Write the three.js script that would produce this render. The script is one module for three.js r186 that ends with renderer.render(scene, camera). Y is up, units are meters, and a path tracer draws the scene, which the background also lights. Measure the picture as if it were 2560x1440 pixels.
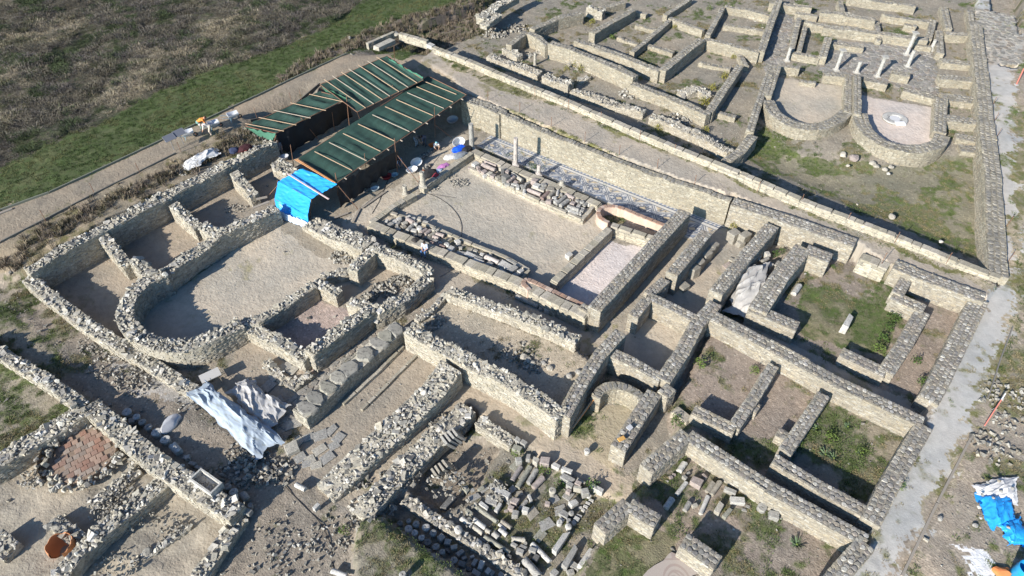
import * as THREE from 'three';
import { mergeGeometries, toCreasedNormals } from 'three/addons/utils/BufferGeometryUtils.js';
import { MarchingCubes } from 'three/addons/objects/MarchingCubes.js';
import { RoundedBoxGeometry } from 'three/addons/geometries/RoundedBoxGeometry.js';
import { Sky } from 'three/addons/objects/Sky.js';

// ---------------------------------------------------------------- camera, sky, sun, exposure
const scene = new THREE.Scene();
const camera = new THREE.PerspectiveCamera(45.39, 16 / 9, 0.5, 3000);
camera.position.set(0, 36, 0);
camera.rotation.set(THREE.MathUtils.degToRad(-44.9), 0, 0);
const SHADOW_AZ = THREE.MathUtils.degToRad(42.5), SUN_EL = THREE.MathUtils.degToRad(26);
const toSun = new THREE.Vector3(-Math.sin(SHADOW_AZ) * Math.cos(SUN_EL), Math.sin(SUN_EL), Math.cos(SHADOW_AZ) * Math.cos(SUN_EL));
const sky = new Sky();
sky.name = 'sky'; sky.scale.setScalar(2000);
sky.material.uniforms.sunPosition.value.copy(toSun);
sky.material.uniforms.turbidity.value = 3.5;
sky.material.uniforms.rayleigh.value = 1.6;
sky.material.uniforms.mieCoefficient.value = 0.004;
sky.userData = { kind: 'structure', label: 'clear pale sky' };
scene.add(sky);
scene.environmentIntensity = 0.12;
const sun = new THREE.DirectionalLight(0xfff6ea, 4.2);
sun.name = 'sun';
sun.position.copy(toSun).multiplyScalar(120).add(new THREE.Vector3(0, 0, -45));
sun.target.position.set(0, 0, -45); scene.add(sun.target);
sun.castShadow = true; sun.shadow.mapSize.set(4096, 4096); sun.shadow.radius = 1.2;
Object.assign(sun.shadow.camera, { left: -90, right: 90, top: 70, bottom: -70, near: 1, far: 320 });
scene.add(sun);
const renderer = new THREE.WebGLRenderer({ antialias: true });
renderer.toneMapping = THREE.LinearToneMapping;
renderer.toneMappingExposure = 1.86;
renderer.shadowMap.enabled = true;

// ---------------------------------------------------------------- helpers
let seed = 7;
const rnd = () => { seed = (seed + 0x6D2B79F5) | 0; let t = Math.imul(seed ^ (seed >>> 15), 1 | seed); t = (t + Math.imul(t ^ (t >>> 7), 61 | t)) ^ t; return ((t ^ (t >>> 14)) >>> 0) / 4294967296; };
const rr = (a, b) => a + (b - a) * rnd();
const pick = (a) => a[Math.floor(rnd() * a.length)];
const hash = (x, y) => { let h = Math.imul(x | 0, 374761393) + Math.imul(y | 0, 668265263) | 0; h = Math.imul(h ^ (h >>> 13), 1274126177); return ((h ^ (h >>> 16)) >>> 0) / 4294967296; };
function vn(x, y) {
  const ix = Math.floor(x), iy = Math.floor(y), fx = x - ix, fy = y - iy, u = fx * fx * (3 - 2 * fx), v = fy * fy * (3 - 2 * fy);
  const a = hash(ix, iy), b = hash(ix + 1, iy), c = hash(ix, iy + 1), d = hash(ix + 1, iy + 1);
  return a + (b - a) * u + (c - a) * v + (a - b - c + d) * u * v;
}
const fbm = (x, y, o = 4) => { let s = 0, a = .5, n = 0; for (let i = 0; i < o; i++) { s += a * vn(x, y); n += a; a *= .5; x = x * 2.03 + 17.3; y = y * 2.03 - 9.1; } return s / n; };
const clamp = (x, a = 0, b = 1) => Math.min(b, Math.max(a, x));
const sstep = (a, b, x) => { const t = clamp((x - a) / (b - a)); return t * t * (3 - 2 * t); };
const lerp = (a, b, t) => a + (b - a) * t;
const used = new Map();
const numbered = (n) => { const k = used.get(n) ?? 0; used.set(n, k + 1); return k ? n + '_' + String(k).padStart(3, '0') : n; };
function tag(o, label, category, group, kind) {
  if (label) o.userData.label = label;
  if (category) o.userData.category = category;
  if (group) o.userData.group = group;
  if (kind) o.userData.kind = kind;
  return o;
}
function sh(m) { m.castShadow = m.receiveShadow = true; return m; }
function part(name, geo, m, parent) { const o = sh(new THREE.Mesh(geo, m)); o.name = name; parent.add(o); return o; }
function solo(name, geo, m, label, category, group, kind) { const o = sh(new THREE.Mesh(geo, m)); o.name = numbered(name); scene.add(o); return tag(o, label, category, group, kind); }
function base(name, p, label, category, group, yaw = 0) { const o = new THREE.Group(); o.name = numbered(name); o.position.set(p[0], p[1], p[2]); o.rotation.y = yaw; scene.add(o); return tag(o, label, category, group); }
const mat = (r, g, b, o = {}) => new THREE.MeshStandardMaterial({ color: new THREE.Color().setRGB(r, g, b), roughness: .9, ...o });
const V = (a) => new THREE.Vector3(a[0], a[1], a[2]);
function between(a, b, r, r2 = r, n = 8, caps = false) {            // a bar from a to b
  const A = V(a), B = V(b), d = B.clone().sub(A), g = new THREE.CylinderGeometry(r2, r, d.length(), n, 1, false);
  g.applyQuaternion(new THREE.Quaternion().setFromUnitVectors(new THREE.Vector3(0, 1, 0), d.clone().normalize()));
  const c = A.add(B).multiplyScalar(.5); return g.translate(c.x, c.y, c.z);
}
function beam(a, b, w, h) {                                         // a squared timber from a to b
  const A = V(a), B = V(b), d = B.clone().sub(A), g = new THREE.BoxGeometry(w, h, d.length());
  const m = new THREE.Matrix4().lookAt(B, A, new THREE.Vector3(0, 1, 0)); g.applyMatrix4(m);
  const c = A.add(B).multiplyScalar(.5); return g.translate(c.x, c.y, c.z);
}
const tube = (pts, r, n = 60) => new THREE.TubeGeometry(new THREE.CatmullRomCurve3(pts.map(V)), n, r, 6);
const box = (w, h, d, x = 0, y = 0, z = 0) => new THREE.BoxGeometry(w, h, d).translate(x, y, z);
const merge = (l) => mergeGeometries(l.map((g) => { const n = g.index ? g.toNonIndexed() : g; for (const k of Object.keys(n.attributes)) if (!['position', 'normal', 'uv'].includes(k)) n.deleteAttribute(k); return n; }));

// ---------------------------------------------------------------- textures
function tex(w, h, f, srgb = true, rep) {
  const d = new Uint8Array(w * h * 4);
  const enc = srgb ? (x) => (x <= .0031308 ? 12.92 * x : 1.055 * Math.pow(x, 1 / 2.4) - .055) : (x) => x;
  for (let y = 0; y < h; y++) for (let x = 0; x < w; x++) { const c = f(x, y), i = (y * w + x) * 4; for (let k = 0; k < 3; k++) d[i + k] = clamp(enc(c[k])) * 255; d[i + 3] = 255; }
  const t = new THREE.DataTexture(d, w, h); t.wrapS = t.wrapT = THREE.RepeatWrapping; t.magFilter = THREE.LinearFilter; t.minFilter = THREE.LinearMipmapLinearFilter; t.generateMipmaps = true;
  if (srgb) t.colorSpace = THREE.SRGBColorSpace; if (rep) t.repeat.set(rep[0], rep[1]); t.needsUpdate = true; return t;
}
// tileable fbm on a period of n cells
const tvn = (x, y, n) => { const ix = Math.floor(x), iy = Math.floor(y), fx = x - ix, fy = y - iy, u = fx * fx * (3 - 2 * fx), v = fy * fy * (3 - 2 * fy), m = (q) => ((q % n) + n) % n; const a = hash(m(ix), m(iy) + 999), b = hash(m(ix + 1), m(iy) + 999), c = hash(m(ix), m(iy + 1) + 999), d = hash(m(ix + 1), m(iy + 1) + 999); return a + (b - a) * u + (c - a) * v + (a - b - c + d) * u * v; };
const tfbm = (u, v, n, o) => { let s = 0, a = .5, t = 0; for (let i = 0; i < o; i++) { s += a * tvn(u * n, v * n, n); t += a; a *= .55; n *= 2; } return s / t; };
const stoneMap = tex(512, 512, (x, y) => { const u = x / 512, v = y / 512, n = tfbm(u, v, 6, 5), m = tfbm(u + .3, v + .7, 24, 3), k = .62 + .55 * n, l = m > .64 ? .55 : 1; return [.78 * k * l, .77 * k * l, .74 * k * l * (.94 + .1 * m)]; });
const stoneBump = tex(512, 512, (x, y) => { const n = tfbm(x / 512, y / 512, 12, 5); return [n, n, n]; }, false);
const sandBump = tex(1024, 1024, (x, y) => { const u = x / 1024, v = y / 1024; let n = .5 * tfbm(u, v, 10, 3) + .5 * tfbm(u + .2, v + .1, 34, 3); n = n * .8 + .2 * sstep(.35, .6, tfbm(u, v + .4, 22, 2)); return [n, n, n]; }, false);
const roughBump = tex(1024, 1024, (x, y) => { const u = x / 1024, v = y / 1024; let n = tfbm(u, v, 16, 6); const p = tvn(u * 90, v * 90, 90); n = n * .7 + .3 * (p > .7 ? 1 : p); return [n, n, n]; }, false);
const plasterMap = tex(512, 512, (x, y) => { const n = tfbm(x / 512, y / 512, 5, 6); const k = .75 + .5 * n; return [.8 * k, .8 * k, .79 * k]; });
const weave = tex(256, 256, (x, y) => { const k = .82 + .1 * ((x >> 1) % 2) + .1 * ((y >> 1) % 2) + .12 * (tfbm(x / 256, y / 256, 4, 4) - .5); return [k, k, k]; });

// ---------------------------------------------------------------- stone shapes shared by every wall
function withColor(g, c) { const n = g.attributes.position.count, a = new Float32Array(n * 3); for (let i = 0; i < n; i++) a.set(c, i * 3); g.setAttribute('color', new THREE.BufferAttribute(a, 3)); return g; }
function planar(g, up) { const p = g.attributes.position, u = [], a = rnd(), b = rnd(); for (let i = 0; i < p.count; i++) u.push(a + p.getX(i) * .55, b + (up ? p.getY(i) * .3 : p.getZ(i) * .55) + p.getY(i) * .2); g.setAttribute('uv', new THREE.Float32BufferAttribute(u, 2)); return g; }
function domeShape() {                                              // flattish cap stone, unit footprint, top at y = .5
  const n = 6 + Math.floor(rnd() * 3), ang = [], rad = [];
  for (let i = 0; i < n; i++) { ang.push((i + rr(-.25, .25)) / n * Math.PI * 2 + .4); const q = ang[i], s = Math.max(Math.abs(Math.cos(q)), Math.abs(Math.sin(q))); rad.push(.5 / s * rr(.88, 1.02)); }
  const P = [], rings = [[-.5, 1], [.3, .98], [.46, .84]], I = [], tilt = [rr(-.12, .12), rr(-.12, .12)];
  rings.forEach(([y, k], ri) => { for (let i = 0; i < n; i++) { const x = Math.cos(ang[i]) * rad[i] * k, z = Math.sin(ang[i]) * rad[i] * k; P.push(x, y + (ri ? x * tilt[0] + z * tilt[1] + rr(-.04, .04) : 0), z); } });
  P.push(rr(-.1, .1), .5, rr(-.1, .1)); 
  for (let r = 0; r < 2; r++) for (let i = 0; i < n; i++) { const a = r * n + i, b = r * n + (i + 1) % n, c = a + n, d = b + n; I.push(a, c, b, b, c, d); }
  for (let i = 0; i < n; i++) I.push(2 * n + i, 3 * n, 2 * n + (i + 1) % n);
  const g = new THREE.BufferGeometry(); g.setAttribute('position', new THREE.Float32BufferAttribute(P, 3)); g.setIndex(I); 
  return toCreasedNormals(planar(g), .6);
}
function rubbleShape() {                                            // angular broken stone of unit size
  if (rnd() < .55) { const g = new THREE.BoxGeometry(1, .8, .9), p = g.attributes.position, j = new Map(); for (let i = 0; i < p.count; i++) { const k = [p.getX(i), p.getY(i), p.getZ(i)].join(); if (!j.has(k)) { const f = rr(.55, 1.05); j.set(k, [f * rr(.85, 1), f * rr(.85, 1.1), f * rr(.85, 1)]); } const q = j.get(k); p.setXYZ(i, p.getX(i) * q[0], p.getY(i) * q[1], p.getZ(i) * q[2]); } planar(g); g.computeVertexNormals(); return g; }
  const g = new THREE.IcosahedronGeometry(.5, 1), p = g.attributes.position, v = new THREE.Vector3(), cuts = [];
  for (let i = 0; i < 9; i++) cuts.push([new THREE.Vector3(rr(-1, 1), rr(-1, 1), rr(-1, 1)).normalize(), rr(.2, .36)]);
  for (let i = 0; i < p.count; i++) { v.fromBufferAttribute(p, i); for (const [n, d] of cuts) { const t = v.dot(n) - d; if (t > 0) v.addScaledVector(n, -t); } p.setXYZ(i, v.x * 1.15, v.y * 1.1, v.z * 1.15); }
  planar(g); g.computeVertexNormals(); return g;
}
function faceShape() {                                              // one stone of a wall face, unit box, front at +z
  const g = new THREE.BoxGeometry(1, 1, 1, 2, 2, 1).toNonIndexed(), p = g.attributes.position, j = new Map();
  for (let i = 0; i < p.count; i++) { let x = p.getX(i), y = p.getY(i), z = p.getZ(i); const k = [x, y, z].join();
    if (!j.has(k)) j.set(k, [rr(-.05, .05), rr(-.08, .08), z > 0 ? (Math.abs(x) + Math.abs(y) < .4 ? .06 : Math.abs(x) > .4 && Math.abs(y) > .4 ? -.12 : -.03) + rr(-.05, .05) : 0]);
    const q = j.get(k), kx = z > 0 && Math.abs(x) > .4 ? .95 : 1, ky = z > 0 && Math.abs(y) > .4 ? .93 : 1; p.setXYZ(i, x * kx + q[0], y * ky + q[1], z + q[2]); }
  planar(g, 1); g.computeVertexNormals(); return g;
}
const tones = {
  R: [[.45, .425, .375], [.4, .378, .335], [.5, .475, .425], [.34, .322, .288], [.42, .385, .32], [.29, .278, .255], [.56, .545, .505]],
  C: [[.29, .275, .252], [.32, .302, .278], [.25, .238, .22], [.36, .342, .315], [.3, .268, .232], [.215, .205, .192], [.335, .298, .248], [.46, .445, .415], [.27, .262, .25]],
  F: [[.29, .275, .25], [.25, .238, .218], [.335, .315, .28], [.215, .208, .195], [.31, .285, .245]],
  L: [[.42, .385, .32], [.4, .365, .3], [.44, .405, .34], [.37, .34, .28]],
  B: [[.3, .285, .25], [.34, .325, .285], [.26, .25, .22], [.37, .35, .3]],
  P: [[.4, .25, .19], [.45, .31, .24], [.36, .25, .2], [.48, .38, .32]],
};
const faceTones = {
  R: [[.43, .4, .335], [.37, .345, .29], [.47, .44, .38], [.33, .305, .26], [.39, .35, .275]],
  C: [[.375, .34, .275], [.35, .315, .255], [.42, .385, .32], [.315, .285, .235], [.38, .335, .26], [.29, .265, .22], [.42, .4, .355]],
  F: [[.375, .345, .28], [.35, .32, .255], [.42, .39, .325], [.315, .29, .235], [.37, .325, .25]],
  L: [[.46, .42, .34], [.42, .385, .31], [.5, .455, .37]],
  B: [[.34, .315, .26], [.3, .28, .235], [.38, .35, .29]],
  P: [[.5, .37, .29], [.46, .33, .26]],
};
const stoneMat = new THREE.MeshStandardMaterial({ vertexColors: true, roughness: .95 }); stoneMat.name = 'stone';
const stoneFlat = new THREE.MeshStandardMaterial({ vertexColors: true, roughness: .95, flatShading: true }); stoneFlat.name = 'broken stone';
const faceMat = new THREE.MeshStandardMaterial({ color: 0xffffff, roughness: .95 }); faceMat.name = 'wall face stone';
const faceMatFlat = new THREE.MeshStandardMaterial({ color: 0xffffff, roughness: .95, flatShading: true });
const lib = {};
for (const s of Object.keys(tones)) {
  lib[s] = [];
  for (let k = 0; k < (s === 'C' || s === 'R' ? 30 : 12); k++) {
    const c = tones[s][k % tones[s].length], j = rr(.88, 1.12), col = [c[0] * j, c[1] * j, c[2] * j * rr(.96, 1.04)];
    const shape = s === 'R' ? rubbleShape() : s === 'L' || s === 'P' ? new RoundedBoxGeometry(1, 1, 1, 1, .05) : domeShape();
    if (s === 'L') { const p = shape.attributes.position; for (let i = 0; i < p.count; i++) { const n = vn(p.getX(i) * 3 + k * 7, p.getZ(i) * 3 + p.getY(i)) - .5, m = s === 'B' ? 1.7 : 1; p.setXYZ(i, p.getX(i) * (1 + n * .2 * m), p.getY(i) + n * .1 * m + (s === 'B' ? (vn(p.getX(i) * 7, p.getZ(i) * 7 + k) - .5) * .12 : 0), p.getZ(i) * (1 - n * .14 * m)); } shape.computeVertexNormals(); }
    lib[s].push(withColor(shape, col));
  }
}
const plainDome = [], plainRubble = [], plainFace = [];
for (let i = 0; i < 5; i++) { plainDome.push(domeShape()); plainRubble.push(rubbleShape()); plainFace.push(faceShape()); }
for (const m of [stoneMat, stoneFlat, faceMat, faceMatFlat]) { m.map = stoneMap; m.color.setScalar(1.38); }
const mortar = { R: mat(.4, .37, .315), C: mat(.29, .268, .232), F: mat(.29, .265, .215), L: mat(.31, .29, .245), B: mat(.5, .47, .4), P: mat(.52, .4, .32) };
for (const k in mortar) { mortar[k].map = k === 'P' ? plasterMap : stoneMap; mortar[k].bumpMap = stoneBump; mortar[k].bumpScale = .03; mortar[k].color.multiplyScalar(1.35); mortar[k].name = 'mortar'; }

const _m = new THREE.Matrix4(), _q = new THREE.Quaternion(), _e = new THREE.Euler(), _c = new THREE.Color();
const place = (x, y, z, rx, ry, rz, sx, sy, sz) => new THREE.Matrix4().compose(new THREE.Vector3(x, y, z), _q.setFromEuler(_e.set(rx, ry, rz, 'YXZ')).clone(), new THREE.Vector3(sx, sy, sz));
function instanced(name, shapes, m, list, parent) {                // list of [matrix, colour]; one part made of several shape variants is joined under one name
  shapes.forEach((g, k) => {
    const mine = list.filter((_, i) => i % shapes.length === k); if (!mine.length) return;
    const o = sh(new THREE.InstancedMesh(g, m, mine.length)); mine.forEach(([mm, c], i) => { o.setMatrixAt(i, mm); if (c) o.setColorAt(i, _c.setRGB(c[0], c[1], c[2])); });
    o.name = name; o.userData.kind = 'stuff'; parent.add(o);
  });
}
// ---------------------------------------------------------------- a wall: mortar body, stones on its faces, stones along its top
const WALL_WEEDS = [];
function wall(root, origin, style, w, foot, pts, single) {          // pts: [x, z, top]
  const ox = origin[0], oz = origin[2], P = pts.map((p) => new THREE.Vector2(p[0], p[1])), n = P.length, left = [], right = [];
  for (let i = 0; i < n; i++) {
    const a = P[Math.max(0, i - 1)], b = P[Math.min(n - 1, i + 1)], d = b.clone().sub(a).normalize(); let nx = -d.y, nz = d.x;
    let k = 1; if (i > 0 && i < n - 1) { const d1 = P[i].clone().sub(P[i - 1]).normalize(); k = 1 / Math.max(.6, Math.abs(d1.x * d.x + d1.y * d.y)); }
    left.push(new THREE.Vector2(P[i].x + nx * w / 2 * k, P[i].y + nz * w / 2 * k)); right.push(new THREE.Vector2(P[i].x - nx * w / 2 * k, P[i].y - nz * w / 2 * k));
  }
  const rough = style === 'R' ? .34 : style === 'F' ? .16 : .03, s0 = rnd() * 100;
  const topAt = (x, z, t) => t - (style === 'R' ? .06 : .03) + (fbm(x * .55 + s0, z * .55, 3) - .55) * rough * 2;
  const pos = [], uv = [];
  const quad = (a, b, c, d, u0, v0, u1, v1) => { pos.push(...a, ...b, ...c, ...a, ...c, ...d); uv.push(u0, v0, u1, v0, u1, v1, u0, v0, u1, v1, u0, v1); };
  const faces = [], caps = [], weedy = style === 'F' ? .07 : style === 'R' ? .02 : .025;
  let run = 0;
  for (let i = 0; i < n - 1; i++) {
    const L = P[i].distanceTo(P[i + 1]), m = Math.max(1, Math.round(L / .45)), ax = P[i + 1].clone().sub(P[i]).normalize(), yaw = Math.atan2(-ax.y, ax.x);
    for (let k = 0; k < m; k++) {
      const t0 = k / m, t1 = (k + 1) / m, f = (A, t) => [lerp(A[i].x, A[i + 1].x, t), lerp(A[i].y, A[i + 1].y, t)];
      const l0 = f(left, t0), l1 = f(left, t1), r0 = f(right, t0), r1 = f(right, t1), h = (q, t) => topAt(q[0], q[1], lerp(pts[i][2], pts[i + 1][2], t));
      const V3 = (q, y) => [q[0] - ox, y - origin[1], q[1] - oz];
      const hl0 = h(l0, t0), hl1 = h(l1, t1), hr0 = h(r0, t0), hr1 = h(r1, t1), u0 = run + L * t0, u1 = run + L * t1;
      quad(V3(r0, foot), V3(r1, foot), V3(r1, hr1), V3(r0, hr0), u0 / 2, 0, u1 / 2, (hr1 - foot) / 2);
      quad(V3(l1, foot), V3(l0, foot), V3(l0, hl0), V3(l1, hl1), u0 / 2, 0, u1 / 2, (hl1 - foot) / 2);
      quad(V3(r0, hr0), V3(r1, hr1), V3(l1, hl1), V3(l0, hl0), u0 / 2, 0, u1 / 2, w / 2);
      if (i === 0 && k === 0) quad(V3(l0, foot), V3(r0, foot), V3(r0, hr0), V3(l0, hl0), 0, 0, w / 2, .5);
      if (i === n - 2 && k === m - 1) quad(V3(r1, foot), V3(l1, foot), V3(l1, hl1), V3(r1, hr1), 0, 0, w / 2, .5);
    }
    run += L;
    // stones along the top of this stretch
    const stepL = { R: .22, C: .31, F: .4, L: .62, B: 1.05, P: .3 }[style], across = { R: Math.max(2, Math.round(w / .22)), C: Math.max(2, Math.round(w / .28)), F: Math.max(1, Math.round(w / .4)), L: 1, B: 1, P: 1 }[style];
    const cols = Math.max(1, Math.round(L / stepL)), sl = L / cols, sw = w / across;
    for (let a = 0; a < across; a++) for (let k = 0; k < cols; k++) {
      const t = (k + .5 + (a % 2 ? .5 : 0) * (k < cols - 1 ? 1 : 0) + rr(-.16, .16)) / cols, off = ((a + .5) / across - .5) * (style === 'R' ? w : w * .97) + (style === 'R' ? rr(-.07, .07) : rr(-.02, .02));
      if (t > 1) continue;
      const x = lerp(P[i].x, P[i + 1].x, t) - ax.y * off, z = lerp(P[i].y, P[i + 1].y, t) + ax.x * off, top = topAt(x, z, lerp(pts[i][2], pts[i + 1][2], t));
      if (rnd() < weedy) WALL_WEEDS.push([x + rr(-.1, .1), top, z + rr(-.1, .1)]);
      if (style === 'R') {
        const s = rnd() < .14 ? rr(.28, .46) : rnd() < .4 ? rr(.1, .17) : rr(.14, .26); caps.push([place(x - ox, top - origin[1] + s * .1, z - oz, rr(-.5, .5), rr(0, 6.28), rr(-.5, .5), s * rr(1, 1.6), s * rr(.45, .7), s * 1.1)]);
        if (rnd() < .28) { const q = rr(.1, .24); caps.push([place(x - ox + rr(-.2, .2), top - origin[1] + s * .3, z - oz + rr(-.2, .2), rr(-1, 1), rr(0, 6), rr(-1, 1), q * 1.3, q * .8, q)]); }
      } else if (style === 'C' || style === 'F') {
        const kx = rr(.8, 1.08), kz = rr(.82, 1.04), hgt = rr(.18, .24);
        caps.push([place(x - ox, top - origin[1] + rr(-.02, .025) - hgt * .5 + .045, z - oz, rr(-.05, .05), yaw + rr(-.2, .2) + (rnd() < .5 ? Math.PI : 0), rr(-.06, .06), sl * .98 * kx, hgt, sw * .98 * kz)]);
      } else if (style === 'B') caps.push([place(x - ox, top - origin[1] + .02, z - oz, rr(-.07, .07), yaw + rr(-.1, .1), rr(-.05, .05), sl * rr(1.0, 1.12), rr(.34, .46), w * rr(1.0, 1.12))]);
      else caps.push([place(x - ox, top - origin[1] + .02, z - oz, rr(-.03, .03), yaw + rr(-.03, .03), rr(-.03, .03), sl * rr(.96, .99), style === 'P' ? .1 : .2, w * (style === 'P' ? .96 : rr(.97, 1.01)))]);
    }
  }
  const g = new THREE.BufferGeometry(); g.setAttribute('position', new THREE.Float32BufferAttribute(pos, 3)); g.setAttribute('uv', new THREE.Float32BufferAttribute(uv, 2)); g.computeVertexNormals();
  part('masonry', g, mortar[style], root);
  // faces
  const ft = faceTones[style], loop = [];
  for (let i = 0; i < n - 1; i++) { loop.push([right[i], right[i + 1], pts[i][2], pts[i + 1][2]]); loop.push([left[i + 1], left[i], pts[i + 1][2], pts[i][2]]); }
  loop.push([left[0], right[0], pts[0][2], pts[0][2]]); loop.push([right[n - 1], left[n - 1], pts[n - 1][2], pts[n - 1][2]]);
  if (style !== 'P') for (const [A, B, ta, tb] of loop) {
    const L = A.distanceTo(B); if (L < .1) continue;
    const d = B.clone().sub(A).divideScalar(L), yaw = Math.atan2(-d.y, d.x) + Math.PI;                 // outward is (d.y, -d.x)
    const coarse = style === 'L' ? 2.2 : style === 'F' ? 1.15 : 1;
    for (let y = foot + .02; y < Math.max(ta, tb);) {
      const ch = (rnd() < .12 ? rr(.18, .24) : rr(.08, .15)) * (style === 'L' ? 1.7 : 1) * (style === 'R' ? 1.1 : 1);
      for (let s = rr(-.1, 0); s < L;) {
        const len = rr(.16, .46) * coarse, c = s + len / 2; s += len;
        if (c < .05 || c > L - .03) continue;
        const t = c / L, x = lerp(A.x, B.x, t), z = lerp(A.y, B.y, t); if (y + ch * .7 > topAt(x, z, lerp(ta, tb, t)) + .02) continue;
        if (style === 'R' && rnd() < .06) continue;
        const ll = Math.min(len, 2 * c, 2 * (L - c)), pr = style === 'R' ? rr(-.02, .045) : style === 'L' ? rr(-.005, .012) : rr(-.012, .014), k = rr(.86, 1.1) * (.8 + .4 * fbm(x * .5 + z * .5 + s0, y * 1.2 + s0, 3)), cc = pick(ft);
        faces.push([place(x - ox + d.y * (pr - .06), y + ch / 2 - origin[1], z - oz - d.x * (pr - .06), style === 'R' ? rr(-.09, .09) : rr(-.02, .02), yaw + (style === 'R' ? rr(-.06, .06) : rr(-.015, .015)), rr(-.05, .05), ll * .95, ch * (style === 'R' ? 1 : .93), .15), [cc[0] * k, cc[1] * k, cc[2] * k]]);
      }
      y += ch;
    }
  }
  instanced('face_stones', plainFace, style === 'R' ? faceMatFlat : faceMat, faces, root);
  // top
  if (single) {
    const keep = caps.length > 290 ? 290 : caps.length, step = caps.length / keep, rest = [];
    let next = 0, cnt = 0;
    caps.forEach(([mm], i) => {
      if (i >= next && cnt < keep) { next += step; cnt++; const o = sh(new THREE.Mesh(pick(lib[style]), style === 'R' ? stoneFlat : stoneMat)); o.name = style === 'P' ? 'brick' : 'stone'; o.matrix.copy(mm); o.matrix.decompose(o.position, o.quaternion, o.scale); root.add(o); }
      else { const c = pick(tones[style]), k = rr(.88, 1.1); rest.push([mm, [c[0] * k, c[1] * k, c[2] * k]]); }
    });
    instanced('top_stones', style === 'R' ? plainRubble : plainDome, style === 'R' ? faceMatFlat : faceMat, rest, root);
  } else instanced('top_stones', style === 'R' ? plainRubble : style === 'L' ? [lib.L[0]] : plainDome, style === 'R' ? faceMatFlat : faceMat, caps.map(([mm]) => { const c = pick(tones[style]), k = rr(.88, 1.1); return [mm, [c[0] * k, c[1] * k, c[2] * k]]; }), root);
}

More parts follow.
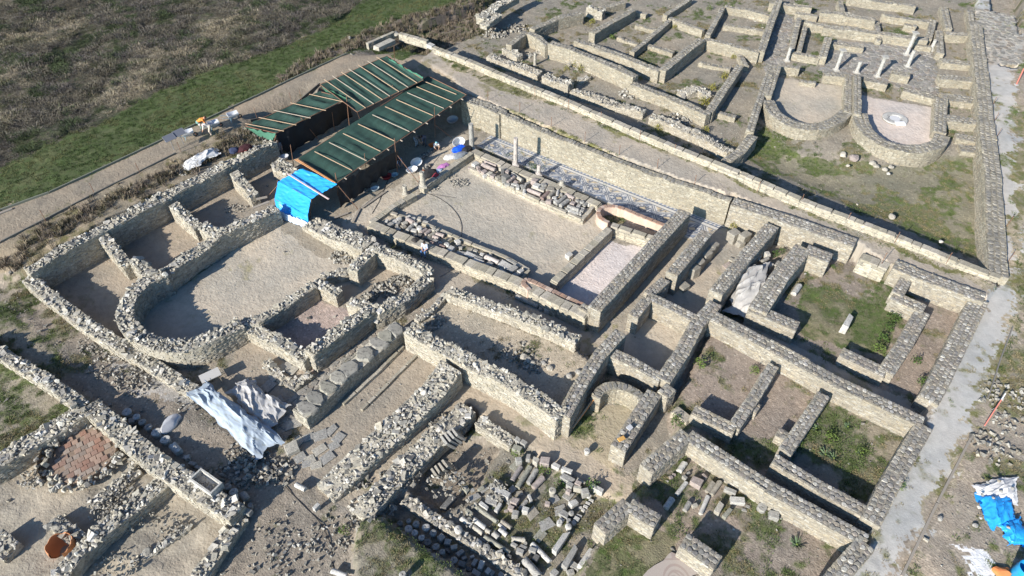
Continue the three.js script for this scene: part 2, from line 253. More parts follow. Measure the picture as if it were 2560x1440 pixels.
// ---------------------------------------------------------------- the ground: one survey grid of heights and surface kinds
const X0 = -96, X1 = 96, Z0 = -112, Z1 = -6, TR = .1, NX = Math.round((X1 - X0) / TR), NZ = Math.round((Z1 - Z0) / TR);
const HR = .25, HX = Math.round((X1 - X0) / HR) + 1, HZ = Math.round((Z1 - Z0) / HR) + 1;
const KIND = {
  soil: ['bare_ground', 'trampled bare soil between the ruins', [.3, .265, .215], .3, [.09, .105, .04], 'rough'],
  north: ['weedy_ground', 'dry weedy ground inside the far ruins', [.27, .24, .19], .3, [.12, .125, .06], 'rough'],
  meadow: ['meadow', 'wild field of flattened dry grass, upper left', [.1, .088, .06], .5, [.045, .055, .024], 'rough'],
  verge: ['grass_strip', 'short green grass strip between the wild field and the path', [.1, .115, .045], .8, [.056, .083, .022], 'rough'],
  weedy: ['weedy_strip', 'strip of dry purplish weeds along the upper path edge', [.2, .16, .125], .5, [.1, .105, .045], 'rough'],
  bank: ['earth_bank', 'earth bank falling from the path to the rubble walls', [.27, .225, .16], .35, [.12, .11, .045], 'rough'],
  dirt_path: ['dirt_path', 'pale trodden earth path above the tall walls', [.385, .335, .27], .12, [.2, .18, .1], 'sand'],
  earth_path: ['earth_path', 'brownish trodden earth path on the left side', [.29, .24, .178], .22, [.18, .165, .1], 'sand'],
  pale_ground: ['pale_ground', 'pale bare ground along the outer rubble wall', [.36, .34, .305], .04, [.2, .19, .13], 'rough'],
  pathgrass: ['grassy_edge', 'grassy worn edge of the path', [.36, .31, .225], .55, [.14, .14, .05], 'rough'],
  rubble_ground: ['stony_ground', 'stony ground strewn with rubble chips', [.25, .215, .17], .3, [.09, .1, .04], 'rough'],
  rough_grass: ['rough_grass', 'rough patchy grass among the walls', [.25, .22, .165], .5, [.085, .105, .035], 'rough'],
  pit_floor: ['excavation_floor', 'pale clay floor of an excavated room', [.34, .3, .235], .06, [.2, .165, .1], 'sand'],
  earth_floor: ['earth_floor', 'trodden earth floor of a roofless room', [.335, .285, .22], .06, [.2, .18, .12], 'sand'],
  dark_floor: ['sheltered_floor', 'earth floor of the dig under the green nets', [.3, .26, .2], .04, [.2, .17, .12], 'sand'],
  sand_floor: ['sand_floor', 'flat raked sand floor with footprints', [.44, .39, .312], .03, [.3, .27, .17], 'sand'],
  corridor_floor: ['corridor_floor', 'grey trodden floor of the long corridors', [.385, .34, .275], .08, [.24, .22, .12], 'sand'],
  debris_floor: ['debris_floor', 'sandy room floor with scattered debris', [.37, .325, .25], .18, [.23, .19, .125], 'rough'],
  pink_floor: ['pink_floor', 'pale pink mortar floor of the long basin', [.59, .53, .5], .0, [.3, .25, .2], 'sand'],
  pink_earth: ['pinkish_floor', 'pinkish mortar and brick dust floor of a roofless room', [.4, .32, .275], .05, [.3, .26, .2], 'rough'],
  sandy_grass: ['sandy_floor', 'sandy floor with green weeds in the arched room', [.36, .31, .22], .24, [.12, .14, .045], 'sand'],
  central_path: ['central_path', 'trodden path winding through the centre of the ruins', [.38, .325, .25], .1, [.16, .17, .07], 'sand'],
  slab_floor: ['paved_floor', 'ancient floor of broken slabs and mortar', [.4, .36, .3], .05, [.25, .22, .15], 'rough'],
  lawn: ['patchy_lawn', 'patchy brown and green grass inside the lower right rooms', [.27, .225, .18], .42, [.095, .115, .04], 'rough'],
  mown: ['green_lawn', 'greener grass patch inside the ruins', [.2, .18, .11], .62, [.075, .105, .028], 'rough'],
  brown_grass: ['brown_lawn', 'dry brown grass inside a roofless room', [.285, .235, .19], .22, [.11, .125, .05], 'rough'],
  stone_yard: ['yard_ground', 'flagged and grassy ground of the lower stone yard', [.235, .21, .165], .4, [.105, .115, .045], 'rough'],
  gravel_path: ['gravel_path', 'white gravel path along the right side', [.45, .437, .405], .24, [.17, .175, .085], 'fine'],
  east_soil: ['roadside_ground', 'bare stony ground beyond the white path', [.33, .28, .22], .4, [.13, .14, .055], 'rough'],
  white_powder: ['white_powder', 'spilt white powder on the ground, lower right', [.8, .79, .77], .1, [.4, .36, .3], 'sand'],
  plaza: ['paved_plaza', 'grey paved open place, upper right corner', [.4, .375, .33], .1, [.25, .25, .14], 'rough'],
  pink_mosaic: ['pale_mosaic_floor', 'pale pinkish floor of the right hand apse', [.56, .49, .43], .0, [.4, .3, .25], 'sand'],
  flagstones: ['flagstone_floor', 'uneven grey flagstones among the white columns', [.28, .265, .25], .1, [.2, .2, .13], 'rough'],
  north_lawn: ['far_lawn', 'patchy lawn in front of the two apses', [.23, .21, .145], .6, [.1, .125, .035], 'rough'],
};
const kinds = Object.keys(KIND), kindAt = new Uint8Array(NX * NZ), H = new Float32Array(HX * HZ), soft = new Uint8Array(HX * HZ).fill(1);
function fill(poly, x0, z0, step, nx, nz, f) {
  const n = poly.length / 2; let lo = 1e9, hi = -1e9; for (let i = 0; i < n; i++) { lo = Math.min(lo, poly[i * 2 + 1]); hi = Math.max(hi, poly[i * 2 + 1]); }
  for (let r = Math.max(0, Math.floor((lo - z0) / step)); r <= Math.min(nz - 1, Math.ceil((hi - z0) / step)); r++) {
    const z = z0 + (r + .5) * step, xs = [];
    for (let i = 0; i < n; i++) { const ax = poly[i * 2], az = poly[i * 2 + 1], j = (i + 1) % n, bx = poly[j * 2], bz = poly[j * 2 + 1]; if ((az > z) !== (bz > z)) xs.push(ax + (z - az) / (bz - az) * (bx - ax)); }
    xs.sort((a, b) => a - b);
    for (let k = 0; k + 1 < xs.length; k += 2) for (let c = Math.max(0, Math.ceil((xs[k] - x0) / step - .5)); c <= Math.min(nx - 1, Math.floor((xs[k + 1] - x0) / step - .5)); c++) f(r * nx + c);
  }
}
// surveyed outlines: kind, level, soft edge, then x, z in metres
const SURFACES = [
["north",1,3,[-11.12,-77.81,-8.64,-72.85,0,-65.73,10.66,-56.68,21.69,-47.51,29.91,-40.86,35.61,-36.2,40.74,-46.5,49.37,-65.56,63.54,-97.71,-1.64,-97.71]],
["meadow",2.2,1,[-52.61,-30.91,-39.64,-41.6,-37.2,-44.49,-24.57,-59.64,-17.25,-68.61,-13.02,-73.63,-2.42,-83.97,0.53,-94.36,0.83,-167.71,-230.3,-167.71,-73.86,-30.91]],
["verge",null,1,[-48.45,-40.87,-43.13,-48.24,-41.46,-50.32,-39.94,-53.8,-37.82,-55.14,-35.13,-60.17,-32.19,-64.13,-28.31,-67.54,-24.16,-71.2,-19.98,-76.69,-17.42,-83.97,-15.25,-98.74,-1.58,-94.36,-2.19,-84.57,-13.02,-73.63,-17.25,-68.61,-24.57,-59.64,-37.2,-44.49,-39.64,-41.6,-44.98,-35.53]],
["weedy",null,1,[-23.74,-64.13,-18.29,-72.16,-13.69,-77.22,-8.45,-80.49,-1.97,-85.78,-.96,-82.79,-2.51,-77.22,-7.84,-72.16,-13.02,-73.63,-17.07,-70.08,-22.91,-62.35]],
["bank",2,1,[-46.54,-29.67,-43.81,-33.53,-38.5,-39.23,-34.05,-45.18,-28.21,-52.17,-24.45,-56.86,-21,-54.12,-22.82,-52.81,-27.99,-45.72,-31.77,-41.11,-35.32,-36.5,-37.2,-34.12,-43.68,-25.78]],
["earth_path",2.35,1,[-48.71,-32.99,-40,-42.45,-37.24,-44.71,-24.6,-59.9,-17.3,-69.03,-12.46,-70.89,-8.32,-70.14,-5.39,-67.24,-3.96,-62.63,-5.03,-60.51,-8.85,-64.26,-12.85,-67.24,-18.88,-62.07,-24.16,-56.13,-27.88,-51.51,-33.65,-44.6,-38.05,-38.74,-46.56,-30.06]],
["dirt_path",2.35,5,[-8.3,-69.95,0,-63.11,10.23,-54.36,20.8,-45.46,17.85,-43.98,13.5,-46.5,10.17,-48.9,6.2,-51.64,-1.01,-57.55,-4.64,-60.51,-6.41,-63.84,-9.53,-67.24]],
["dirt_path",1.95,5,[19.95,-46.88,21.01,-45.89,28.95,-39.38,34.39,-34.77,32.77,-33.19,29.8,-35.05,27.22,-36.47,25.66,-37.76,21.05,-42.45,17.74,-44.5]],
["pathgrass",null,1,[-8.29,-69.77,0,-62.95,5.05,-58.86,10.2,-54.09,14.5,-50.4,20.74,-45.24,28.57,-38.83,33.99,-34.36,33.46,-33.69,28.26,-38.02,20.52,-44.39,14.33,-49.43,10.06,-52.91,4.49,-57.33,0,-60.28,-6.55,-65.94]],
["pathgrass",null,1,[-1.02,-57.98,0.74,-56.83,6.35,-52.27,9.58,-49.67,8.84,-49.08,6.19,-51.51,0.37,-55.72,-1.12,-57.26]],
["verge",null,1,[-15.07,-71.01,-12.99,-73.33,-8.7,-71.01,-8.45,-70.08,-11.66,-67.54,-13.54,-69.16]],
["rubble_ground",0.35,1,[-45.8,-27.03,-39.35,-36.4,-37.02,-37.04,-29.43,-31.77,-24.62,-28.84,-19.67,-25.77,-15.01,-21.49,-14.05,-18.71,-14.97,-18,-20.26,-21.09,-26.79,-25.62,-34.49,-29.97,-48.71,-34.95]],
["pale_ground",null,1,[-27.43,-30.04,-24.84,-28.53,-21.22,-26.4,-19.64,-25.41,-19.99,-24.96,-21.38,-25.41,-23.59,-26.65,-26.1,-28.43]],
["rough_grass",0.8,1,[-44.97,-34.11,-37.11,-34.31,-33.76,-32.19,-28.27,-27.97,-28.86,-27,-34.05,-29.59,-44.71,-33.72]],
["rough_grass",0.3,1,[-42.45,-29.74,-34.21,-29.39,-30.22,-27.22,-26.87,-25.2,-29.53,-22.33,-31.18,-20.99,-36.26,-20.22]],
["pit_floor",-.2,0,[-31.92,-20.24,-29.58,-21.67,-26.33,-24.92,-19.79,-20.76,-14.93,-17.82,-15.4,-12.22,-28.08,-12.22]],
["earth_floor",0,0,[-35.14,-35.74,-31.9,-41.01,-27.69,-36.59,-25.06,-35.74,-26.38,-31.82,-25.39,-29.68,-28.63,-31.2]],
["earth_floor",0,0,[-31.9,-41.01,-28.09,-45.6,-24.27,-41.35,-22.44,-40.25,-25.35,-35.74,-27.86,-37.01]],
["earth_floor",0,0,[-28.09,-45.6,-21.5,-53.43,-17.59,-47.94,-18.96,-43.85,-22.44,-40.25]],
["sand_floor",0,0,[-25.13,-35.64,-18.91,-43.73,-15.58,-41.57,-10.52,-38.89,-11.52,-35.85,-13.89,-34.74,-18.3,-31.25,-22.06,-29.14,-25.28,-30.5,-26.31,-32.1,-26.37,-34.74]],
["pink_earth",0,0,[-18.38,-31.33,-14.16,-35.15,-11.44,-33.47,-9.66,-32.74,-13.17,-28.4]],
["earth_floor",0,0,[-13.79,-35.54,-11.63,-36.37,-10.55,-39,-5.93,-35.74,-9.39,-32.5,-12.03,-33.73]],
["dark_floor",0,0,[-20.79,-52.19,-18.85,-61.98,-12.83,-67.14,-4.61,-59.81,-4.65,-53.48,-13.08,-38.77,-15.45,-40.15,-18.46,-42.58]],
["sand_floor",0,0,[-3.65,-53.27,7.31,-45.24,8.1,-43.17,3.08,-36.41,2.89,-34.8,-11.5,-43.17,-13.89,-41.19,-13.78,-44.19,-9.48,-49.75,-6.08,-56.82,-4.18,-56.82]],
["corridor_floor",0,0,[-11.08,-41.59,5.44,-31.82,5.66,-32.5,13.82,-43.29,17.85,-44.64,20.26,-41.5,14.27,-33.73,12.51,-31.57,9.58,-33.81,7.24,-30.45,4.37,-29.68,-4.52,-34.44,-5.95,-35.99,-10.54,-38.96,-13.17,-40.16]],
["debris_floor",0.75,0,[-6.99,-31,-4.54,-34.54,4.38,-29.76,5.7,-28.57,3.09,-23.83]],
["pink_floor",0.02,0,[7.74,-41.78,11.08,-40.15,5.72,-32.87,3,-35.49]],
["sand_floor",0,0,[9.44,-33.71,12.48,-31.47,9.41,-26.31,6.01,-28.84,7.47,-30.64]],
["sandy_grass",0,0,[3.08,-23.76,5.2,-25.92,7.9,-25.77,8.83,-25.32,6.07,-21.38,5.58,-19.98,3.21,-21.51]],
["central_path",0,0,[-3.47,-28.95,0.26,-27.13,3.35,-23.07,5.87,-21.17,7.41,-20.39,6.55,-19.01,4.55,-19.38,0,-22.79,-2.24,-24.51,-8.41,-17.94,-10.71,-19.51]],
["earth_floor",0,0,[-7.47,-31.02,-5.82,-30.02,-3.87,-27.6,-10.22,-18.81,-13.31,-21.51,-13.12,-23.71]],
["slab_floor",0,0,[-16.63,-27.29,-15.3,-28.28,-13.13,-27.94,-9.34,-32.92,-7.81,-32.46,-13.35,-24.81,-13.93,-22.52,-18.33,-26.03]],
["earth_floor",0,0,[-19.71,-25.62,-18.34,-31.27,-13.13,-28.32,-13.9,-26.08,-17.43,-24.57]],
["lawn",0.6,0,[7.41,-19.74,10.14,-22.16,9.76,-24.58,13.72,-31.53,16.31,-32.19,21.72,-38.46,25.77,-38.96,27.31,-36.37,32.61,-33.18,25.06,-24.58,24,-22.87,18.77,-16.94,17.93,-15.65,14.69,-12.5,1.91,-12.5,4.09,-15.86,6.24,-18.07]],
["mown",null,1,[21.26,-35.52,23.37,-35.73,26.86,-32.75,25.58,-30.18,23.91,-29.31,22.23,-29.83,19.87,-30.9,19.98,-33.13]],
["brown_grass",null,1,[29.27,-33.13,31.44,-32.37,25.54,-25.59,22.23,-26.84,24.46,-27.64]],
["brown_grass",null,1,[11.07,-28.8,14.19,-32.37,19.93,-26.84,16.06,-22.14,13.55,-23.53,11.16,-24.99]],
["corridor_floor",null,0,[13.95,-32.2,16.41,-32.2,25.3,-24.87,24.57,-23.71,20.52,-26.54,16.84,-29.68]],
["rough_grass",null,0,[19.93,-26.05,24.37,-23.39,19.98,-18.1,15.91,-21.6]],
["mown",null,1,[4.71,-16.73,6.62,-18.34,7.98,-17.18,8.95,-16.51,7.21,-13.4,3.4,-13.4]],
["stone_yard",-.3,1,[-2.25,-24.72,0.24,-22.98,4.6,-19.79,6.35,-18.93,4.39,-17.16,3.06,-13.34,0.41,-13.34,-6.16,-19.3,-4.3,-21.88]],
["stone_yard",-.45,7,[-6.44,-19.62,-7.22,-18.52,-5.99,-17.57,-3.89,-16.22,-1.47,-14.72,0.41,-13.01,3.25,-13.01,2.95,-14.82,-1.75,-17,-4.05,-18.4]],
["sand_floor",0.28,0,[-3.61,-52.12,0.35,-48.39,4,-45.61,6.89,-45.34,5.73,-43.67,0.34,-47.71,-3.7,-50.88]],
["debris_floor",0.28,0,[-10.57,-44.76,-6.78,-42.96,-3.13,-40.66,1.26,-37.65,0.65,-36.7,-5.59,-39.95,-11.34,-43.21]],
["rubble_ground",-.9,0,[-4.82,-23.36,-2.83,-25.74,-2.03,-24.82,-2.97,-23.36,-.49,-23.36,-2.31,-19.36,-3.87,-18.63,-5.82,-19.87]],
["rough_grass",0.7,6,[-8.46,-17.59,-7.21,-17.94,-5.9,-16.95,-3.76,-15.6,-1.42,-14.15,-.39,-12.6,-8.45,-12.6]],
["rubble_ground",0.1,1,[-15.08,-18.12,-14.67,-20.85,-12.11,-20.85,-10.88,-19.33,-8.83,-17.89,-7.86,-13.2,-16.12,-13.2]],
["gravel_path",1.6,4,[60.19,-91.85,48.52,-66.11,40.97,-48.51,38.01,-41.59,35.08,-35.33,33.14,-33.53,29.31,-29.33,25.45,-24.87,24.35,-23.09,21.33,-19.73,18.94,-17.01,18.32,-15.87,16.08,-13.99,14.92,-12.83,17.69,-12.46,20.34,-15.41,23.13,-18.52,26.3,-22.05,30.51,-27.02,35,-32.2,37.8,-35.33,39.86,-39.69,42.34,-46.25,45.37,-54.09,49.51,-62.02,52.69,-66.97,51.25,-67.85,61.74,-91.85]],
["east_soil",1.6,4,[17.69,-12.46,20.34,-15.41,23.13,-18.52,26.3,-22.05,30.51,-27.02,35,-32.2,37.8,-35.33,39.86,-39.69,42.34,-46.25,45.37,-54.09,49.51,-62.02,52.69,-66.97,66.41,-91.85,104.81,-91.85,40.28,-11.91]],
["white_powder",null,1,[22.37,-15.62,23.7,-16.26,23.91,-15.41,24.12,-14.19,23.33,-13.79,22.51,-14.59]],
["pathgrass",null,1,[51.57,-64.43,42.44,-45.71,35.95,-32.95,33.15,-29.68,30.29,-26.08,28.95,-24.87,27.14,-22.59,25.35,-20.73,22.21,-17.14,21.48,-16.92,24.33,-19.98,27.16,-23.14,30.51,-27.02,34.85,-32.95,39.01,-41.59]],
["plaza",1.4,4,[55.77,-82.4,59.41,-80.14,54.09,-68.24,51.55,-68.24,49.22,-67.36]],
["sand_floor",1.05,0,[25.6,-61.14,27.42,-66.19,33.85,-64.09,31.55,-57.85,28.62,-55.33,25.95,-55.6,24.9,-57.57]],
["pink_mosaic",1.05,0,[34.48,-62.48,41.44,-59.92,38.66,-53.79,35.89,-51.67,33.83,-52.05,32.41,-54.65,32.52,-57.21]],
["flagstones",1,0,[35.53,-74.72,46.49,-72.76,42.62,-62.31,35.83,-66.4,32.41,-67.44]],
["flagstones",1,0,[27.31,-71.33,32.1,-83.35,33.6,-80.18,29.07,-69.03,26.47,-65.98]],
["north_lawn",0.45,3,[20.49,-51.97,23.64,-57.29,25.88,-51.97,34.03,-50.74,37.75,-51.97,42.71,-51.97,36.51,-39.15,35.26,-38.47,27.24,-45.32]]];
for (const [kind, level, isSoft, poly] of SURFACES) {
  const k = kinds.indexOf(kind); fill(poly, X0, Z0, TR, NX, NZ, (i) => { kindAt[i] = k; });
  if (level !== null) fill(poly, X0 - HR / 2, Z0 - HR / 2, HR, HX, HZ, (i) => { H[i] = level; soft[i] = isSoft; });
}
for (let pass = 0; pass < 4; pass++) {                              // natural ground slopes gently where no wall holds it
  const r = 3, src = Float32Array.from(H);
  for (let j = r; j < HZ - r; j++) for (let i = r; i < HX - r; i++) { const me = soft[j * HX + i]; if (!me) continue; let s = 0, n = 0; for (let b = -r; b <= r; b++) for (let a = -r; a <= r; a++) { const o = (j + b) * HX + i + a; if (soft[o] === me) { s += src[o]; n++; } } H[j * HX + i] = s / n; }
}
const kindOf = (x, z) => kinds[kindAt[clamp(Math.floor((z - Z0) / TR), 0, NZ - 1) * NX + clamp(Math.floor((x - X0) / TR), 0, NX - 1)]];
for (let j = 0; j < HZ; j++) for (let i = 0; i < HX; i++) {
  const x = X0 + i * HR, z = Z0 + j * HR, b = KIND[kindOf(x, z)][5], k = kindOf(x, z);
  H[j * HX + i] += k === 'meadow' ? (fbm(x * .22, z * .22, 4) - .5) * 1.1 + (fbm(x * .9, z * .9, 2) - .5) * .3 : k === 'bank' || k === 'rubble_ground' ? (fbm(x * .5, z * .5, 4) - .5) * .45 : k === 'pit_floor' ? (fbm(x * .8, z * .8, 4) - .5) * .4 : b === 'rough' ? (fbm(x * .7, z * .7, 3) - .5) * .16 : (fbm(x * .9, z * .9, 3) - .5) * .07;
}
function groundY(x, z) { const fx = clamp((x - X0) / HR, 0, HX - 1.001), fz = clamp((z - Z0) / HR, 0, HZ - 1.001), i = Math.floor(fx), j = Math.floor(fz), u = fx - i, v = fz - j, o = j * HX + i; return lerp(lerp(H[o], H[o + 1], u), lerp(H[o + HX], H[o + HX + 1], u), v); }
const grassMask = (x, z, frac) => { const n = .62 * fbm(x * .45 + 40, z * .45 - 7, 4) + .38 * fbm(x * 2.1, z * 2.1 + 31, 3); const th = .72 - frac * .46; return sstep(th - .07, th + .07, n); };
const LOOSE = new Set(['gravel_path', 'east_soil', 'verge', 'weedy', 'meadow', 'pathgrass', 'rubble_ground', 'pale_ground', 'north_lawn', 'white_powder', 'plaza']);
const GT = 2048, groundTex = [];
for (let half = 0; half < 2; half++) {
  const bx = half ? 0 : X0, wx = 96, wz = Z1 - Z0;
  groundTex.push(tex(GT, GT, (px, py) => {
    const x = bx + (px + .5) / GT * wx, z = Z1 - (py + .5) / GT * wz;
    const loose = LOOSE.has(kindOf(x, z)), A = loose ? 2.2 : .8; const wa = (fbm(x * .8, z * .8, 2) - .5) * A + (loose ? (hash(Math.floor(x * 5), Math.floor(z * 5)) - .5) * .7 : 0) + (hash(px, py) - .5) * .12, wb = (fbm(x * .8 + 50, z * .8 + 9, 2) - .5) * A + (hash(py + 7, px) - .5) * .12;
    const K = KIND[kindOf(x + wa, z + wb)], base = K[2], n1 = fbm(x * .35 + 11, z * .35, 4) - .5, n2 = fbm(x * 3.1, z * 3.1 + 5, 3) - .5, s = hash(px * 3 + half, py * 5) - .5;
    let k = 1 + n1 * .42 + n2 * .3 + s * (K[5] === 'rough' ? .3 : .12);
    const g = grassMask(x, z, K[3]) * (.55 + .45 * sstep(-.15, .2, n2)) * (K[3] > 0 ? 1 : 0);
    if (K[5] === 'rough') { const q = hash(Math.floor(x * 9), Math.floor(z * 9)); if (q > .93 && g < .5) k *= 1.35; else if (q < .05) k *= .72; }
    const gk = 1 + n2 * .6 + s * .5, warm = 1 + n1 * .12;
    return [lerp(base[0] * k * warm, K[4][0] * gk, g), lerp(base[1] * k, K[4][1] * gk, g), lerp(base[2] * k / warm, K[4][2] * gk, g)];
  }));
  groundTex[half].wrapS = groundTex[half].wrapT = THREE.ClampToEdgeWrapping;
}
const bump2 = (t, u, v) => { const c = t.clone(); c.repeat.set(u, v); c.needsUpdate = true; return c; };
const gMat = {};
for (const k of ['sand', 'rough', 'fine']) gMat[k] = [0, 1].map((h) => new THREE.MeshStandardMaterial({ map: groundTex[h], roughness: 1, bumpMap: bump2(k === 'sand' ? sandBump : roughBump, k === 'sand' ? 27 : 20, k === 'sand' ? 30 : 22), bumpScale: k === 'sand' ? .05 : k === 'fine' ? .014 : .045 }));
{
  const pos = new Float32Array(HX * HZ * 3), uvL = new Float32Array(HX * HZ * 2), idx = {};
  for (let j = 0; j < HZ; j++) for (let i = 0; i < HX; i++) { const o = j * HX + i, x = X0 + i * HR, z = Z0 + j * HR; pos.set([x, H[o], z], o * 3); uvL.set([(x - X0) / 96, (Z1 - z) / (Z1 - Z0)], o * 2); }
  for (let j = 0; j < HZ - 1; j++) for (let i = 0; i < HX - 1; i++) {
    const o = j * HX + i, x = X0 + (i + .5) * HR, z = Z0 + (j + .5) * HR, k = kindOf(x, z) + (x < 0 ? '|0' : '|1'); (idx[k] ??= []).push(o, o + HX, o + 1, o + 1, o + HX, o + HX + 1);
  }
  const full = new THREE.BufferGeometry(); full.setAttribute('position', new THREE.BufferAttribute(pos, 3)); full.setAttribute('uv', new THREE.BufferAttribute(uvL, 2));
  const all = new Uint32Array((HX - 1) * (HZ - 1) * 6); let q = 0; for (const k in idx) { all.set(idx[k], q); q += idx[k].length; }
  full.setIndex(new THREE.BufferAttribute(all, 1)); full.computeVertexNormals();
  const nor = full.attributes.normal.array;
  for (const kind of kinds) {
    const geos = [], mats = []; 
    for (const h of [0, 1]) {
      const list = idx[kind + '|' + h]; if (!list) continue;
      const remap = new Map(), P = [], N = [], U = [], I = []; for (const v of list) { let r = remap.get(v); if (r === undefined) { r = remap.size; remap.set(v, r); P.push(pos[v * 3], pos[v * 3 + 1], pos[v * 3 + 2]); N.push(nor[v * 3], nor[v * 3 + 1], nor[v * 3 + 2]); U.push(uvL[v * 2] - h, uvL[v * 2 + 1]); } I.push(r); }
      const g = new THREE.BufferGeometry(); g.setAttribute('position', new THREE.Float32BufferAttribute(P, 3)); g.setAttribute('normal', new THREE.Float32BufferAttribute(N, 3)); g.setAttribute('uv', new THREE.Float32BufferAttribute(U, 2)); g.setIndex(I); geos.push(g); mats.push(gMat[KIND[kind][5]][h]);
    }
    if (!geos.length) continue;
    const g = mergeGeometries(geos, true); solo(KIND[kind][0], g, mats, KIND[kind][1], null, null, 'structure');
  }
  const far = new THREE.PlaneGeometry(1600, 1600, 1, 1).rotateX(-Math.PI / 2); solo('surrounding_land', far.translate(0, -1.4, 0), mat(.16, .15, .09), 'open land stretching away around the site', null, null, 'structure');
}

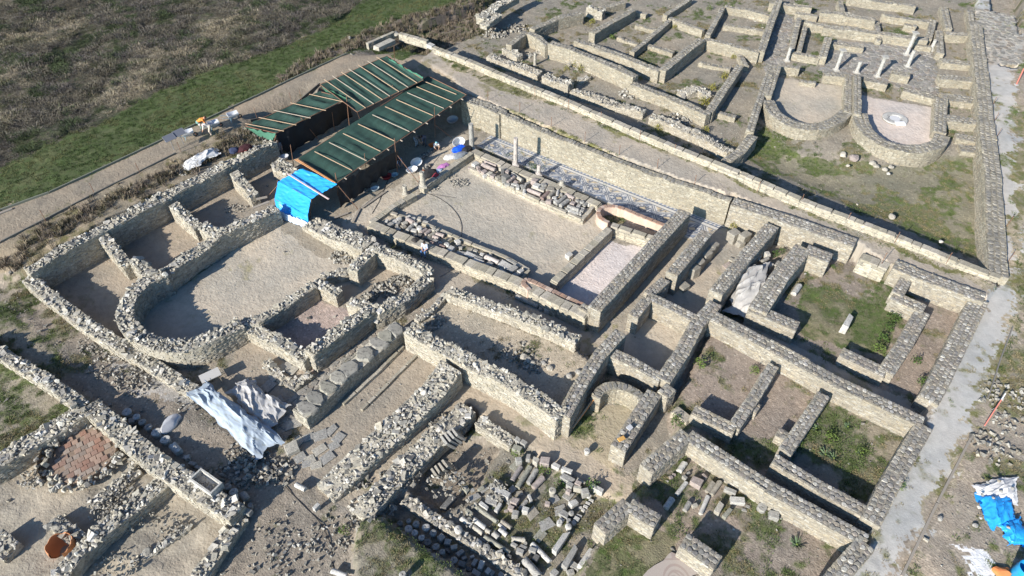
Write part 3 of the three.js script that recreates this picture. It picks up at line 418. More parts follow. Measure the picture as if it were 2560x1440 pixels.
// ---------------------------------------------------------------- walls
const WALLS = [
["long rubble wall behind the three left rooms, beside the bank","R",0.95,-.1,1,[[-34.8,-35.84,2.1],[-31.44,-40.42,2.1],[-27.85,-44.94,2.1],[-24.51,-48.97,2.1],[-21.19,-52.66,2.1]]],
["long outer rubble wall running from the far left corner down to the blue grey sheet","R",0.85,-.1,1,[[-35.12,-35.9,1.45],[-33.12,-34.39,1.45],[-28.76,-31.34,1.45],[-26.09,-29.69,1.3],[-24.33,-28.83,1.1],[-21.1,-26.83,0.9],[-19.8,-26,0.8]]],
["short rubble partition between the first and second left rooms","R",0.75,-.1,1,[[-31.24,-40.04,1.9],[-28.32,-37.18,1.2]]],
["rubble pier joining the first partition to the apse","R",0.8,-.1,1,[[-27.9,-37.53,1.8],[-25.83,-35.54,1.8]]],
["short rubble partition between the second and third left rooms","R",0.75,-.1,1,[[-27.26,-43.99,1.9],[-24.56,-41.59,1.4]]],
["rubble pier between the second partition and the wall of the nave","R",0.8,-.1,1,[[-24.02,-41.35,1.8],[-22.31,-40.02,1.8]]],
["crumbling rubble partition dividing the third left room from the covered one","R",0.75,-.1,1,[[-23.61,-48.38,1.9],[-21.38,-45.89,1.3]]],
["rough pale rubble stub ending behind the blue canopy","R",1.1,-.1,1,[[-20.57,-50.17,1.6],[-18.1,-48.67,1.2]]],
["rubble wall along the upper side of the large sandy nave","R",0.9,-.1,1,[[-25.22,-35.89,1.7],[-24.05,-38,1.7],[-22.39,-40.37,1.7],[-20.18,-42.46,1.7],[-19.01,-43.88,1.7]]],
["curved rubble apse wall closing the lower left end of the nave","R",1.1,-.2,1,[[-25.01,-35.95,1.8],[-25.3,-35.7,1.8],[-25.71,-35.34,1.8],[-26.06,-34.92,1.8],[-26.3,-34.47,1.8],[-26.47,-33.97,1.8],[-26.56,-33.45,1.8],[-26.54,-32.9,1.8],[-26.44,-32.33,1.8],[-26.25,-31.79,1.8],[-25.97,-31.29,1.8],[-25.61,-30.83,1.8],[-25.2,-30.41,1.8],[-24.74,-30.05,1.8],[-24.24,-29.73,1.8],[-23.71,-29.47,1.8],[-23.15,-29.26,1.8],[-22.57,-29.11,1.8],[-22,-29.06,1.8],[-21.45,-29.12,1.8],[-20.92,-29.27,1.8],[-20.4,-29.5,1.8],[-19.89,-29.85,1.8],[-19.4,-30.29,1.8],[-18.99,-30.66,1.8],[-18.67,-30.93,1.8],[-18.44,-31.13,1.8],[-18.28,-31.27,1.8]]],
["rubble wall along the lower side of the sandy nave","R",0.75,-.1,1,[[-18.33,-31.55,1.5],[-17.38,-31.62,1.5],[-15.74,-33.36,1.5],[-14.21,-35.15,1.5]]],
["rubble return at the upper corner of the pinkish room","R",0.7,-.1,1,[[-14.24,-35.64,1.3],[-12.29,-34.42,1.3]]],
["low rubble threshold between the nave and the ruined room","R",0.6,-.1,1,[[-14.15,-36.54,0.75],[-12.11,-37.19,0.75]]],
["rubble wall on the nave side of the ruined small room","R",0.85,-.1,1,[[-11.64,-36.46,1.6],[-10.57,-38.69,1.6]]],
["broad spread of pale tumbled rubble wall at the right end of the nave","R",1.5,-.1,1,[[-16.45,-43.33,0.5],[-13.94,-41.37,1.1],[-10.84,-39.25,1.5]]],
["rubble wall behind the ruined small room, facing the sun","R",0.8,-.1,1,[[-10.58,-39.07,1.5],[-8.34,-37.99,1.5],[-6.57,-36.95,1.5],[-6.04,-36.52,1.1]]],
["leaning rubble wall on the right of the ruined small room","R",0.85,-.1,1,[[-6.06,-36.16,1.2],[-7.83,-33.63,1.5],[-9.35,-32.48,1.5]]],
["rubble wall between the pinkish room and the ruined room","R",0.75,-.1,1,[[-11.39,-33.47,1.5],[-9.42,-32.59,1.5]]],
["tall rubble wall on the lower right of the pinkish room","R",0.9,-.1,1,[[-9.68,-32.67,1.7],[-11.43,-30.46,1.7],[-13.08,-28.44,1.7]]],
["rubble stub leaning at the end of the pinkish room's wall","R",0.6,-.1,1,[[-9.35,-32.48,1.5],[-9.1,-32.09,0.5]]],
["rubble wall along the front of the pinkish room","R",0.8,-.1,1,[[-18.46,-31.62,1.3],[-15.67,-30,1.3],[-13.28,-28.5,1.3]]],
["low mortar bed edge of small rubble in front of the pinkish room","R",0.6,-.1,1,[[-16.31,-28.94,0.35],[-15.17,-27.74,0.35],[-13.93,-26.96,0.35],[-13.16,-27.93,0.35]]],
["thick wall topped with great grey blocks and white mortar","B",1.2,-.1,1,[[-7.56,-31.43,1.15],[-9.22,-29.3,1.15],[-10.72,-27.31,1.15],[-12.88,-24.13,1.15]]],
["broad pale rubble wall dropping straight along the centre of the site","R",1,-.2,1,[[-6.89,-30.55,2],[-3.32,-28.15,2],[0.25,-25.87,2],[2.91,-23.41,2.2]]],
["wide pale rubble wall running down beside the central path","R",1.6,-.1,1,[[-3.85,-27.44,1.8],[-5.12,-25.54,1.3],[-7.06,-23.26,1],[-8.67,-21.55,0.9],[-10.55,-19.41,0.5]]],
["pale rubble wall between the long corridor and the debris room","R",0.8,-.1,1,[[-4.52,-34.39,1.65],[0,-32.15,1.65],[2.67,-30.69,1.65],[4.35,-29.59,1.7]]],
["low ragged row of stones closing the debris room at its upper left","R",0.5,0.5,1,[[-4.63,-34.67,1.05],[-5.63,-32.9,1.05],[-6.59,-31.96,1.05]]],
["flat topped low wall carrying the seated man, along the court","L",0.8,-.1,1,[[-11.35,-42.62,0.75],[-5.51,-39.28,0.75],[0.29,-35.93,0.9],[3.09,-33.65,1.2],[5.22,-32.18,1.3]]],
["thin kerb holding the near row of carved stones in the court","L",0.28,-.1,1,[[-10.39,-44.72,0.38],[-6.77,-42.92,0.38],[-3.13,-40.62,0.38],[-.55,-39.09,0.38],[1.26,-37.62,0.38],[0.65,-36.67,0.38]]],
["thin kerb holding the far row of carved stones in the court","L",0.28,-.1,1,[[-3.69,-50.84,0.38],[0.34,-47.67,0.38],[3.97,-44.88,0.38],[5.73,-43.63,0.38],[6.89,-45.46,0.38]]],
["flat footing wall under the standing columns beside the mosaic","L",0.7,-.1,1,[[-3.54,-53.3,0.5],[0.7,-50.06,0.5],[4.76,-47.28,0.5],[7.3,-45.31,0.5]]],
["dressed footing wall on the left of the court below the blue bags","L",0.55,-.1,1,[[-3.7,-52.9,0.55],[-5.97,-49.99,0.55],[-7.72,-47.66,0.55]]],
["dressed footing wall on the left of the court with a white stone on it","L",0.55,-.1,1,[[-8.22,-46.83,0.5],[-9.78,-45.2,0.5],[-11.37,-43.13,0.5]]],
["tall retaining wall below the path, next to the green shelter","F",1.1,-.2,0,[[-4.57,-59.32,2.55],[-2.64,-58.21,2.55],[-.81,-56.5,2.55]]],
["tall sunlit retaining wall beside the mosaic and below the path","F",0.6,-.2,1,[[-1.11,-56.72,2.5],[0.73,-55.26,2.5],[3.56,-53.13,2.5],[6.25,-51.03,2.5],[10.08,-48.27,2.5],[13.39,-46.02,2.5],[17.4,-43.7,2.4]]],
["broad cobble topped retaining wall right of the mosaic","C",1.15,-.2,1,[[17.52,-43.57,2.3],[20.75,-41.72,2.3],[25.54,-38.61,2.3]]],
["low worn sill wall filling the gap beside the path","L",0.8,0.2,1,[[25.66,-37.55,1.9],[27.19,-36.35,1.9]]],
["cobble topped wall along the path at the lawn's upper edge","C",1.15,0.3,1,[[27.55,-36.37,2.2],[29.59,-34.84,2.2],[32.41,-32.99,2.2]]],
["long dressed parapet on the far side of the upper path","L",0.55,0.2,1,[[-8.18,-69,2.85],[-4.07,-65.81,2.85],[0,-62.25,2.85],[5,-58.27,2.85],[10.09,-53.68,2.85],[14.15,-50.25,2.85],[17.28,-47.77,2.85],[20.64,-45.2,2.7],[22.82,-43.41,2.55],[25.78,-41.23,2.5],[28.67,-39.17,2.45],[31.55,-36.87,2.4],[34.29,-34.85,2.3]]],
["broad grey stone wall between the far lawn and the white path","F",1.3,0.2,0,[[34.34,-35.02,2.3],[37,-40.75,2.3],[40.14,-47.52,2.3],[42.7,-53.64,2.3],[47.54,-64.77,2.3],[52.26,-75.94,2.3]]],
["lower inner step of the grey wall beside the far lawn","F",0.7,0.2,1,[[35.21,-37.56,1.5],[37.28,-41.72,1.5],[39.27,-45.84,1.5]]],
["long cobble topped wall between the pink floor and the sandy corridor","C",1,-.1,1,[[13.58,-42.53,2.2],[10.74,-38.82,2.2],[7.92,-35.04,2.2],[5.56,-31.93,2.2]]],
["square pier at the foot of the pink floor's long wall","C",0.6,-.1,1,[[4.76,-32.93,1.5],[5.48,-32.29,1.5]]],
["low two step wall at the head of the pink floor","L",0.5,-.1,1,[[7.94,-42.28,0.95],[11.03,-40.59,0.95]]],
["curved brick basin wall at the head of the pink floor","P",0.34,-.1,1,[[7.74,-42.7,0.85],[7.58,-42.82,0.85],[7.35,-43,0.85],[7.18,-43.21,0.85],[7.07,-43.46,0.85],[7.01,-43.75,0.85],[7.02,-44.03,0.85],[7.11,-44.29,0.85],[7.27,-44.53,0.85],[7.51,-44.71,0.85],[7.83,-44.8,0.85],[8.23,-44.81,0.85],[8.69,-44.71,0.85],[9.2,-44.43,0.85],[9.76,-44.04,0.85],[10.35,-43.61,0.85],[11.06,-43.11,0.85],[11.81,-42.58,0.85],[12.33,-42.2,0.85]]],
["plain low wall between the sandy court and the pink floor","L",0.6,-.1,1,[[7.7,-41.79,0.95],[5.3,-38.69,0.95],[3.02,-35.75,0.95]]],
["low brick lined trough at the foot of the pink floor","P",0.34,-.1,1,[[1.26,-34.77,1.15],[1.12,-34.96,1.15],[0.94,-35.23,1.15],[0.84,-35.46,1.15],[0.85,-35.66,1.15],[0.94,-35.82,1.15],[1.1,-35.88,1.15],[1.34,-35.77,1.15],[1.65,-35.56,1.15],[2.02,-35.3,1.15],[2.43,-35.01,1.15],[2.89,-34.69,1.15],[3.41,-34.33,1.15],[4.08,-33.88,1.15],[4.8,-33.41,1.15],[5.3,-33.08,1.15]]],
["cobble topped wall in the middle of the sandy corridors, facing the great stones","C",0.9,-.1,1,[[14.88,-40.25,2],[11.43,-35.58,2]]],
["worn cobble topped stub continuing the corridor wall downwards","C",0.75,-.1,1,[[11.02,-35.45,1.6],[9.6,-33.96,1.6]]],
["short cobble topped stub at the upper left of the round sandy room","C",0.75,-.1,1,[[9.4,-33.4,1.7],[8.22,-31.73,1.7]]],
["cobble topped wall along the head of the round sandy room","C",0.75,-.1,1,[[9.55,-33.71,1.7],[11,-32.67,1.7],[12.48,-31.47,1.7]]],
["cobble topped wall right of the round sandy room","C",0.95,-.1,1,[[14.05,-32.88,1.8],[12.35,-30.91,1.8],[10.94,-28.49,1.8],[9.38,-26.24,1.8]]],
["cobble topped wall left of the round sandy room, running down to the arched room","C",0.85,-.1,1,[[7.14,-30,2.1],[5.6,-28.07,2.1],[4.29,-25.85,2.1],[3.04,-23.42,2.1]]],
["cobble topped wall between the round sandy room and the arched room","C",0.75,-.1,1,[[6.01,-28.8,1.75],[7.76,-27.7,1.75],[9.34,-26.43,1.75]]],
["curved arch of pale masonry at the head of the grassy arched room","F",0.6,-.1,1,[[5.14,-25.18,1.5],[5.23,-25.35,1.5],[5.35,-25.58,1.5],[5.52,-25.79,1.5],[5.74,-25.93,1.5],[6,-26.04,1.5],[6.27,-26.09,1.5],[6.55,-26.08,1.5],[6.84,-26.01,1.5],[7.12,-25.91,1.5],[7.37,-25.76,1.5],[7.6,-25.57,1.5],[7.79,-25.36,1.5],[7.92,-25.11,1.5],[8.01,-24.84,1.5],[8.06,-24.65,1.5]]],
["cobble topped wall right of the arched room with a broom lying on it","C",0.95,-.1,1,[[8.77,-25.47,1.6],[7.65,-23.85,1.6],[6.08,-21.46,1.6]]],
["square pier of cobbled masonry beside the arched room's upper corner","C",0.9,-.1,1,[[9.25,-25.79,1.7],[9.78,-25.24,1.7]]],
["low stone sill between two gravelly rooms","L",0.6,0.1,1,[[10,-24.79,0.8],[10.77,-23.88,0.8]]],
["cobble topped wall below the shaded square pit","C",0.75,0.2,1,[[10.92,-24.2,1.6],[13.09,-22.75,1.6]]],
["cobble topped wall right of the shaded square pit","C",0.7,0.2,1,[[13.09,-22.98,1.6],[14.6,-24.87,1.6],[16.65,-27.6,1.6]]],
["short cobbled stub with small drums lying below it","C",0.75,0.2,1,[[14.39,-24.91,1.3],[15,-24.44,1.3]]],
["longest cobble topped wall crossing the lower right rooms","C",0.95,0.2,1,[[13.56,-31.53,2],[16.55,-28.99,2],[20.15,-25.87,2],[24.05,-22.98,2]]],
["cobble topped cross wall left of the grassy square room","C",0.75,0.2,1,[[19.07,-25.24,1.7],[15.57,-21.24,1.7]]],
["short cobbled buttress against the grassy square room's wall","C",0.7,0.2,1,[[15.66,-22.78,1.4],[16.24,-22.34,1.4]]],
["cobble topped wall between the grassy square room and the white path","C",0.95,0.2,1,[[24.07,-22.82,2],[21.13,-19.62,2],[18.74,-16.85,2]]],
["cobble topped wall along the foot of the grassy square room","C",0.8,0.2,1,[[14.79,-20.72,1.8],[16.81,-19.01,1.8],[19.07,-17.31,1.8]]],
["cobble topped wall above the yard of lying columns","C",0.85,0.2,1,[[10.19,-22.16,2],[13.89,-18.89,2],[18.15,-15.82,2]]],
["cobble topped wall on the left of the yard of lying columns","C",0.9,0.2,1,[[10.11,-22.22,2],[7.44,-19.94,2]]],
["cobble topped stub rising from the long marble slab","C",0.85,0.1,1,[[6.24,-17.94,1.9],[4.57,-16.51,1.9]]],
["cobble topped return wall above the mown green corner","C",0.9,0.1,1,[[6.27,-17.85,1.9],[7.64,-16.9,1.9]]],
["lowest cobble topped wall piece beside the patterned mosaic","C",0.95,-.2,1,[[8.83,-15.95,1.9],[10.31,-14.7,1.9]]],
["cobble topped wall between the lowest yard and the white path","C",0.95,0.2,1,[[18.07,-15.69,2],[15.99,-13.98,2],[14.81,-12.87,2]]],
["cobble topped wall between the great stones and the grey sheet","C",1,-.1,1,[[20.03,-40.89,2.1],[17.34,-37.68,2.1],[14.14,-33.63,2.1]]],
["wide cobble topped wall right of the grey sheet","C",1.25,-.1,1,[[21.66,-38.35,2.1],[19.02,-35.22,2.1],[16.62,-31.91,2.1]]],
["square cobble topped block projecting over the lawn","C",1.25,0.2,1,[[21.77,-38.13,2.1],[23.27,-37.12,2.1]]],
["cobble topped spur below the grey sheet, casting a jagged shadow","C",1,0,1,[[16.28,-32.44,1.9],[19,-30.61,1.9]]],
["short cobbled link between the path wall and the lawn's inner wall","C",0.8,0.3,1,[[28.1,-35.21,1.8],[26.89,-33.73,1.8]]],
["cobble topped inner wall on the upper right of the lawn","C",0.95,0.3,1,[[26.6,-33.75,1.7],[28.27,-32.4,1.7]]],
["cobble topped inner wall on the right of the lawn","C",0.95,0.3,1,[[28.14,-32.27,1.6],[25.7,-29.33,1.6],[23.63,-27.08,1.6]]],
["cobble topped inner wall closing the lawn at its foot","C",0.9,0.3,1,[[21.42,-28.8,1.5],[23.65,-27.03,1.5]]],
["cobble topped outer wall between the lawn strip and the white path","C",1.15,0.3,1,[[32.33,-33.2,1.9],[29.21,-29.42,1.9],[26.21,-25.85,1.9],[25.13,-24.65,1.9]]],
["long rubble wall entering from the left edge below the shadow","R",0.75,-.3,1,[[-35.51,-29.89,1.35],[-33.41,-28.93,1.35],[-29.49,-26.74,1.35],[-26.33,-24.86,1.2]]],
["ragged rubble wall between the brick floor and the row of drums","R",1.1,-.3,1,[[-25.91,-24.86,1.2],[-22.9,-22.71,1.2],[-19.75,-20.51,1.2],[-17.25,-19.1,1.2],[-14.84,-17.75,1.2]]],
["wide heap like rubble wall above the round brick floor","R",1.3,-.3,1,[[-30.11,-20.58,1],[-28.62,-22.16,1],[-26.13,-24.76,1]]],
["rubble wall crossing the lower left excavation","R",1,-.3,1,[[-19.32,-20.52,0.75],[-20.94,-18.45,0.75],[-22.7,-15.96,0.75],[-23.08,-14.54,0.75]]],
["small broken rubble wall beside the orange jar","R",0.8,-.3,1,[[-25.23,-17.78,0.5],[-23.22,-16.65,0.5]]],
["rubble wall at the right rim of the lower left excavation","R",0.85,-.3,1,[[-14.84,-17.92,0.6],[-15.47,-16.25,0.6],[-16.1,-14.52,0.6]]],
["broken rubble wall end at the left edge below the shadow","R",1,-.3,1,[[-27.89,-16.78,0.5],[-26.53,-16.01,0.5]]],
["thin row of pale stones inside the lower left excavation","R",0.5,-.3,1,[[-19.73,-15.84,0.15],[-18.94,-16.61,0.15],[-17.79,-17.68,0.15]]],
["crumbled rubble wall beside the central path, above the stone yard","R",1.3,-.7,1,[[-2.74,-25.12,0.5],[-4.56,-23.03,0.5],[-6.66,-20.49,0.5],[-8.33,-17.92,0.5]]],
["thin line of edging stones along the sunken channel, left of the broad rubble wall","L",0.22,-.1,1,[[-7.35,-30.38,0.12],[-8.92,-28.02,0.12],[-10.66,-25.63,0.12]]],
["second thin line of edging stones along the sunken channel","L",0.2,-.1,1,[[-6.33,-29.73,0.1],[-7.7,-27.7,0.1],[-9.4,-25.19,0.1]]],
["low rubble band on the right of the round brick floor","R",0.7,-.3,1,[[-21.82,-21.05,0.2],[-22.74,-19.9,0.2],[-23.61,-18.74,0.2]]],
["low stone ledge between the brick floor and the rubble wall, lower left","R",0.5,-.3,1,[[-23.11,-22.77,0.25],[-21.93,-21.82,0.25],[-22.3,-21.15,0.25]]],
["low pale kerb wall at the far side of the grass plot above the nets","L",0.5,2,1,[[-12.17,-72.53,2.75],[-8.96,-70.61,2.75]]],
["low weathered kerb on the left of the grass plot above the nets","L",0.4,2,1,[[-15.43,-70.36,2.6],[-12.88,-73.25,2.6]]],
["short rubble wall with column shafts lying on it","R",0.7,-.6,1,[[-2.06,-24.21,0.45],[0.05,-22.7,0.45]]],
["low earth and rubble ridge between the stone yard and the drums","R",0.55,-.6,1,[[-6.12,-19.26,0],[-3.75,-17.7,0],[-1.72,-16.46,0],[0.63,-14.84,0]]]];
for (const [label, style, w, foot, near, pts] of WALLS) {
  const o = [pts[0][0], foot, pts[0][1]], root = base('stone_wall', o, label, 'wall'); wall(root, o, style, w, foot, pts, near);
}
const RUINS = [
["ruined range of small rooms with rough walls beyond the parapet, upper centre",[["F",0.7,0.9,[[-.34,-70.8,2.3],[1.68,-74.11,2.3]]],["F",0.7,0.9,[[1.76,-73.69,2.4],[2.83,-72.51,2.4],[3.85,-70.59,2.4]]],["F",0.8,0.9,[[2.22,-74.49,2.4],[5.01,-77.29,2.4],[8.11,-79.13,2.4]]],["F",0.9,0.9,[[4.11,-70.74,2.6],[6.33,-69.25,2.6],[8.67,-67.09,2.6],[12.32,-63.37,2.6]]],["F",0.8,0.9,[[6.96,-72.14,2.3],[10.97,-68.95,2.3],[15.1,-65.1,2.3]]],["F",0.8,0.9,[[8.83,-73.71,2.3],[11.35,-76.78,2.3],[14.16,-80.03,2.3]]],["F",0.6,0.9,[[14.43,-81.47,1.6],[15.94,-80.34,1.6]]],["F",0.9,0.9,[[15.19,-64.99,2.4],[17.82,-68.48,2.4],[20.63,-72.12,2.4]]],["F",0.6,0.9,[[12.86,-70.16,1.8],[15.31,-73.8,1.8],[18.14,-78.13,1.8]]],["F",0.6,0.9,[[14.78,-72.87,1.5],[17.5,-70.68,1.5]]],["F",0.5,0.9,[[11.9,-74.66,1.4],[13.94,-73.08,1.4]]],["F",0.6,0.9,[[18.32,-78.77,1.9],[21.6,-75.39,1.9]]],["F",0.6,0.9,[[21.8,-74.18,1.9],[25.02,-81.43,1.9]]],["F",0.6,0.9,[[17.92,-79.65,1.8],[21.66,-84.24,1.8]]],["F",0.7,0.9,[[24.37,-77.52,1.6],[26.93,-76.68,1.6],[28.77,-75.85,1.6]]],["F",0.6,0.9,[[14.3,-77.75,1.5],[16.42,-76.49,1.5]]],["F",0.8,0.9,[[10.49,-81.68,1.7],[13.56,-83.54,1.7]]]]],
["tumbled rubble walls and weeds right behind the parapet, upper centre",[["R",0.9,0.8,[[-2.47,-69.5,1.9],[0.42,-67.43,1.9],[2.87,-65.54,1.9]]],["R",1,0.8,[[3.31,-64.43,2.3],[5.85,-62.48,2.3]]],["R",0.9,0.8,[[5.96,-62.47,1.7],[9.33,-60.3,1.7],[12.65,-58.15,1.7]]],["R",0.9,0.8,[[13.15,-57.38,1.9],[16.92,-54.08,1.9],[19.15,-51.13,1.9]]],["F",0.8,0.8,[[11.9,-62.75,2.2],[15.42,-60.02,2.2],[18.31,-56.8,2.2]]],["R",0.8,0.8,[[-.78,-71.49,1.7],[0.85,-69.44,1.7]]],["R",0.6,0.8,[[1.73,-70.46,1.2],[3.96,-72.34,1.2]]],["R",0.7,0.8,[[6.94,-64.81,1.4],[7.83,-65.65,1.4]]],["R",1,2.2,[[-3.58,-75.99,3.1],[-1.84,-79.23,3.1],[0.47,-82.2,3.1]]],["R",0.9,2.1,[[-3.2,-75.02,2.8],[-1.55,-77.54,2.8]]],["R",1,0.8,[[16.61,-61.86,1.6],[18.54,-62.65,1.6],[19.6,-61.39,1.6]]],["R",0.8,0.9,[[8.98,-81.17,2.2],[10.76,-80.05,2.2]]]]],
["long weathered walls of a corridor and grassy strip, upper right of centre",[["F",0.7,0.9,[[20.99,-72.64,2.2],[23.69,-71.01,2.2],[26.27,-69.34,2.2]]],["F",0.6,0.9,[[25.36,-81.89,1.9],[27.85,-80.76,1.9],[30.03,-79.2,1.9]]],["F",0.8,0.9,[[26.36,-69.34,2.2],[29.09,-75.96,2.2],[32.29,-83.49,2.2]]],["F",0.8,0.9,[[18.45,-57.4,2.1],[20.94,-61.9,2.1],[23.54,-66.6,2.1]]],["F",0.6,0.9,[[19.82,-68.69,1.4],[22.92,-67.36,1.4]]],["F",0.6,0.9,[[19.38,-58.56,1.5],[21.18,-57.55,1.5]]],["F",0.7,0.9,[[21.51,-54.09,2.1],[23.4,-58.7,2.1],[25.64,-63.91,2.1],[27.08,-66.86,2.1]]],["F",0.9,0.9,[[18.25,-49.24,2.2],[19.91,-50.93,2.2],[21.57,-53.28,2.2]]],["F",0.6,0.9,[[24.48,-70.11,1.6],[24.51,-67.41,1.6]]]]],
["ruined hall with two rounded apses and flagged floor, upper right",[["F",1.2,0.2,[[24.69,-59.92,2],[24.65,-59.22,2],[24.6,-58.24,2],[24.69,-57.35,2],[24.99,-56.62,2],[25.41,-55.96,2],[25.91,-55.47,2],[26.47,-55.15,2],[27.11,-54.98,2],[27.78,-54.99,2],[28.51,-55.24,2],[29.29,-55.67,2],[30,-56.16,2],[30.64,-56.74,2],[31.22,-57.39,2],[31.62,-57.85,2]]],["F",1.3,0.2,[[32.55,-57.18,2.1],[32.38,-56.44,2.1],[32.16,-55.41,2.1],[32.06,-54.49,2.1],[32.16,-53.81,2.1],[32.37,-53.23,2.1],[32.63,-52.72,2.1],[32.89,-52.28,2.1],[33.19,-51.92,2.1],[33.63,-51.64,2.1],[34.28,-51.44,2.1],[35.07,-51.32,2.1],[35.82,-51.33,2.1],[36.48,-51.51,2.1],[37.12,-51.83,2.1],[37.67,-52.21,2.1],[38.13,-52.69,2.1],[38.51,-53.24,2.1],[38.76,-53.63,2.1]]],["F",0.7,0.9,[[34.16,-64.76,2],[31.6,-57.57,2]]],["F",0.7,0.9,[[34.78,-64.27,2.3],[32.09,-56.71,2.3]]],["F",0.8,0.9,[[31.85,-65.28,1.9],[34.36,-64.53,1.9]]],["F",0.7,0.9,[[27.74,-67.26,1.9],[29.78,-66.56,1.9]]],["F",0.7,0.9,[[24.78,-60.35,2.1],[27.41,-66.43,2.1]]],["F",0.6,0.9,[[29.9,-70.14,1.9],[33.24,-78.55,1.9]]],["F",0.5,0.9,[[30.84,-70.35,1.8],[33.37,-76.44,1.8]]],["F",0.6,0.9,[[29.85,-70.35,1.8],[32.67,-69.06,1.8]]],["F",0.8,0.9,[[32.87,-68.84,2],[34.94,-73.37,2]]],["F",0.7,0.9,[[33.53,-77.46,2],[35.84,-76.41,2]]],["F",0.8,0.9,[[35.64,-64.39,1.8],[37.7,-63.41,1.8]]],["F",1,0.9,[[38.85,-62.29,1.8],[41.5,-60.73,1.8]]],["F",1.1,0.9,[[41.66,-60.32,1.9],[38.85,-54.28,1.9]]],["F",0.9,0.9,[[38.96,-65.71,1.9],[40.57,-65.03,1.9]]]]],
["stepped rooms with yellowish sunlit walls along the top right",[["F",0.8,0.9,[[30.96,-82.81,2],[35.5,-81.2,2]]],["F",1,0.9,[[36.15,-80.06,2.1],[38.57,-79.17,2.1],[41.72,-77.66,2.1]]],["F",1,0.9,[[35.32,-76.2,2],[38.2,-75.38,2],[42.22,-74.16,2],[45.63,-72.78,2]]],["F",0.9,0.9,[[38.32,-75.43,1.7],[41.1,-74.42,1.7]]],["F",0.8,0.9,[[43.36,-79.88,1.8],[48.28,-77.71,1.8]]],["F",0.8,0.9,[[40.93,-84.47,1.9],[48.14,-81.89,1.9]]],["F",0.8,0.9,[[51.63,-82.13,1.8],[49.46,-76.03,1.8]]],["F",0.7,0.9,[[54.41,-81.45,1.8],[52.57,-76.86,1.8]]],["F",0.7,0.9,[[33.41,-80.32,1.8],[35.72,-79.43,1.8]]],["F",0.6,0.9,[[39.67,-83.53,1.8],[38.96,-80.32,1.8]]],["F",0.6,0.9,[[42.14,-78.15,1.7],[40.63,-73.42,1.7]]],["F",0.7,0.9,[[34.7,-73.05,1.6],[36.82,-72.27,1.6],[38.36,-71.7,1.6]]],["F",0.6,0.9,[[44.98,-77.28,1.8],[46.14,-76.75,1.8]]],["F",0.7,0.9,[[46.07,-73.41,1.8],[48.65,-78.13,1.8]]],["F",0.6,0.9,[[29.32,-64.62,1.5],[30.8,-64.13,1.5]]],["F",0.6,0.9,[[44.35,-72.47,1.6],[45.86,-71.89,1.6]]],["F",1,0.9,[[48.37,-74.8,1.8],[51.54,-74.4,1.8]]],["F",0.8,0.9,[[48.1,-75.41,1.8],[45.88,-69.98,1.8]]],["F",1,0.9,[[45.3,-68.54,1.7],[48.67,-67.83,1.7]]],["F",1.1,0.9,[[43.4,-64.72,1.8],[47.23,-64.06,1.8]]],["F",1.3,0.9,[[42,-61.06,1.7],[45.55,-60.3,1.7]]],["F",1.3,0.9,[[40.35,-56.91,1.8],[43.83,-56.07,1.8]]],["F",1,0.9,[[40.47,-54.25,1.5],[43,-53.46,1.5]]],["F",1.2,0.9,[[40.11,-52.58,1.4],[42.37,-52.07,1.4]]]]]];
for (const [label, walls] of RUINS) {
  const p0 = walls[0][3][0], o = [p0[0], .9, p0[1]], root = base('ruined_building', o, label, 'ruin');
  for (const [style, w, foot, pts] of walls) { const q = new THREE.Group(); q.name = 'wall'; root.add(q); wall(q, o, style, w, foot, pts, false); }
}

// ---------------------------------------------------------------- loose carved stones
const MARBLE = { pink: [.47, .37, .335], pinkwhite: [.58, .5, .46], white: [.62, .6, .56], cream: [.52, .475, .385], grey: [.4, .385, .355], tan: [.4, .35, .27], dark: [.2, .195, .185], red: [.33, .21, .175], lichen: [.36, .355, .27], purple: [.38, .33, .32], bluewhite: [.55, .57, .58], tuff: [.38, .35, .29] };
const marbleMat = {}; for (const k in MARBLE) { const l = MARBLE[k][0] * .3 + MARBLE[k][1] * .6 + MARBLE[k][2] * .1, c = MARBLE[k].map((v) => lerp(v, l, .35) * .92); marbleMat[k] = mat(c[0] * 1.3, c[1] * 1.3, c[2] * 1.3, { map: stoneMap, bumpMap: stoneBump, bumpScale: .02, roughness: .8 }); marbleMat[k].name = k + ' stone'; }
function shaftGeo(len, r) {
  const g = new THREE.CylinderGeometry(r * .95, r, len, 18, 5, false), p = g.attributes.position, s = rnd() * 99;
  for (let i = 0; i < p.count; i++) { const x = p.getX(i), y = p.getY(i), z = p.getZ(i), n = vn(x * 4 + s, z * 4 + y * 1.5) - .5, e = Math.abs(y) > len * .49 ? (vn(x * 7 + s, z * 7) - .5) * r * .7 : 0; p.setXYZ(i, x * (1 + n * .1), y + e, z * (1 + n * .1)); }
  return toCreasedNormals(g.rotateX(Math.PI / 2), .7);
}
function blockGeo(l, h, w) {
  const g = new RoundedBoxGeometry(l, h, w, 2, Math.min(l, h, w) * .1), p = g.attributes.position, s = rnd() * 99, cut = rnd() < .4 ? rr(.1, .3) : 0, sx = pick([-1, 1]), sz = pick([-1, 1]);
  for (let i = 0; i < p.count; i++) { let x = p.getX(i), y = p.getY(i), z = p.getZ(i); const n = vn(x * 2.2 + s, z * 2.2 + y * 2) - .5; if (cut && x * sx > 0 && z * sz > 0) { x *= 1 - cut; z *= 1 - cut; } p.setXYZ(i, x * (1 + n * .34), y * (1 + n * .22), z * (1 + n * .34)); }
  g.computeVertexNormals(); return g;
}
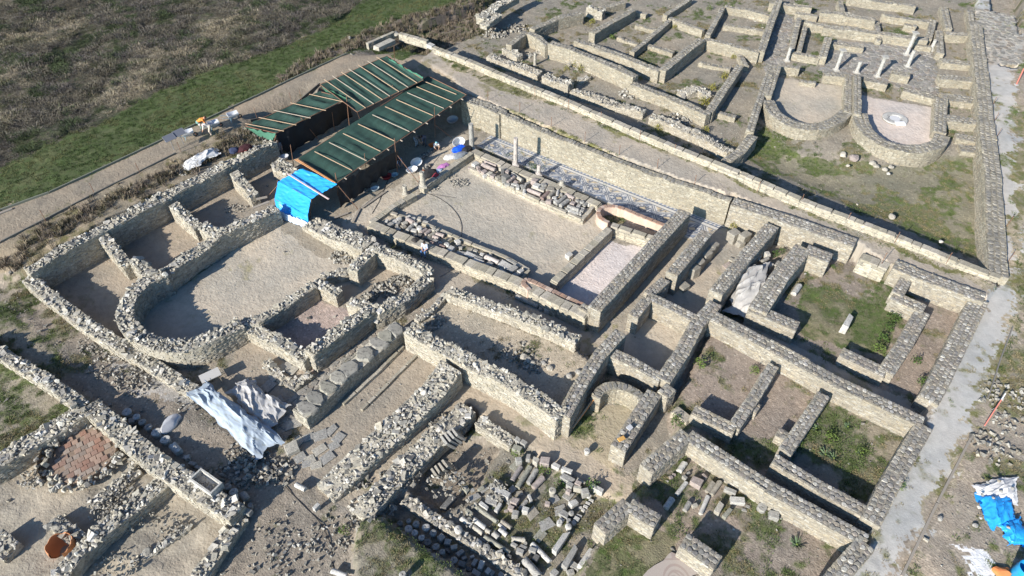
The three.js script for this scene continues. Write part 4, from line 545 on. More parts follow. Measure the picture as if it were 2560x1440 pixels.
function drumGeo(r, h) {
  const capital = h > .38, prof = capital ? [[0, 0], [r * .72, 0], [r * .74, h * .25], [r * .8, h * .45], [r, h * .7], [r * 1.02, h * .86], [r * .9, h * .97], [r * .8, h], [r * .22, h], [r * .18, h * .9], [0, h * .88]] : [[0, 0], [r * .96, 0], [r, h * .12], [r * .97, h * .5], [r, h * .9], [r * .92, h], [r * .2, h], [r * .16, h * .88], [0, h * .86]];
  const g = new THREE.LatheGeometry(prof.map((q) => new THREE.Vector2(q[0], q[1])), 18), p = g.attributes.position, s = rnd() * 99; for (let i = 0; i < p.count; i++) { const n = vn(p.getX(i) * 5 + s, p.getZ(i) * 5 + p.getY(i) * 3) - .5; p.setXYZ(i, p.getX(i) * (1 + n * .18), p.getY(i) * (1 + n * .08), p.getZ(i) * (1 + n * .18)); }
  return toCreasedNormals(g, .8);
}
function boulderGeo(r) { const g = new THREE.IcosahedronGeometry(r, 2), p = g.attributes.position, s = rnd() * 99; for (let i = 0; i < p.count; i++) { const v = new THREE.Vector3().fromBufferAttribute(p, i), n = .72 + .5 * vn(v.x / r * 1.6 + s, v.z / r * 1.6 + v.y / r * 1.3); p.setXYZ(i, v.x * n * 1.1, Math.max(-r * .3, v.y * n * .75), v.z * n); } return toCreasedNormals(g, .5); }
// kind, stone, label, group, x, z, level, then sizes (shaft: x2 z2 r; block: length width height yaw; drum: r h; boulder: r)
const STONES = [
["c","pink","second pale pink column shaft from the left in the far stone row in the court","carved stones laid in the far row of the court",-2.44,-51.78,0.3,-1.37,-51.05,0.14],
["c","pink","first pale pink column shaft from the left in the far stone row in the court","carved stones laid in the far row of the court",-2.62,-51.2,0.3,-1.43,-50.3,0.21],
["c","cream","first cream column shaft from the left in the far stone row in the court","carved stones laid in the far row of the court",0.03,-49.89,0.3,0.91,-48.81,0.18],
["c","pink","third pale pink column shaft from the left in the far stone row in the court","carved stones laid in the far row of the court",1.33,-47.52,0.3,2.46,-46.81,0.18],
["c","cream","second cream column shaft from the left in the far stone row in the court","carved stones laid in the far row of the court",1.67,-47.88,0.3,2.71,-47.29,0.15],
["c","red","dark red column shaft in the far stone row in the court","carved stones laid in the far row of the court",3.09,-47.1,0.3,2.49,-46.24,0.2],
["c","tan","tan column shaft in the far stone row in the court","carved stones laid in the far row of the court",3.57,-47.25,0.3,3.06,-46.39,0.2],
["c","grey","first grey column shaft from the left in the far stone row in the court","carved stones laid in the far row of the court",4.49,-46.58,0.3,3.68,-45.51,0.18],
["c","grey","second grey column shaft from the left in the far stone row in the court","carved stones laid in the far row of the court",4.69,-46.01,0.3,4,-45.26,0.2],
["c","pink","fourth pale pink column shaft from the left in the far stone row in the court","carved stones laid in the far row of the court",4.6,-46.87,0.3,5.23,-46.25,0.19],
["c","grey","fourth grey column shaft from the left in the far stone row in the court","carved stones laid in the far row of the court",6.33,-45.76,0.3,5.96,-45.31,0.16],
["c","white","second white column shaft from the left in the far stone row in the court","carved stones laid in the far row of the court",3.93,-47.65,0.3,3.83,-46.7,0.14],
["c","white","first white column shaft from the left in the far stone row in the court","carved stones laid in the far row of the court",1.09,-47.45,0.3,1.03,-46.9,0.17],
["c","grey","third grey column shaft from the left in the far stone row in the court","carved stones laid in the far row of the court",4.65,-45.18,0.3,5.54,-44.66,0.2],
["b","white","first white block from the left in the far stone row in the court","carved stones laid in the far row of the court",-3.27,-51.18,0.3,0.61,0.52,0.4,0.8],
["b","pink","second pale pink block from the left in the far stone row in the court","carved stones laid in the far row of the court",-2.98,-50.68,0.3,0.3,0.38,0.35,0.57],
["b","pink","third pale pink block from the left in the far stone row in the court","carved stones laid in the far row of the court",-2.87,-50.17,0.3,0.43,0.25,0.35,-.94],
["b","pink","first pale pink block from the left in the far stone row in the court","carved stones laid in the far row of the court",-3.61,-50.9,0.3,0.57,0.26,0.12,-.29],
["b","pink","fourth pale pink block from the left in the far stone row in the court","carved stones laid in the far row of the court",-2.43,-49.98,0.3,0.49,0.39,0.4,0.79],
["b","white","second white block from the left in the far stone row in the court","carved stones laid in the far row of the court",-2.37,-49.56,0.3,0.35,0.31,0.25,0.56],
["b","cream","first cream block from the left in the far stone row in the court","carved stones laid in the far row of the court",-1.96,-49.73,0.3,0.46,0.42,0.4,0.79],
["b","pink","fifth pale pink block from the left in the far stone row in the court","carved stones laid in the far row of the court",-1.61,-49.4,0.3,0.51,0.4,0.4,0.97],
["b","tan","first tan block from the left in the far stone row in the court","carved stones laid in the far row of the court",-1.19,-49.05,0.3,0.44,0.42,0.45,0.56],
["b","white","fourth white block from the left in the far stone row in the court","carved stones laid in the far row of the court",-1.31,-48.92,0.3,0.32,0.22,0.2,-.29],
["b","white","third white block from the left in the far stone row in the court","carved stones laid in the far row of the court",-1.65,-49.07,0.3,0.18,0.14,0.15,0],
["b","cream","second cream block from the left in the far stone row in the court","carved stones laid in the far row of the court",-.66,-50.42,0.3,1.14,0.36,0.35,-.6],
["b","dark","first dark block from the left in the far stone row in the court","carved stones laid in the far row of the court",-.8,-49.79,0.3,0.32,0.74,0.5,0],
["b","pink","sixth pale pink block from the left in the far stone row in the court","carved stones laid in the far row of the court",-.41,-49.83,0.3,0.4,0.36,0.5,-.55],
["b","dark","second dark block from the left in the far stone row in the court","carved stones laid in the far row of the court",-.53,-48.9,0.3,0.65,0.65,0.7,0.78],
["b","pink","eighth pale pink block from the left in the far stone row in the court","carved stones laid in the far row of the court",0.01,-49.08,0.3,0.49,0.49,0.5,-.77],
["b","pink","seventh pale pink block from the left in the far stone row in the court","carved stones laid in the far row of the court",-.23,-48.66,0.3,0.48,0.32,0.4,0.77],
["b","grey","second grey block from the left in the far stone row in the court","carved stones laid in the far row of the court",-.4,-48.24,0.3,0.46,0.31,0.3,-.29],
["b","grey","first grey block from the left in the far stone row in the court","carved stones laid in the far row of the court",-.74,-48.69,0.3,0.27,0.46,0.3,0],
["b","pink","ninth pale pink block from the left in the far stone row in the court","carved stones laid in the far row of the court",0.35,-48.56,0.3,0.39,0.3,0.3,-.55],
["b","white","fifth white block from the left in the far stone row in the court","carved stones laid in the far row of the court",0.23,-48.14,0.3,0.68,0.28,0.35,-.29],
["b","white","sixth white block from the left in the far stone row in the court","carved stones laid in the far row of the court",0.49,-47.73,0.3,0.51,0.31,0.4,1.46],
["b","grey","third grey block from the left in the far stone row in the court","carved stones laid in the far row of the court",0.08,-47.92,0.3,0.39,0.29,0.3,-.54],
["b","grey","fourth grey block from the left in the far stone row in the court","carved stones laid in the far row of the court",0.9,-47.81,0.3,0.32,0.43,0.4,0.28],
["b","grey","fifth grey block from the left in the far stone row in the court","carved stones laid in the far row of the court",1.12,-47.89,0.3,0.41,0.21,0.4,1.23],
["b","grey","sixth grey block from the left in the far stone row in the court","carved stones laid in the far row of the court",1.39,-48.5,0.3,0.65,0.27,0.25,0.76],
["b","pink","tenth pale pink block from the left in the far stone row in the court","carved stones laid in the far row of the court",1.92,-48.55,0.3,0.53,0.48,0.5,-.56],
["b","white","eighth white block from the left in the far stone row in the court","carved stones laid in the far row of the court",2.15,-47.91,0.3,0.58,0.53,0.45,-.55],
["b","grey","eighth grey block from the left in the far stone row in the court","carved stones laid in the far row of the court",2.73,-48,0.3,0.41,0.37,0.45,0.28],
["b","white","seventh white block from the left in the far stone row in the court","carved stones laid in the far row of the court",2.03,-47.76,0.3,0.31,0.26,0.3,0],
["b","grey","seventh grey block from the left in the far stone row in the court","carved stones laid in the far row of the court",2.63,-47.68,0.3,0.45,0.34,0.3,-.67],
["b","tan","second tan block from the left in the far stone row in the court","carved stones laid in the far row of the court",3.31,-47.45,0.3,0.67,0.56,0.4,-.29],
["b","pink","eleventh pale pink block from the left in the far stone row in the court","carved stones laid in the far row of the court",3.07,-45.72,0.3,0.48,0.42,0.5,-.28],
["d","white","first white drum from the left in the far stone row in the court","carved stones laid in the far row of the court",3.56,-46.21,0.3,0.2,0.4],
["d","white","second white drum from the left in the far stone row in the court","carved stones laid in the far row of the court",3.64,-45.82,0.3,0.19,0.35],
["b","pink","twelfth pale pink block from the left in the far stone row in the court","carved stones laid in the far row of the court",5.06,-45.52,0.3,0.41,0.4,0.4,-.55],
["d","grey","first grey drum from the left in the far stone row in the court","carved stones laid in the far row of the court",5.47,-45.83,0.3,0.21,0.4],
["d","grey","second grey drum from the left in the far stone row in the court","carved stones laid in the far row of the court",5.83,-45.68,0.3,0.21,0.4],
["b","grey","eleventh grey block from the left in the far stone row in the court","carved stones laid in the far row of the court",5.59,-45.39,0.3,0.32,0.29,0.3,-.55],
["b","white","eleventh white block from the left in the far stone row in the court","carved stones laid in the far row of the court",5.48,-45.13,0.3,0.35,0.23,0.3,-.42],
["b","white","second white block from the right in the far stone row in the court","carved stones laid in the far row of the court",5.84,-44.96,0.3,0.34,0.24,0.25,-.14],
["b","white","first white block from the right in the far stone row in the court","carved stones laid in the far row of the court",6.52,-45.66,0.3,0.18,0.63,0.3,-.55],
["b","grey","twelfth grey block from the left in the far stone row in the court","carved stones laid in the far row of the court",5.77,-44.61,0.3,0.33,0.27,0.3,-.67],
["b","white","ninth white block from the left in the far stone row in the court","carved stones laid in the far row of the court",4.98,-44.56,0.3,0.79,0.27,0.2,-.66],
["b","grey","ninth grey block from the left in the far stone row in the court","carved stones laid in the far row of the court",4.17,-46.85,0.3,0.22,0.31,0.3,0],
["b","white","tenth white block from the left in the far stone row in the court","carved stones laid in the far row of the court",5.38,-44.37,0.3,0.17,0.29,0.25,0],
["b","white","twelfth white block from the left in the far stone row in the court","carved stones laid in the far row of the court",5.59,-44.33,0.3,0.15,0.29,0.25,0],
["b","grey","tenth grey block from the left in the far stone row in the court","carved stones laid in the far row of the court",4.6,-44.91,0.3,0.31,0.34,0.3,0.72],
["c","pink","first pale pink column shaft from the left in the near stone row in the court","carved stones laid in the near row of the court",-8.49,-43.52,0.3,-7.91,-43.06,0.21],
["c","grey","second grey column shaft from the left in the near stone row in the court","carved stones laid in the near row of the court",-7.94,-42.8,0.3,-8.34,-42.11,0.19],
["c","pink","second pale pink column shaft from the left in the near stone row in the court","carved stones laid in the near row of the court",-6.89,-42.31,0.3,-7.27,-41.89,0.19],
["c","pink","third pale pink column shaft from the left in the near stone row in the court","carved stones laid in the near row of the court",-6.51,-42.17,0.3,-6.89,-41.67,0.17],
["c","tan","tan column shaft in the near stone row in the court","carved stones laid in the near row of the court",-6.12,-41.85,0.3,-6.56,-41.45,0.17],
["c","pink","fifth pale pink column shaft from the left in the near stone row in the court","carved stones laid in the near row of the court",-6.01,-41.76,0.3,-5.37,-41.48,0.18],
["c","pink","fourth pale pink column shaft from the left in the near stone row in the court","carved stones laid in the near row of the court",-6.25,-41.43,0.3,-5.76,-41.19,0.16],
["c","red","dark red column shaft in the near stone row in the court","carved stones laid in the near row of the court",-6.38,-40.59,0.3,-5.16,-40.01,0.21],
["c","pinkwhite","pinkish white column shaft in the near stone row in the court","carved stones laid in the near row of the court",-2.03,-38.97,0.3,-.97,-38.34,0.22],
["c","grey","first grey column shaft from the left in the near stone row in the court","carved stones laid in the near row of the court",-9.09,-43.18,0.3,-9.26,-42.81,0.15],
["d","white","first white drum from the left in the near stone row in the court","carved stones laid in the near row of the court",-9.44,-43.15,0.3,0.22,0.35],
["d","white","second white drum from the left in the near stone row in the court","carved stones laid in the near row of the court",-8.01,-43.58,0.3,0.19,0.3],
["d","white","third white drum from the left in the near stone row in the court","carved stones laid in the near row of the court",-7.71,-42.81,0.3,0.17,0.4],
["d","white","fourth white drum from the left in the near stone row in the court","carved stones laid in the near row of the court",-7.33,-42.11,0.3,0.23,0.6],
["d","grey","second grey drum from the left in the near stone row in the court","carved stones laid in the near row of the court",-9.04,-42.22,0.3,0.19,0.3],
["d","grey","first grey drum from the left in the near stone row in the court","carved stones laid in the near row of the court",-9.24,-42.51,0.3,0.16,0.3],
["d","grey","third grey drum from the left in the near stone row in the court","carved stones laid in the near row of the court",-5.62,-40.52,0.3,0.19,0.3],
["d","white","fifth white drum from the left in the near stone row in the court","carved stones laid in the near row of the court",-5.07,-40.36,0.3,0.21,0.4],
["d","white","sixth white drum from the left in the near stone row in the court","carved stones laid in the near row of the court",-4.97,-40.13,0.3,0.15,0.5],
["b","white","second white block from the left in the near stone row in the court","carved stones laid in the near row of the court",-9.15,-43.48,0.3,0.38,0.39,0.4,0.55],
["b","white","third white block from the left in the near stone row in the court","carved stones laid in the near row of the court",-8.41,-43.83,0.3,0.31,0.26,0.3,0.55],
["b","cream","second cream block from the left in the near stone row in the court","carved stones laid in the near row of the court",-7.49,-43.49,0.3,0.31,0.32,0.4,-.26],
["b","white","fifth white block from the left in the near stone row in the court","carved stones laid in the near row of the court",-6.98,-43.27,0.3,0.45,0.22,0.2,-.38],
["b","cream","first cream block from the left in the near stone row in the court","carved stones laid in the near row of the court",-8.62,-43.03,0.3,0.5,0.39,0.3,0.55],
["b","tan","first tan block from the left in the near stone row in the court","carved stones laid in the near row of the court",-8.68,-42.62,0.3,0.4,0.32,0.3,0.54],
["b","white","fourth white block from the left in the near stone row in the court","carved stones laid in the near row of the court",-7.79,-42.06,0.3,0.45,0.31,0.35,-.26],
["d","dark","dark drum in the near stone row in the court","carved stones laid in the near row of the court",-7.67,-41.44,0.3,0.2,0.35],
["b","dark","first dark block from the left in the near stone row in the court","carved stones laid in the near row of the court",-7.32,-41.49,0.3,0.32,0.34,0.3,-.49],
["b","dark","second dark block from the left in the near stone row in the court","carved stones laid in the near row of the court",-6.68,-41.31,0.3,0.58,0.34,0.2,-.49],
["b","cream","third cream block from the left in the near stone row in the court","carved stones laid in the near row of the court",-6.22,-42.19,0.3,0.32,0.35,0.35,-.49],
["b","cream","fourth cream block from the left in the near stone row in the court","carved stones laid in the near row of the court",-5.96,-42.04,0.3,0.23,0.32,0.35,-.7],
["b","dark","third dark block from the left in the near stone row in the court","carved stones laid in the near row of the court",-6.36,-41.02,0.3,0.42,0.23,0.25,0.76],
["b","grey","second grey block from the left in the near stone row in the court","carved stones laid in the near row of the court",-5.98,-40.81,0.3,0.42,0.28,0.35,-.49],
["b","grey","third grey block from the left in the near stone row in the court","carved stones laid in the near row of the court",-5.14,-40.16,0.3,0.41,0.22,0.3,-.49],
["b","white","sixth white block from the left in the near stone row in the court","carved stones laid in the near row of the court",-4.72,-39.8,0.3,0.66,0.43,0.4,1.11],
["b","grey","fourth grey block from the left in the near stone row in the court","carved stones laid in the near row of the court",-4.29,-39.44,0.3,0.23,0.24,0.25,0],
["b","grey","fifth grey block from the left in the near stone row in the court","carved stones laid in the near row of the court",-3.9,-39.36,0.3,0.72,0.41,0.3,-.25],
["b","white","eighth white block from the left in the near stone row in the court","carved stones laid in the near row of the court",-3.24,-39.13,0.3,0.83,0.48,0.35,-.59],
["b","white","ninth white block from the left in the near stone row in the court","carved stones laid in the near row of the court",-2.55,-38.3,0.3,0.84,0.43,0.45,-.48],
["b","grey","sixth grey block from the left in the near stone row in the court","carved stones laid in the near row of the court",-2.52,-38.76,0.3,0.6,0.33,0.35,-.49],
["b","grey","seventh grey block from the left in the near stone row in the court","carved stones laid in the near row of the court",-1.78,-38.02,0.3,0.69,0.45,0.4,0.81],
["b","white","eleventh white block from the left in the near stone row in the court","carved stones laid in the near row of the court",-.54,-38.07,0.3,1.09,0.66,0.3,-.7],
["b","white","tenth white block from the left in the near stone row in the court","carved stones laid in the near row of the court",-2.34,-39.27,0.3,0.35,0.28,0.3,-.49],
["b","cream","sixth cream block from the left in the near stone row in the court","carved stones laid in the near row of the court",-2.81,-39.75,0.3,0.36,0.22,0.2,-.49],
["b","white","seventh white block from the left in the near stone row in the court","carved stones laid in the near row of the court",-4.23,-40.73,0.3,0.4,0.42,0.35,0.52],
["b","white","twelfth white block from the left in the near stone row in the court","carved stones laid in the near row of the court",-.48,-37.06,0.3,1.24,0.34,0.35,-.73],
["b","grey","tenth grey block from the left in the near stone row in the court","carved stones laid in the near row of the court",0.05,-37.51,0.3,0.79,0.49,0.45,0.8],
["b","white","first white block from the right in the near stone row in the court","carved stones laid in the near row of the court",0.64,-37.29,0.3,0.48,0.39,0.45,0.79],
["b","grey","eleventh grey block from the left in the near stone row in the court","carved stones laid in the near row of the court",0.27,-36.88,0.3,0.66,0.45,0.4,0.69],
["b","cream","seventh cream block from the left in the near stone row in the court","carved stones laid in the near row of the court",0.52,-38.04,0.3,0.52,0.26,0.25,-.71],
["b","grey","ninth grey block from the left in the near stone row in the court","carved stones laid in the near row of the court",-.02,-38.51,0.3,0.98,0.21,0.25,-.66],
["b","tan","second tan block from the left in the near stone row in the court","carved stones laid in the near row of the court",-4.88,-41.15,0.3,0.4,0.24,0.2,0.52],
["b","cream","fifth cream block from the left in the near stone row in the court","carved stones laid in the near row of the court",-4,-40.1,0.3,0.28,0.25,0.2,0],
["b","white","first white block from the left in the near stone row in the court","carved stones laid in the near row of the court",-10.12,-43.23,0.3,0.34,0.24,0.35,1.34],
["b","grey","first grey block from the left in the near stone row in the court","carved stones laid in the near row of the court",-9.76,-42.77,0.3,0.48,0.36,0.4,0.79],
["b","grey","eighth grey block from the left in the near stone row in the court","carved stones laid in the near row of the court",-1.73,-39.14,0.3,0.42,0.3,0.3,0.26],
["d","grey","second grey drum from the left in the lower stone yard","column drums and capitals standing in the shady lower yard",-5.72,-17.92,-.45,0.15,0.45],
["d","grey","third grey drum from the left in the lower stone yard","column drums and capitals standing in the shady lower yard",-5.29,-17.72,-.45,0.2,0.5],
["d","dark","first dark drum from the left in the lower stone yard","column drums and capitals standing in the shady lower yard",-6.15,-17.67,-.45,0.17,0.4],
["d","white","first white drum from the left in the lower stone yard","column drums and capitals standing in the shady lower yard",-5.67,-17.42,-.45,0.22,0.4],
["d","white","fourth white drum from the left in the lower stone yard","column drums and capitals standing in the shady lower yard",-4.72,-17.51,-.45,0.22,0.5],
["d","white","second white drum from the left in the lower stone yard","column drums and capitals standing in the shady lower yard",-5.3,-17.13,-.45,0.18,0.4],
["d","grey","fourth grey drum from the left in the lower stone yard","column drums and capitals standing in the shady lower yard",-4.31,-17.18,-.45,0.2,0.5],
["d","white","third white drum from the left in the lower stone yard","column drums and capitals standing in the shady lower yard",-4.88,-16.83,-.45,0.18,0.4],
["d","dark","second dark drum from the left in the lower stone yard","column drums and capitals standing in the shady lower yard",-4.54,-16.58,-.45,0.21,0.35],
["d","grey","fifth grey drum from the left in the lower stone yard","column drums and capitals standing in the shady lower yard",-4.07,-16.33,-.45,0.19,0.4],
["d","grey","sixth grey drum from the left in the lower stone yard","column drums and capitals standing in the shady lower yard",-3.71,-16.02,-.45,0.16,0.45],
["d","grey","seventh grey drum from the left in the lower stone yard","column drums and capitals standing in the shady lower yard",-3.07,-15.61,-.45,0.2,0.4],
["d","white","fifth white drum from the left in the lower stone yard","column drums and capitals standing in the shady lower yard",-2.93,-17.31,-.45,0.24,0.7],
["d","grey","eighth grey drum from the left in the lower stone yard","column drums and capitals standing in the shady lower yard",-1.36,-16.36,-.45,0.21,0.5],
["d","grey","first grey drum from the left in the lower stone yard","column drums and capitals standing in the shady lower yard",-5.52,-14.42,-.45,0.2,0.6],
["b","grey","first grey block from the left in the lower stone yard","carved blocks laid out in the shady lower yard",-3.85,-16.96,-.45,0.36,0.34,0.45,0.75],
["b","grey","second grey block from the left in the lower stone yard","carved blocks laid out in the shady lower yard",-3.49,-16.74,-.45,0.32,0.35,0.4,1.38],
["b","cream","cream block in the lower stone yard","carved blocks laid out in the shady lower yard",-3.13,-16.44,-.45,0.36,0.24,0.4,0.18],
["b","grey","third grey block from the left in the lower stone yard","carved blocks laid out in the shady lower yard",-2.79,-16.18,-.45,0.49,0.27,0.35,0.7],
["b","grey","fourth grey block from the left in the lower stone yard","carved blocks laid out in the shady lower yard",-2.55,-15.91,-.45,0.29,0.18,0.3,0.54],
["b","white","first white block from the left in the lower stone yard","carved blocks laid out in the shady lower yard",-2.14,-15.98,-.45,0.23,0.13,0.25,0.36],
["b","grey","sixth grey block from the left in the lower stone yard","carved blocks laid out in the shady lower yard",-1.99,-15.62,-.45,0.45,0.25,0.4,1.12],
["b","white","second white block from the left in the lower stone yard","carved blocks laid out in the shady lower yard",-1.64,-15.43,-.45,0.49,0.26,0.45,1.25],
["b","dark","third dark block from the left in the lower stone yard","carved blocks laid out in the shady lower yard",-2.64,-15.39,-.45,0.36,0.28,0.4,-.35],
["b","dark","fourth dark block from the left in the lower stone yard","carved blocks laid out in the shady lower yard",-2.28,-15.27,-.45,0.3,0.2,0.3,-.35],
["b","grey","eighth grey block from the left in the lower stone yard","carved blocks laid out in the shady lower yard",-1.87,-14.98,-.45,0.49,0.3,0.35,-.51],
["b","white","fourth white block from the left in the lower stone yard","carved blocks laid out in the shady lower yard",-1.26,-15.16,-.45,0.32,0.26,0.4,0.89],
["b","grey","tenth grey block from the left in the lower stone yard","carved blocks laid out in the shady lower yard",-1.05,-15.07,-.45,0.26,0.17,0.3,0.89],
["b","grey","twelfth grey block from the left in the lower stone yard","carved blocks laid out in the shady lower yard",-.58,-14.95,-.45,0.29,0.28,0.4,0.88],
["b","dark","first dark block from the left in the lower stone yard","carved blocks laid out in the shady lower yard",-3.48,-16.31,-.45,0.35,0.13,0.3,-.68],
["b","dark","second dark block from the left in the lower stone yard","carved blocks laid out in the shady lower yard",-3.61,-19.08,-.45,1.06,0.37,0.35,0.95],
["c","white","first white column shaft from the left in the lower stone yard","column shafts lying in the lower stone yard",-2.8,-18.09,-.3,-2.21,-17.66,0.16],
["c","white","second white column shaft from the left in the lower stone yard","column shafts lying in the lower stone yard",-2.13,-18.03,-.3,-1.47,-17.54,0.16],
["c","cream","first cream column shaft from the left in the lower stone yard","column shafts lying in the lower stone yard",-2.12,-17.63,-.3,-1.61,-17.22,0.14],
["c","cream","second cream column shaft from the left in the lower stone yard","column shafts lying in the lower stone yard",-1.43,-17.44,-.3,-1.17,-17.3,0.13],
["c","lichen","first lichen stained column shaft from the left in the lower stone yard","column shafts lying in the lower stone yard",-2.13,-18.86,-.3,-.81,-17.9,0.14],
["c","lichen","second lichen stained column shaft from the left in the lower stone yard","column shafts lying in the lower stone yard",-1.53,-17.08,-.3,-.11,-16.16,0.13],
["c","white","fourth white column shaft from the left in the lower stone yard","column shafts lying in the lower stone yard",-.72,-17.49,-.3,-.29,-17.14,0.15],
["c","tan","tan column shaft in the lower stone yard","column shafts lying in the lower stone yard",-.59,-17.96,-.3,-.04,-17.55,0.13],
["c","white","third white column shaft from the left in the lower stone yard","column shafts lying in the lower stone yard",-.72,-17.8,-.3,-.33,-17.43,0.1],
["c","grey","first grey column shaft from the left in the lower stone yard","column shafts lying in the lower stone yard",-1.02,-17.25,-.3,-.73,-17,0.17],
["c","dark","dark column shaft in the lower stone yard","column shafts lying in the lower stone yard",-1.75,-16.98,-.3,-1.38,-16.75,0.1],
["c","cream","third cream column shaft from the left in the lower stone yard","column shafts lying in the lower stone yard",-.02,-16.91,-.3,0.72,-16.86,0.16],
["c","white","fifth white column shaft from the left in the lower stone yard","column shafts lying in the lower stone yard",1.08,-16.66,-.3,2.02,-15.67,0.15],
["c","purple","purplish column shaft in the lower stone yard","column shafts lying in the lower stone yard",0.53,-21.34,-.3,0.02,-20.45,0.15],
["c","lichen","third lichen stained column shaft from the left in the lower stone yard","column shafts lying in the lower stone yard",1.06,-21.31,-.3,0.31,-19.97,0.17],
["c","grey","fourth grey column shaft from the left in the lower stone yard","column shafts lying in the lower stone yard",1.43,-21.09,-.3,0.93,-20.23,0.17],
["c","pink","pale pink column shaft in the lower stone yard","column shafts lying in the lower stone yard",1.82,-20.62,-.3,1.23,-19.96,0.2],
["c","grey","second grey column shaft from the left in the lower stone yard","column shafts lying in the lower stone yard",0.85,-19.19,-.3,0.43,-18.7,0.12],
["c","grey","third grey column shaft from the left in the lower stone yard","column shafts lying in the lower stone yard",0.64,-15.72,-.3,1.43,-14.87,0.24],
["b","grey","ninth grey block from the left in the lower stone yard","slabs and carved blocks scattered in the lower stone yard",-1.15,-19.13,-.3,0.73,0.55,0.35,-.23],
["b","white","third white block from the left in the lower stone yard","slabs and carved blocks scattered in the lower stone yard",-1.57,-18.78,-.3,0.61,0.22,0.4,-.64],
["b","white","sixth white block from the left in the lower stone yard","slabs and carved blocks scattered in the lower stone yard",-.77,-18.72,-.3,0.54,0.2,0.35,1.05],
["b","lichen","second lichen stained block from the left in the lower stone yard","slabs and carved blocks scattered in the lower stone yard",-2.36,-18.38,-.3,0.5,0.21,0.35,-.63],
["b","white","fifth white block from the left in the lower stone yard","slabs and carved blocks scattered in the lower stone yard",-1.03,-19.83,-.3,0.42,0.23,0.3,0.1],
["b","white","seventh white block from the left in the lower stone yard","slabs and carved blocks scattered in the lower stone yard",-.49,-19.53,-.3,0.82,0.39,0.45,-.47],
["b","pink","third pale pink block from the left in the lower stone yard","slabs and carved blocks scattered in the lower stone yard",0.17,-19.06,-.3,0.4,0.4,0.45,1.08],
["b","white","eighth white block from the left in the lower stone yard","slabs and carved blocks scattered in the lower stone yard",0.76,-18.5,-.3,0.41,0.32,0.5,-.28],
["b","grey","tenth grey block from the right in the lower stone yard","slabs and carved blocks scattered in the lower stone yard",0.2,-18.28,-.3,0.38,0.35,0.5,-.19],
["b","pink","second pale pink block from the left in the lower stone yard","slabs and carved blocks scattered in the lower stone yard",-.06,-18.68,-.3,0.31,0.22,0.35,-.37],
["b","pink","first pale pink block from the left in the lower stone yard","slabs and carved blocks scattered in the lower stone yard",-.34,-18.58,-.3,0.24,0.12,0.2,0.19],
["b","white","ninth white block from the left in the lower stone yard","slabs and carved blocks scattered in the lower stone yard",1.02,-19.28,-.3,0.41,0.14,0.35,-1.18],
["b","pink","fourth pale pink block from the left in the lower stone yard","slabs and carved blocks scattered in the lower stone yard",2.01,-18.96,-.3,0.29,0.23,0.35,-.28],
["b","white","ninth white block from the right in the lower stone yard","slabs and carved blocks scattered in the lower stone yard",3.49,-18.96,-.3,0.51,0.34,0.45,0.54],
["b","grey","fifth grey block from the right in the lower stone yard","slabs and carved blocks scattered in the lower stone yard",2.92,-18.32,-.3,0.54,0.38,0.35,-.57],
["d","grey","ninth grey drum from the left in the lower stone yard","slabs and carved blocks scattered in the lower stone yard",3.32,-18.34,-.3,0.16,0.4],
["d","white","sixth white drum from the left in the lower stone yard","slabs and carved blocks scattered in the lower stone yard",2.63,-17.8,-.3,0.17,0.35],
["b","white","eleventh white block from the left in the lower stone yard","slabs and carved blocks scattered in the lower stone yard",2.76,-18.01,-.3,0.3,0.13,0.3,-.66],
["b","grey","fourth grey block from the right in the lower stone yard","slabs and carved blocks scattered in the lower stone yard",3.15,-17.93,-.3,0.24,0.23,0.35,0],
["d","white","seventh white drum from the left in the lower stone yard","slabs and carved blocks scattered in the lower stone yard",3.1,-17.52,-.3,0.19,0.45],
["b","white","first white block from the right in the lower stone yard","slabs and carved blocks scattered in the lower stone yard",4.51,-19.21,-.3,0.31,0.15,0.2,-.48],
["b","white","second white block from the right in the lower stone yard","slabs and carved blocks scattered in the lower stone yard",4.3,-19.03,-.3,0.29,0.15,0.2,-.48],
["b","white","fourth white block from the right in the lower stone yard","slabs and carved blocks scattered in the lower stone yard",4.15,-18.82,-.3,0.26,0.15,0.2,-.48],
["b","white","fifth white block from the right in the lower stone yard","slabs and carved blocks scattered in the lower stone yard",4.01,-18.62,-.3,0.21,0.16,0.2,-.77],
["b","white","sixth white block from the right in the lower stone yard","slabs and carved blocks scattered in the lower stone yard",3.85,-18.78,-.3,0.21,0.13,0.15,0.18],
["b","white","seventh white block from the right in the lower stone yard","slabs and carved blocks scattered in the lower stone yard",3.76,-18.28,-.3,0.34,0.12,0.2,-.38],
["b","white","eighth white block from the right in the lower stone yard","slabs and carved blocks scattered in the lower stone yard",3.59,-18.07,-.3,0.29,0.22,0.25,-.57],
["b","white","twelfth white block from the left in the lower stone yard","slabs and carved blocks scattered in the lower stone yard",3.42,-17.85,-.3,0.21,0.24,0.2,0.53],
["b","white","tenth white block from the left in the lower stone yard","slabs and carved blocks scattered in the lower stone yard",2.59,-16.61,-.3,1.38,0.33,0.5,0.99],
["b","grey","second grey block from the right in the lower stone yard","slabs and carved blocks scattered in the lower stone yard",3.13,-15.85,-.3,1.42,0.36,0.55,0.98],
["b","white","third white block from the right in the lower stone yard","slabs and carved blocks scattered in the lower stone yard",3.99,-15.7,-.3,1.29,0.47,0.45,0.95],
["d","cream","cream drum in the lower stone yard","slabs and carved blocks scattered in the lower stone yard",0.72,-16.62,-.3,0.11,0.3],
["b","grey","eleventh grey block from the right in the lower stone yard","slabs and carved blocks scattered in the lower stone yard",0.11,-16.54,-.3,0.37,0.18,0.35,-.54],
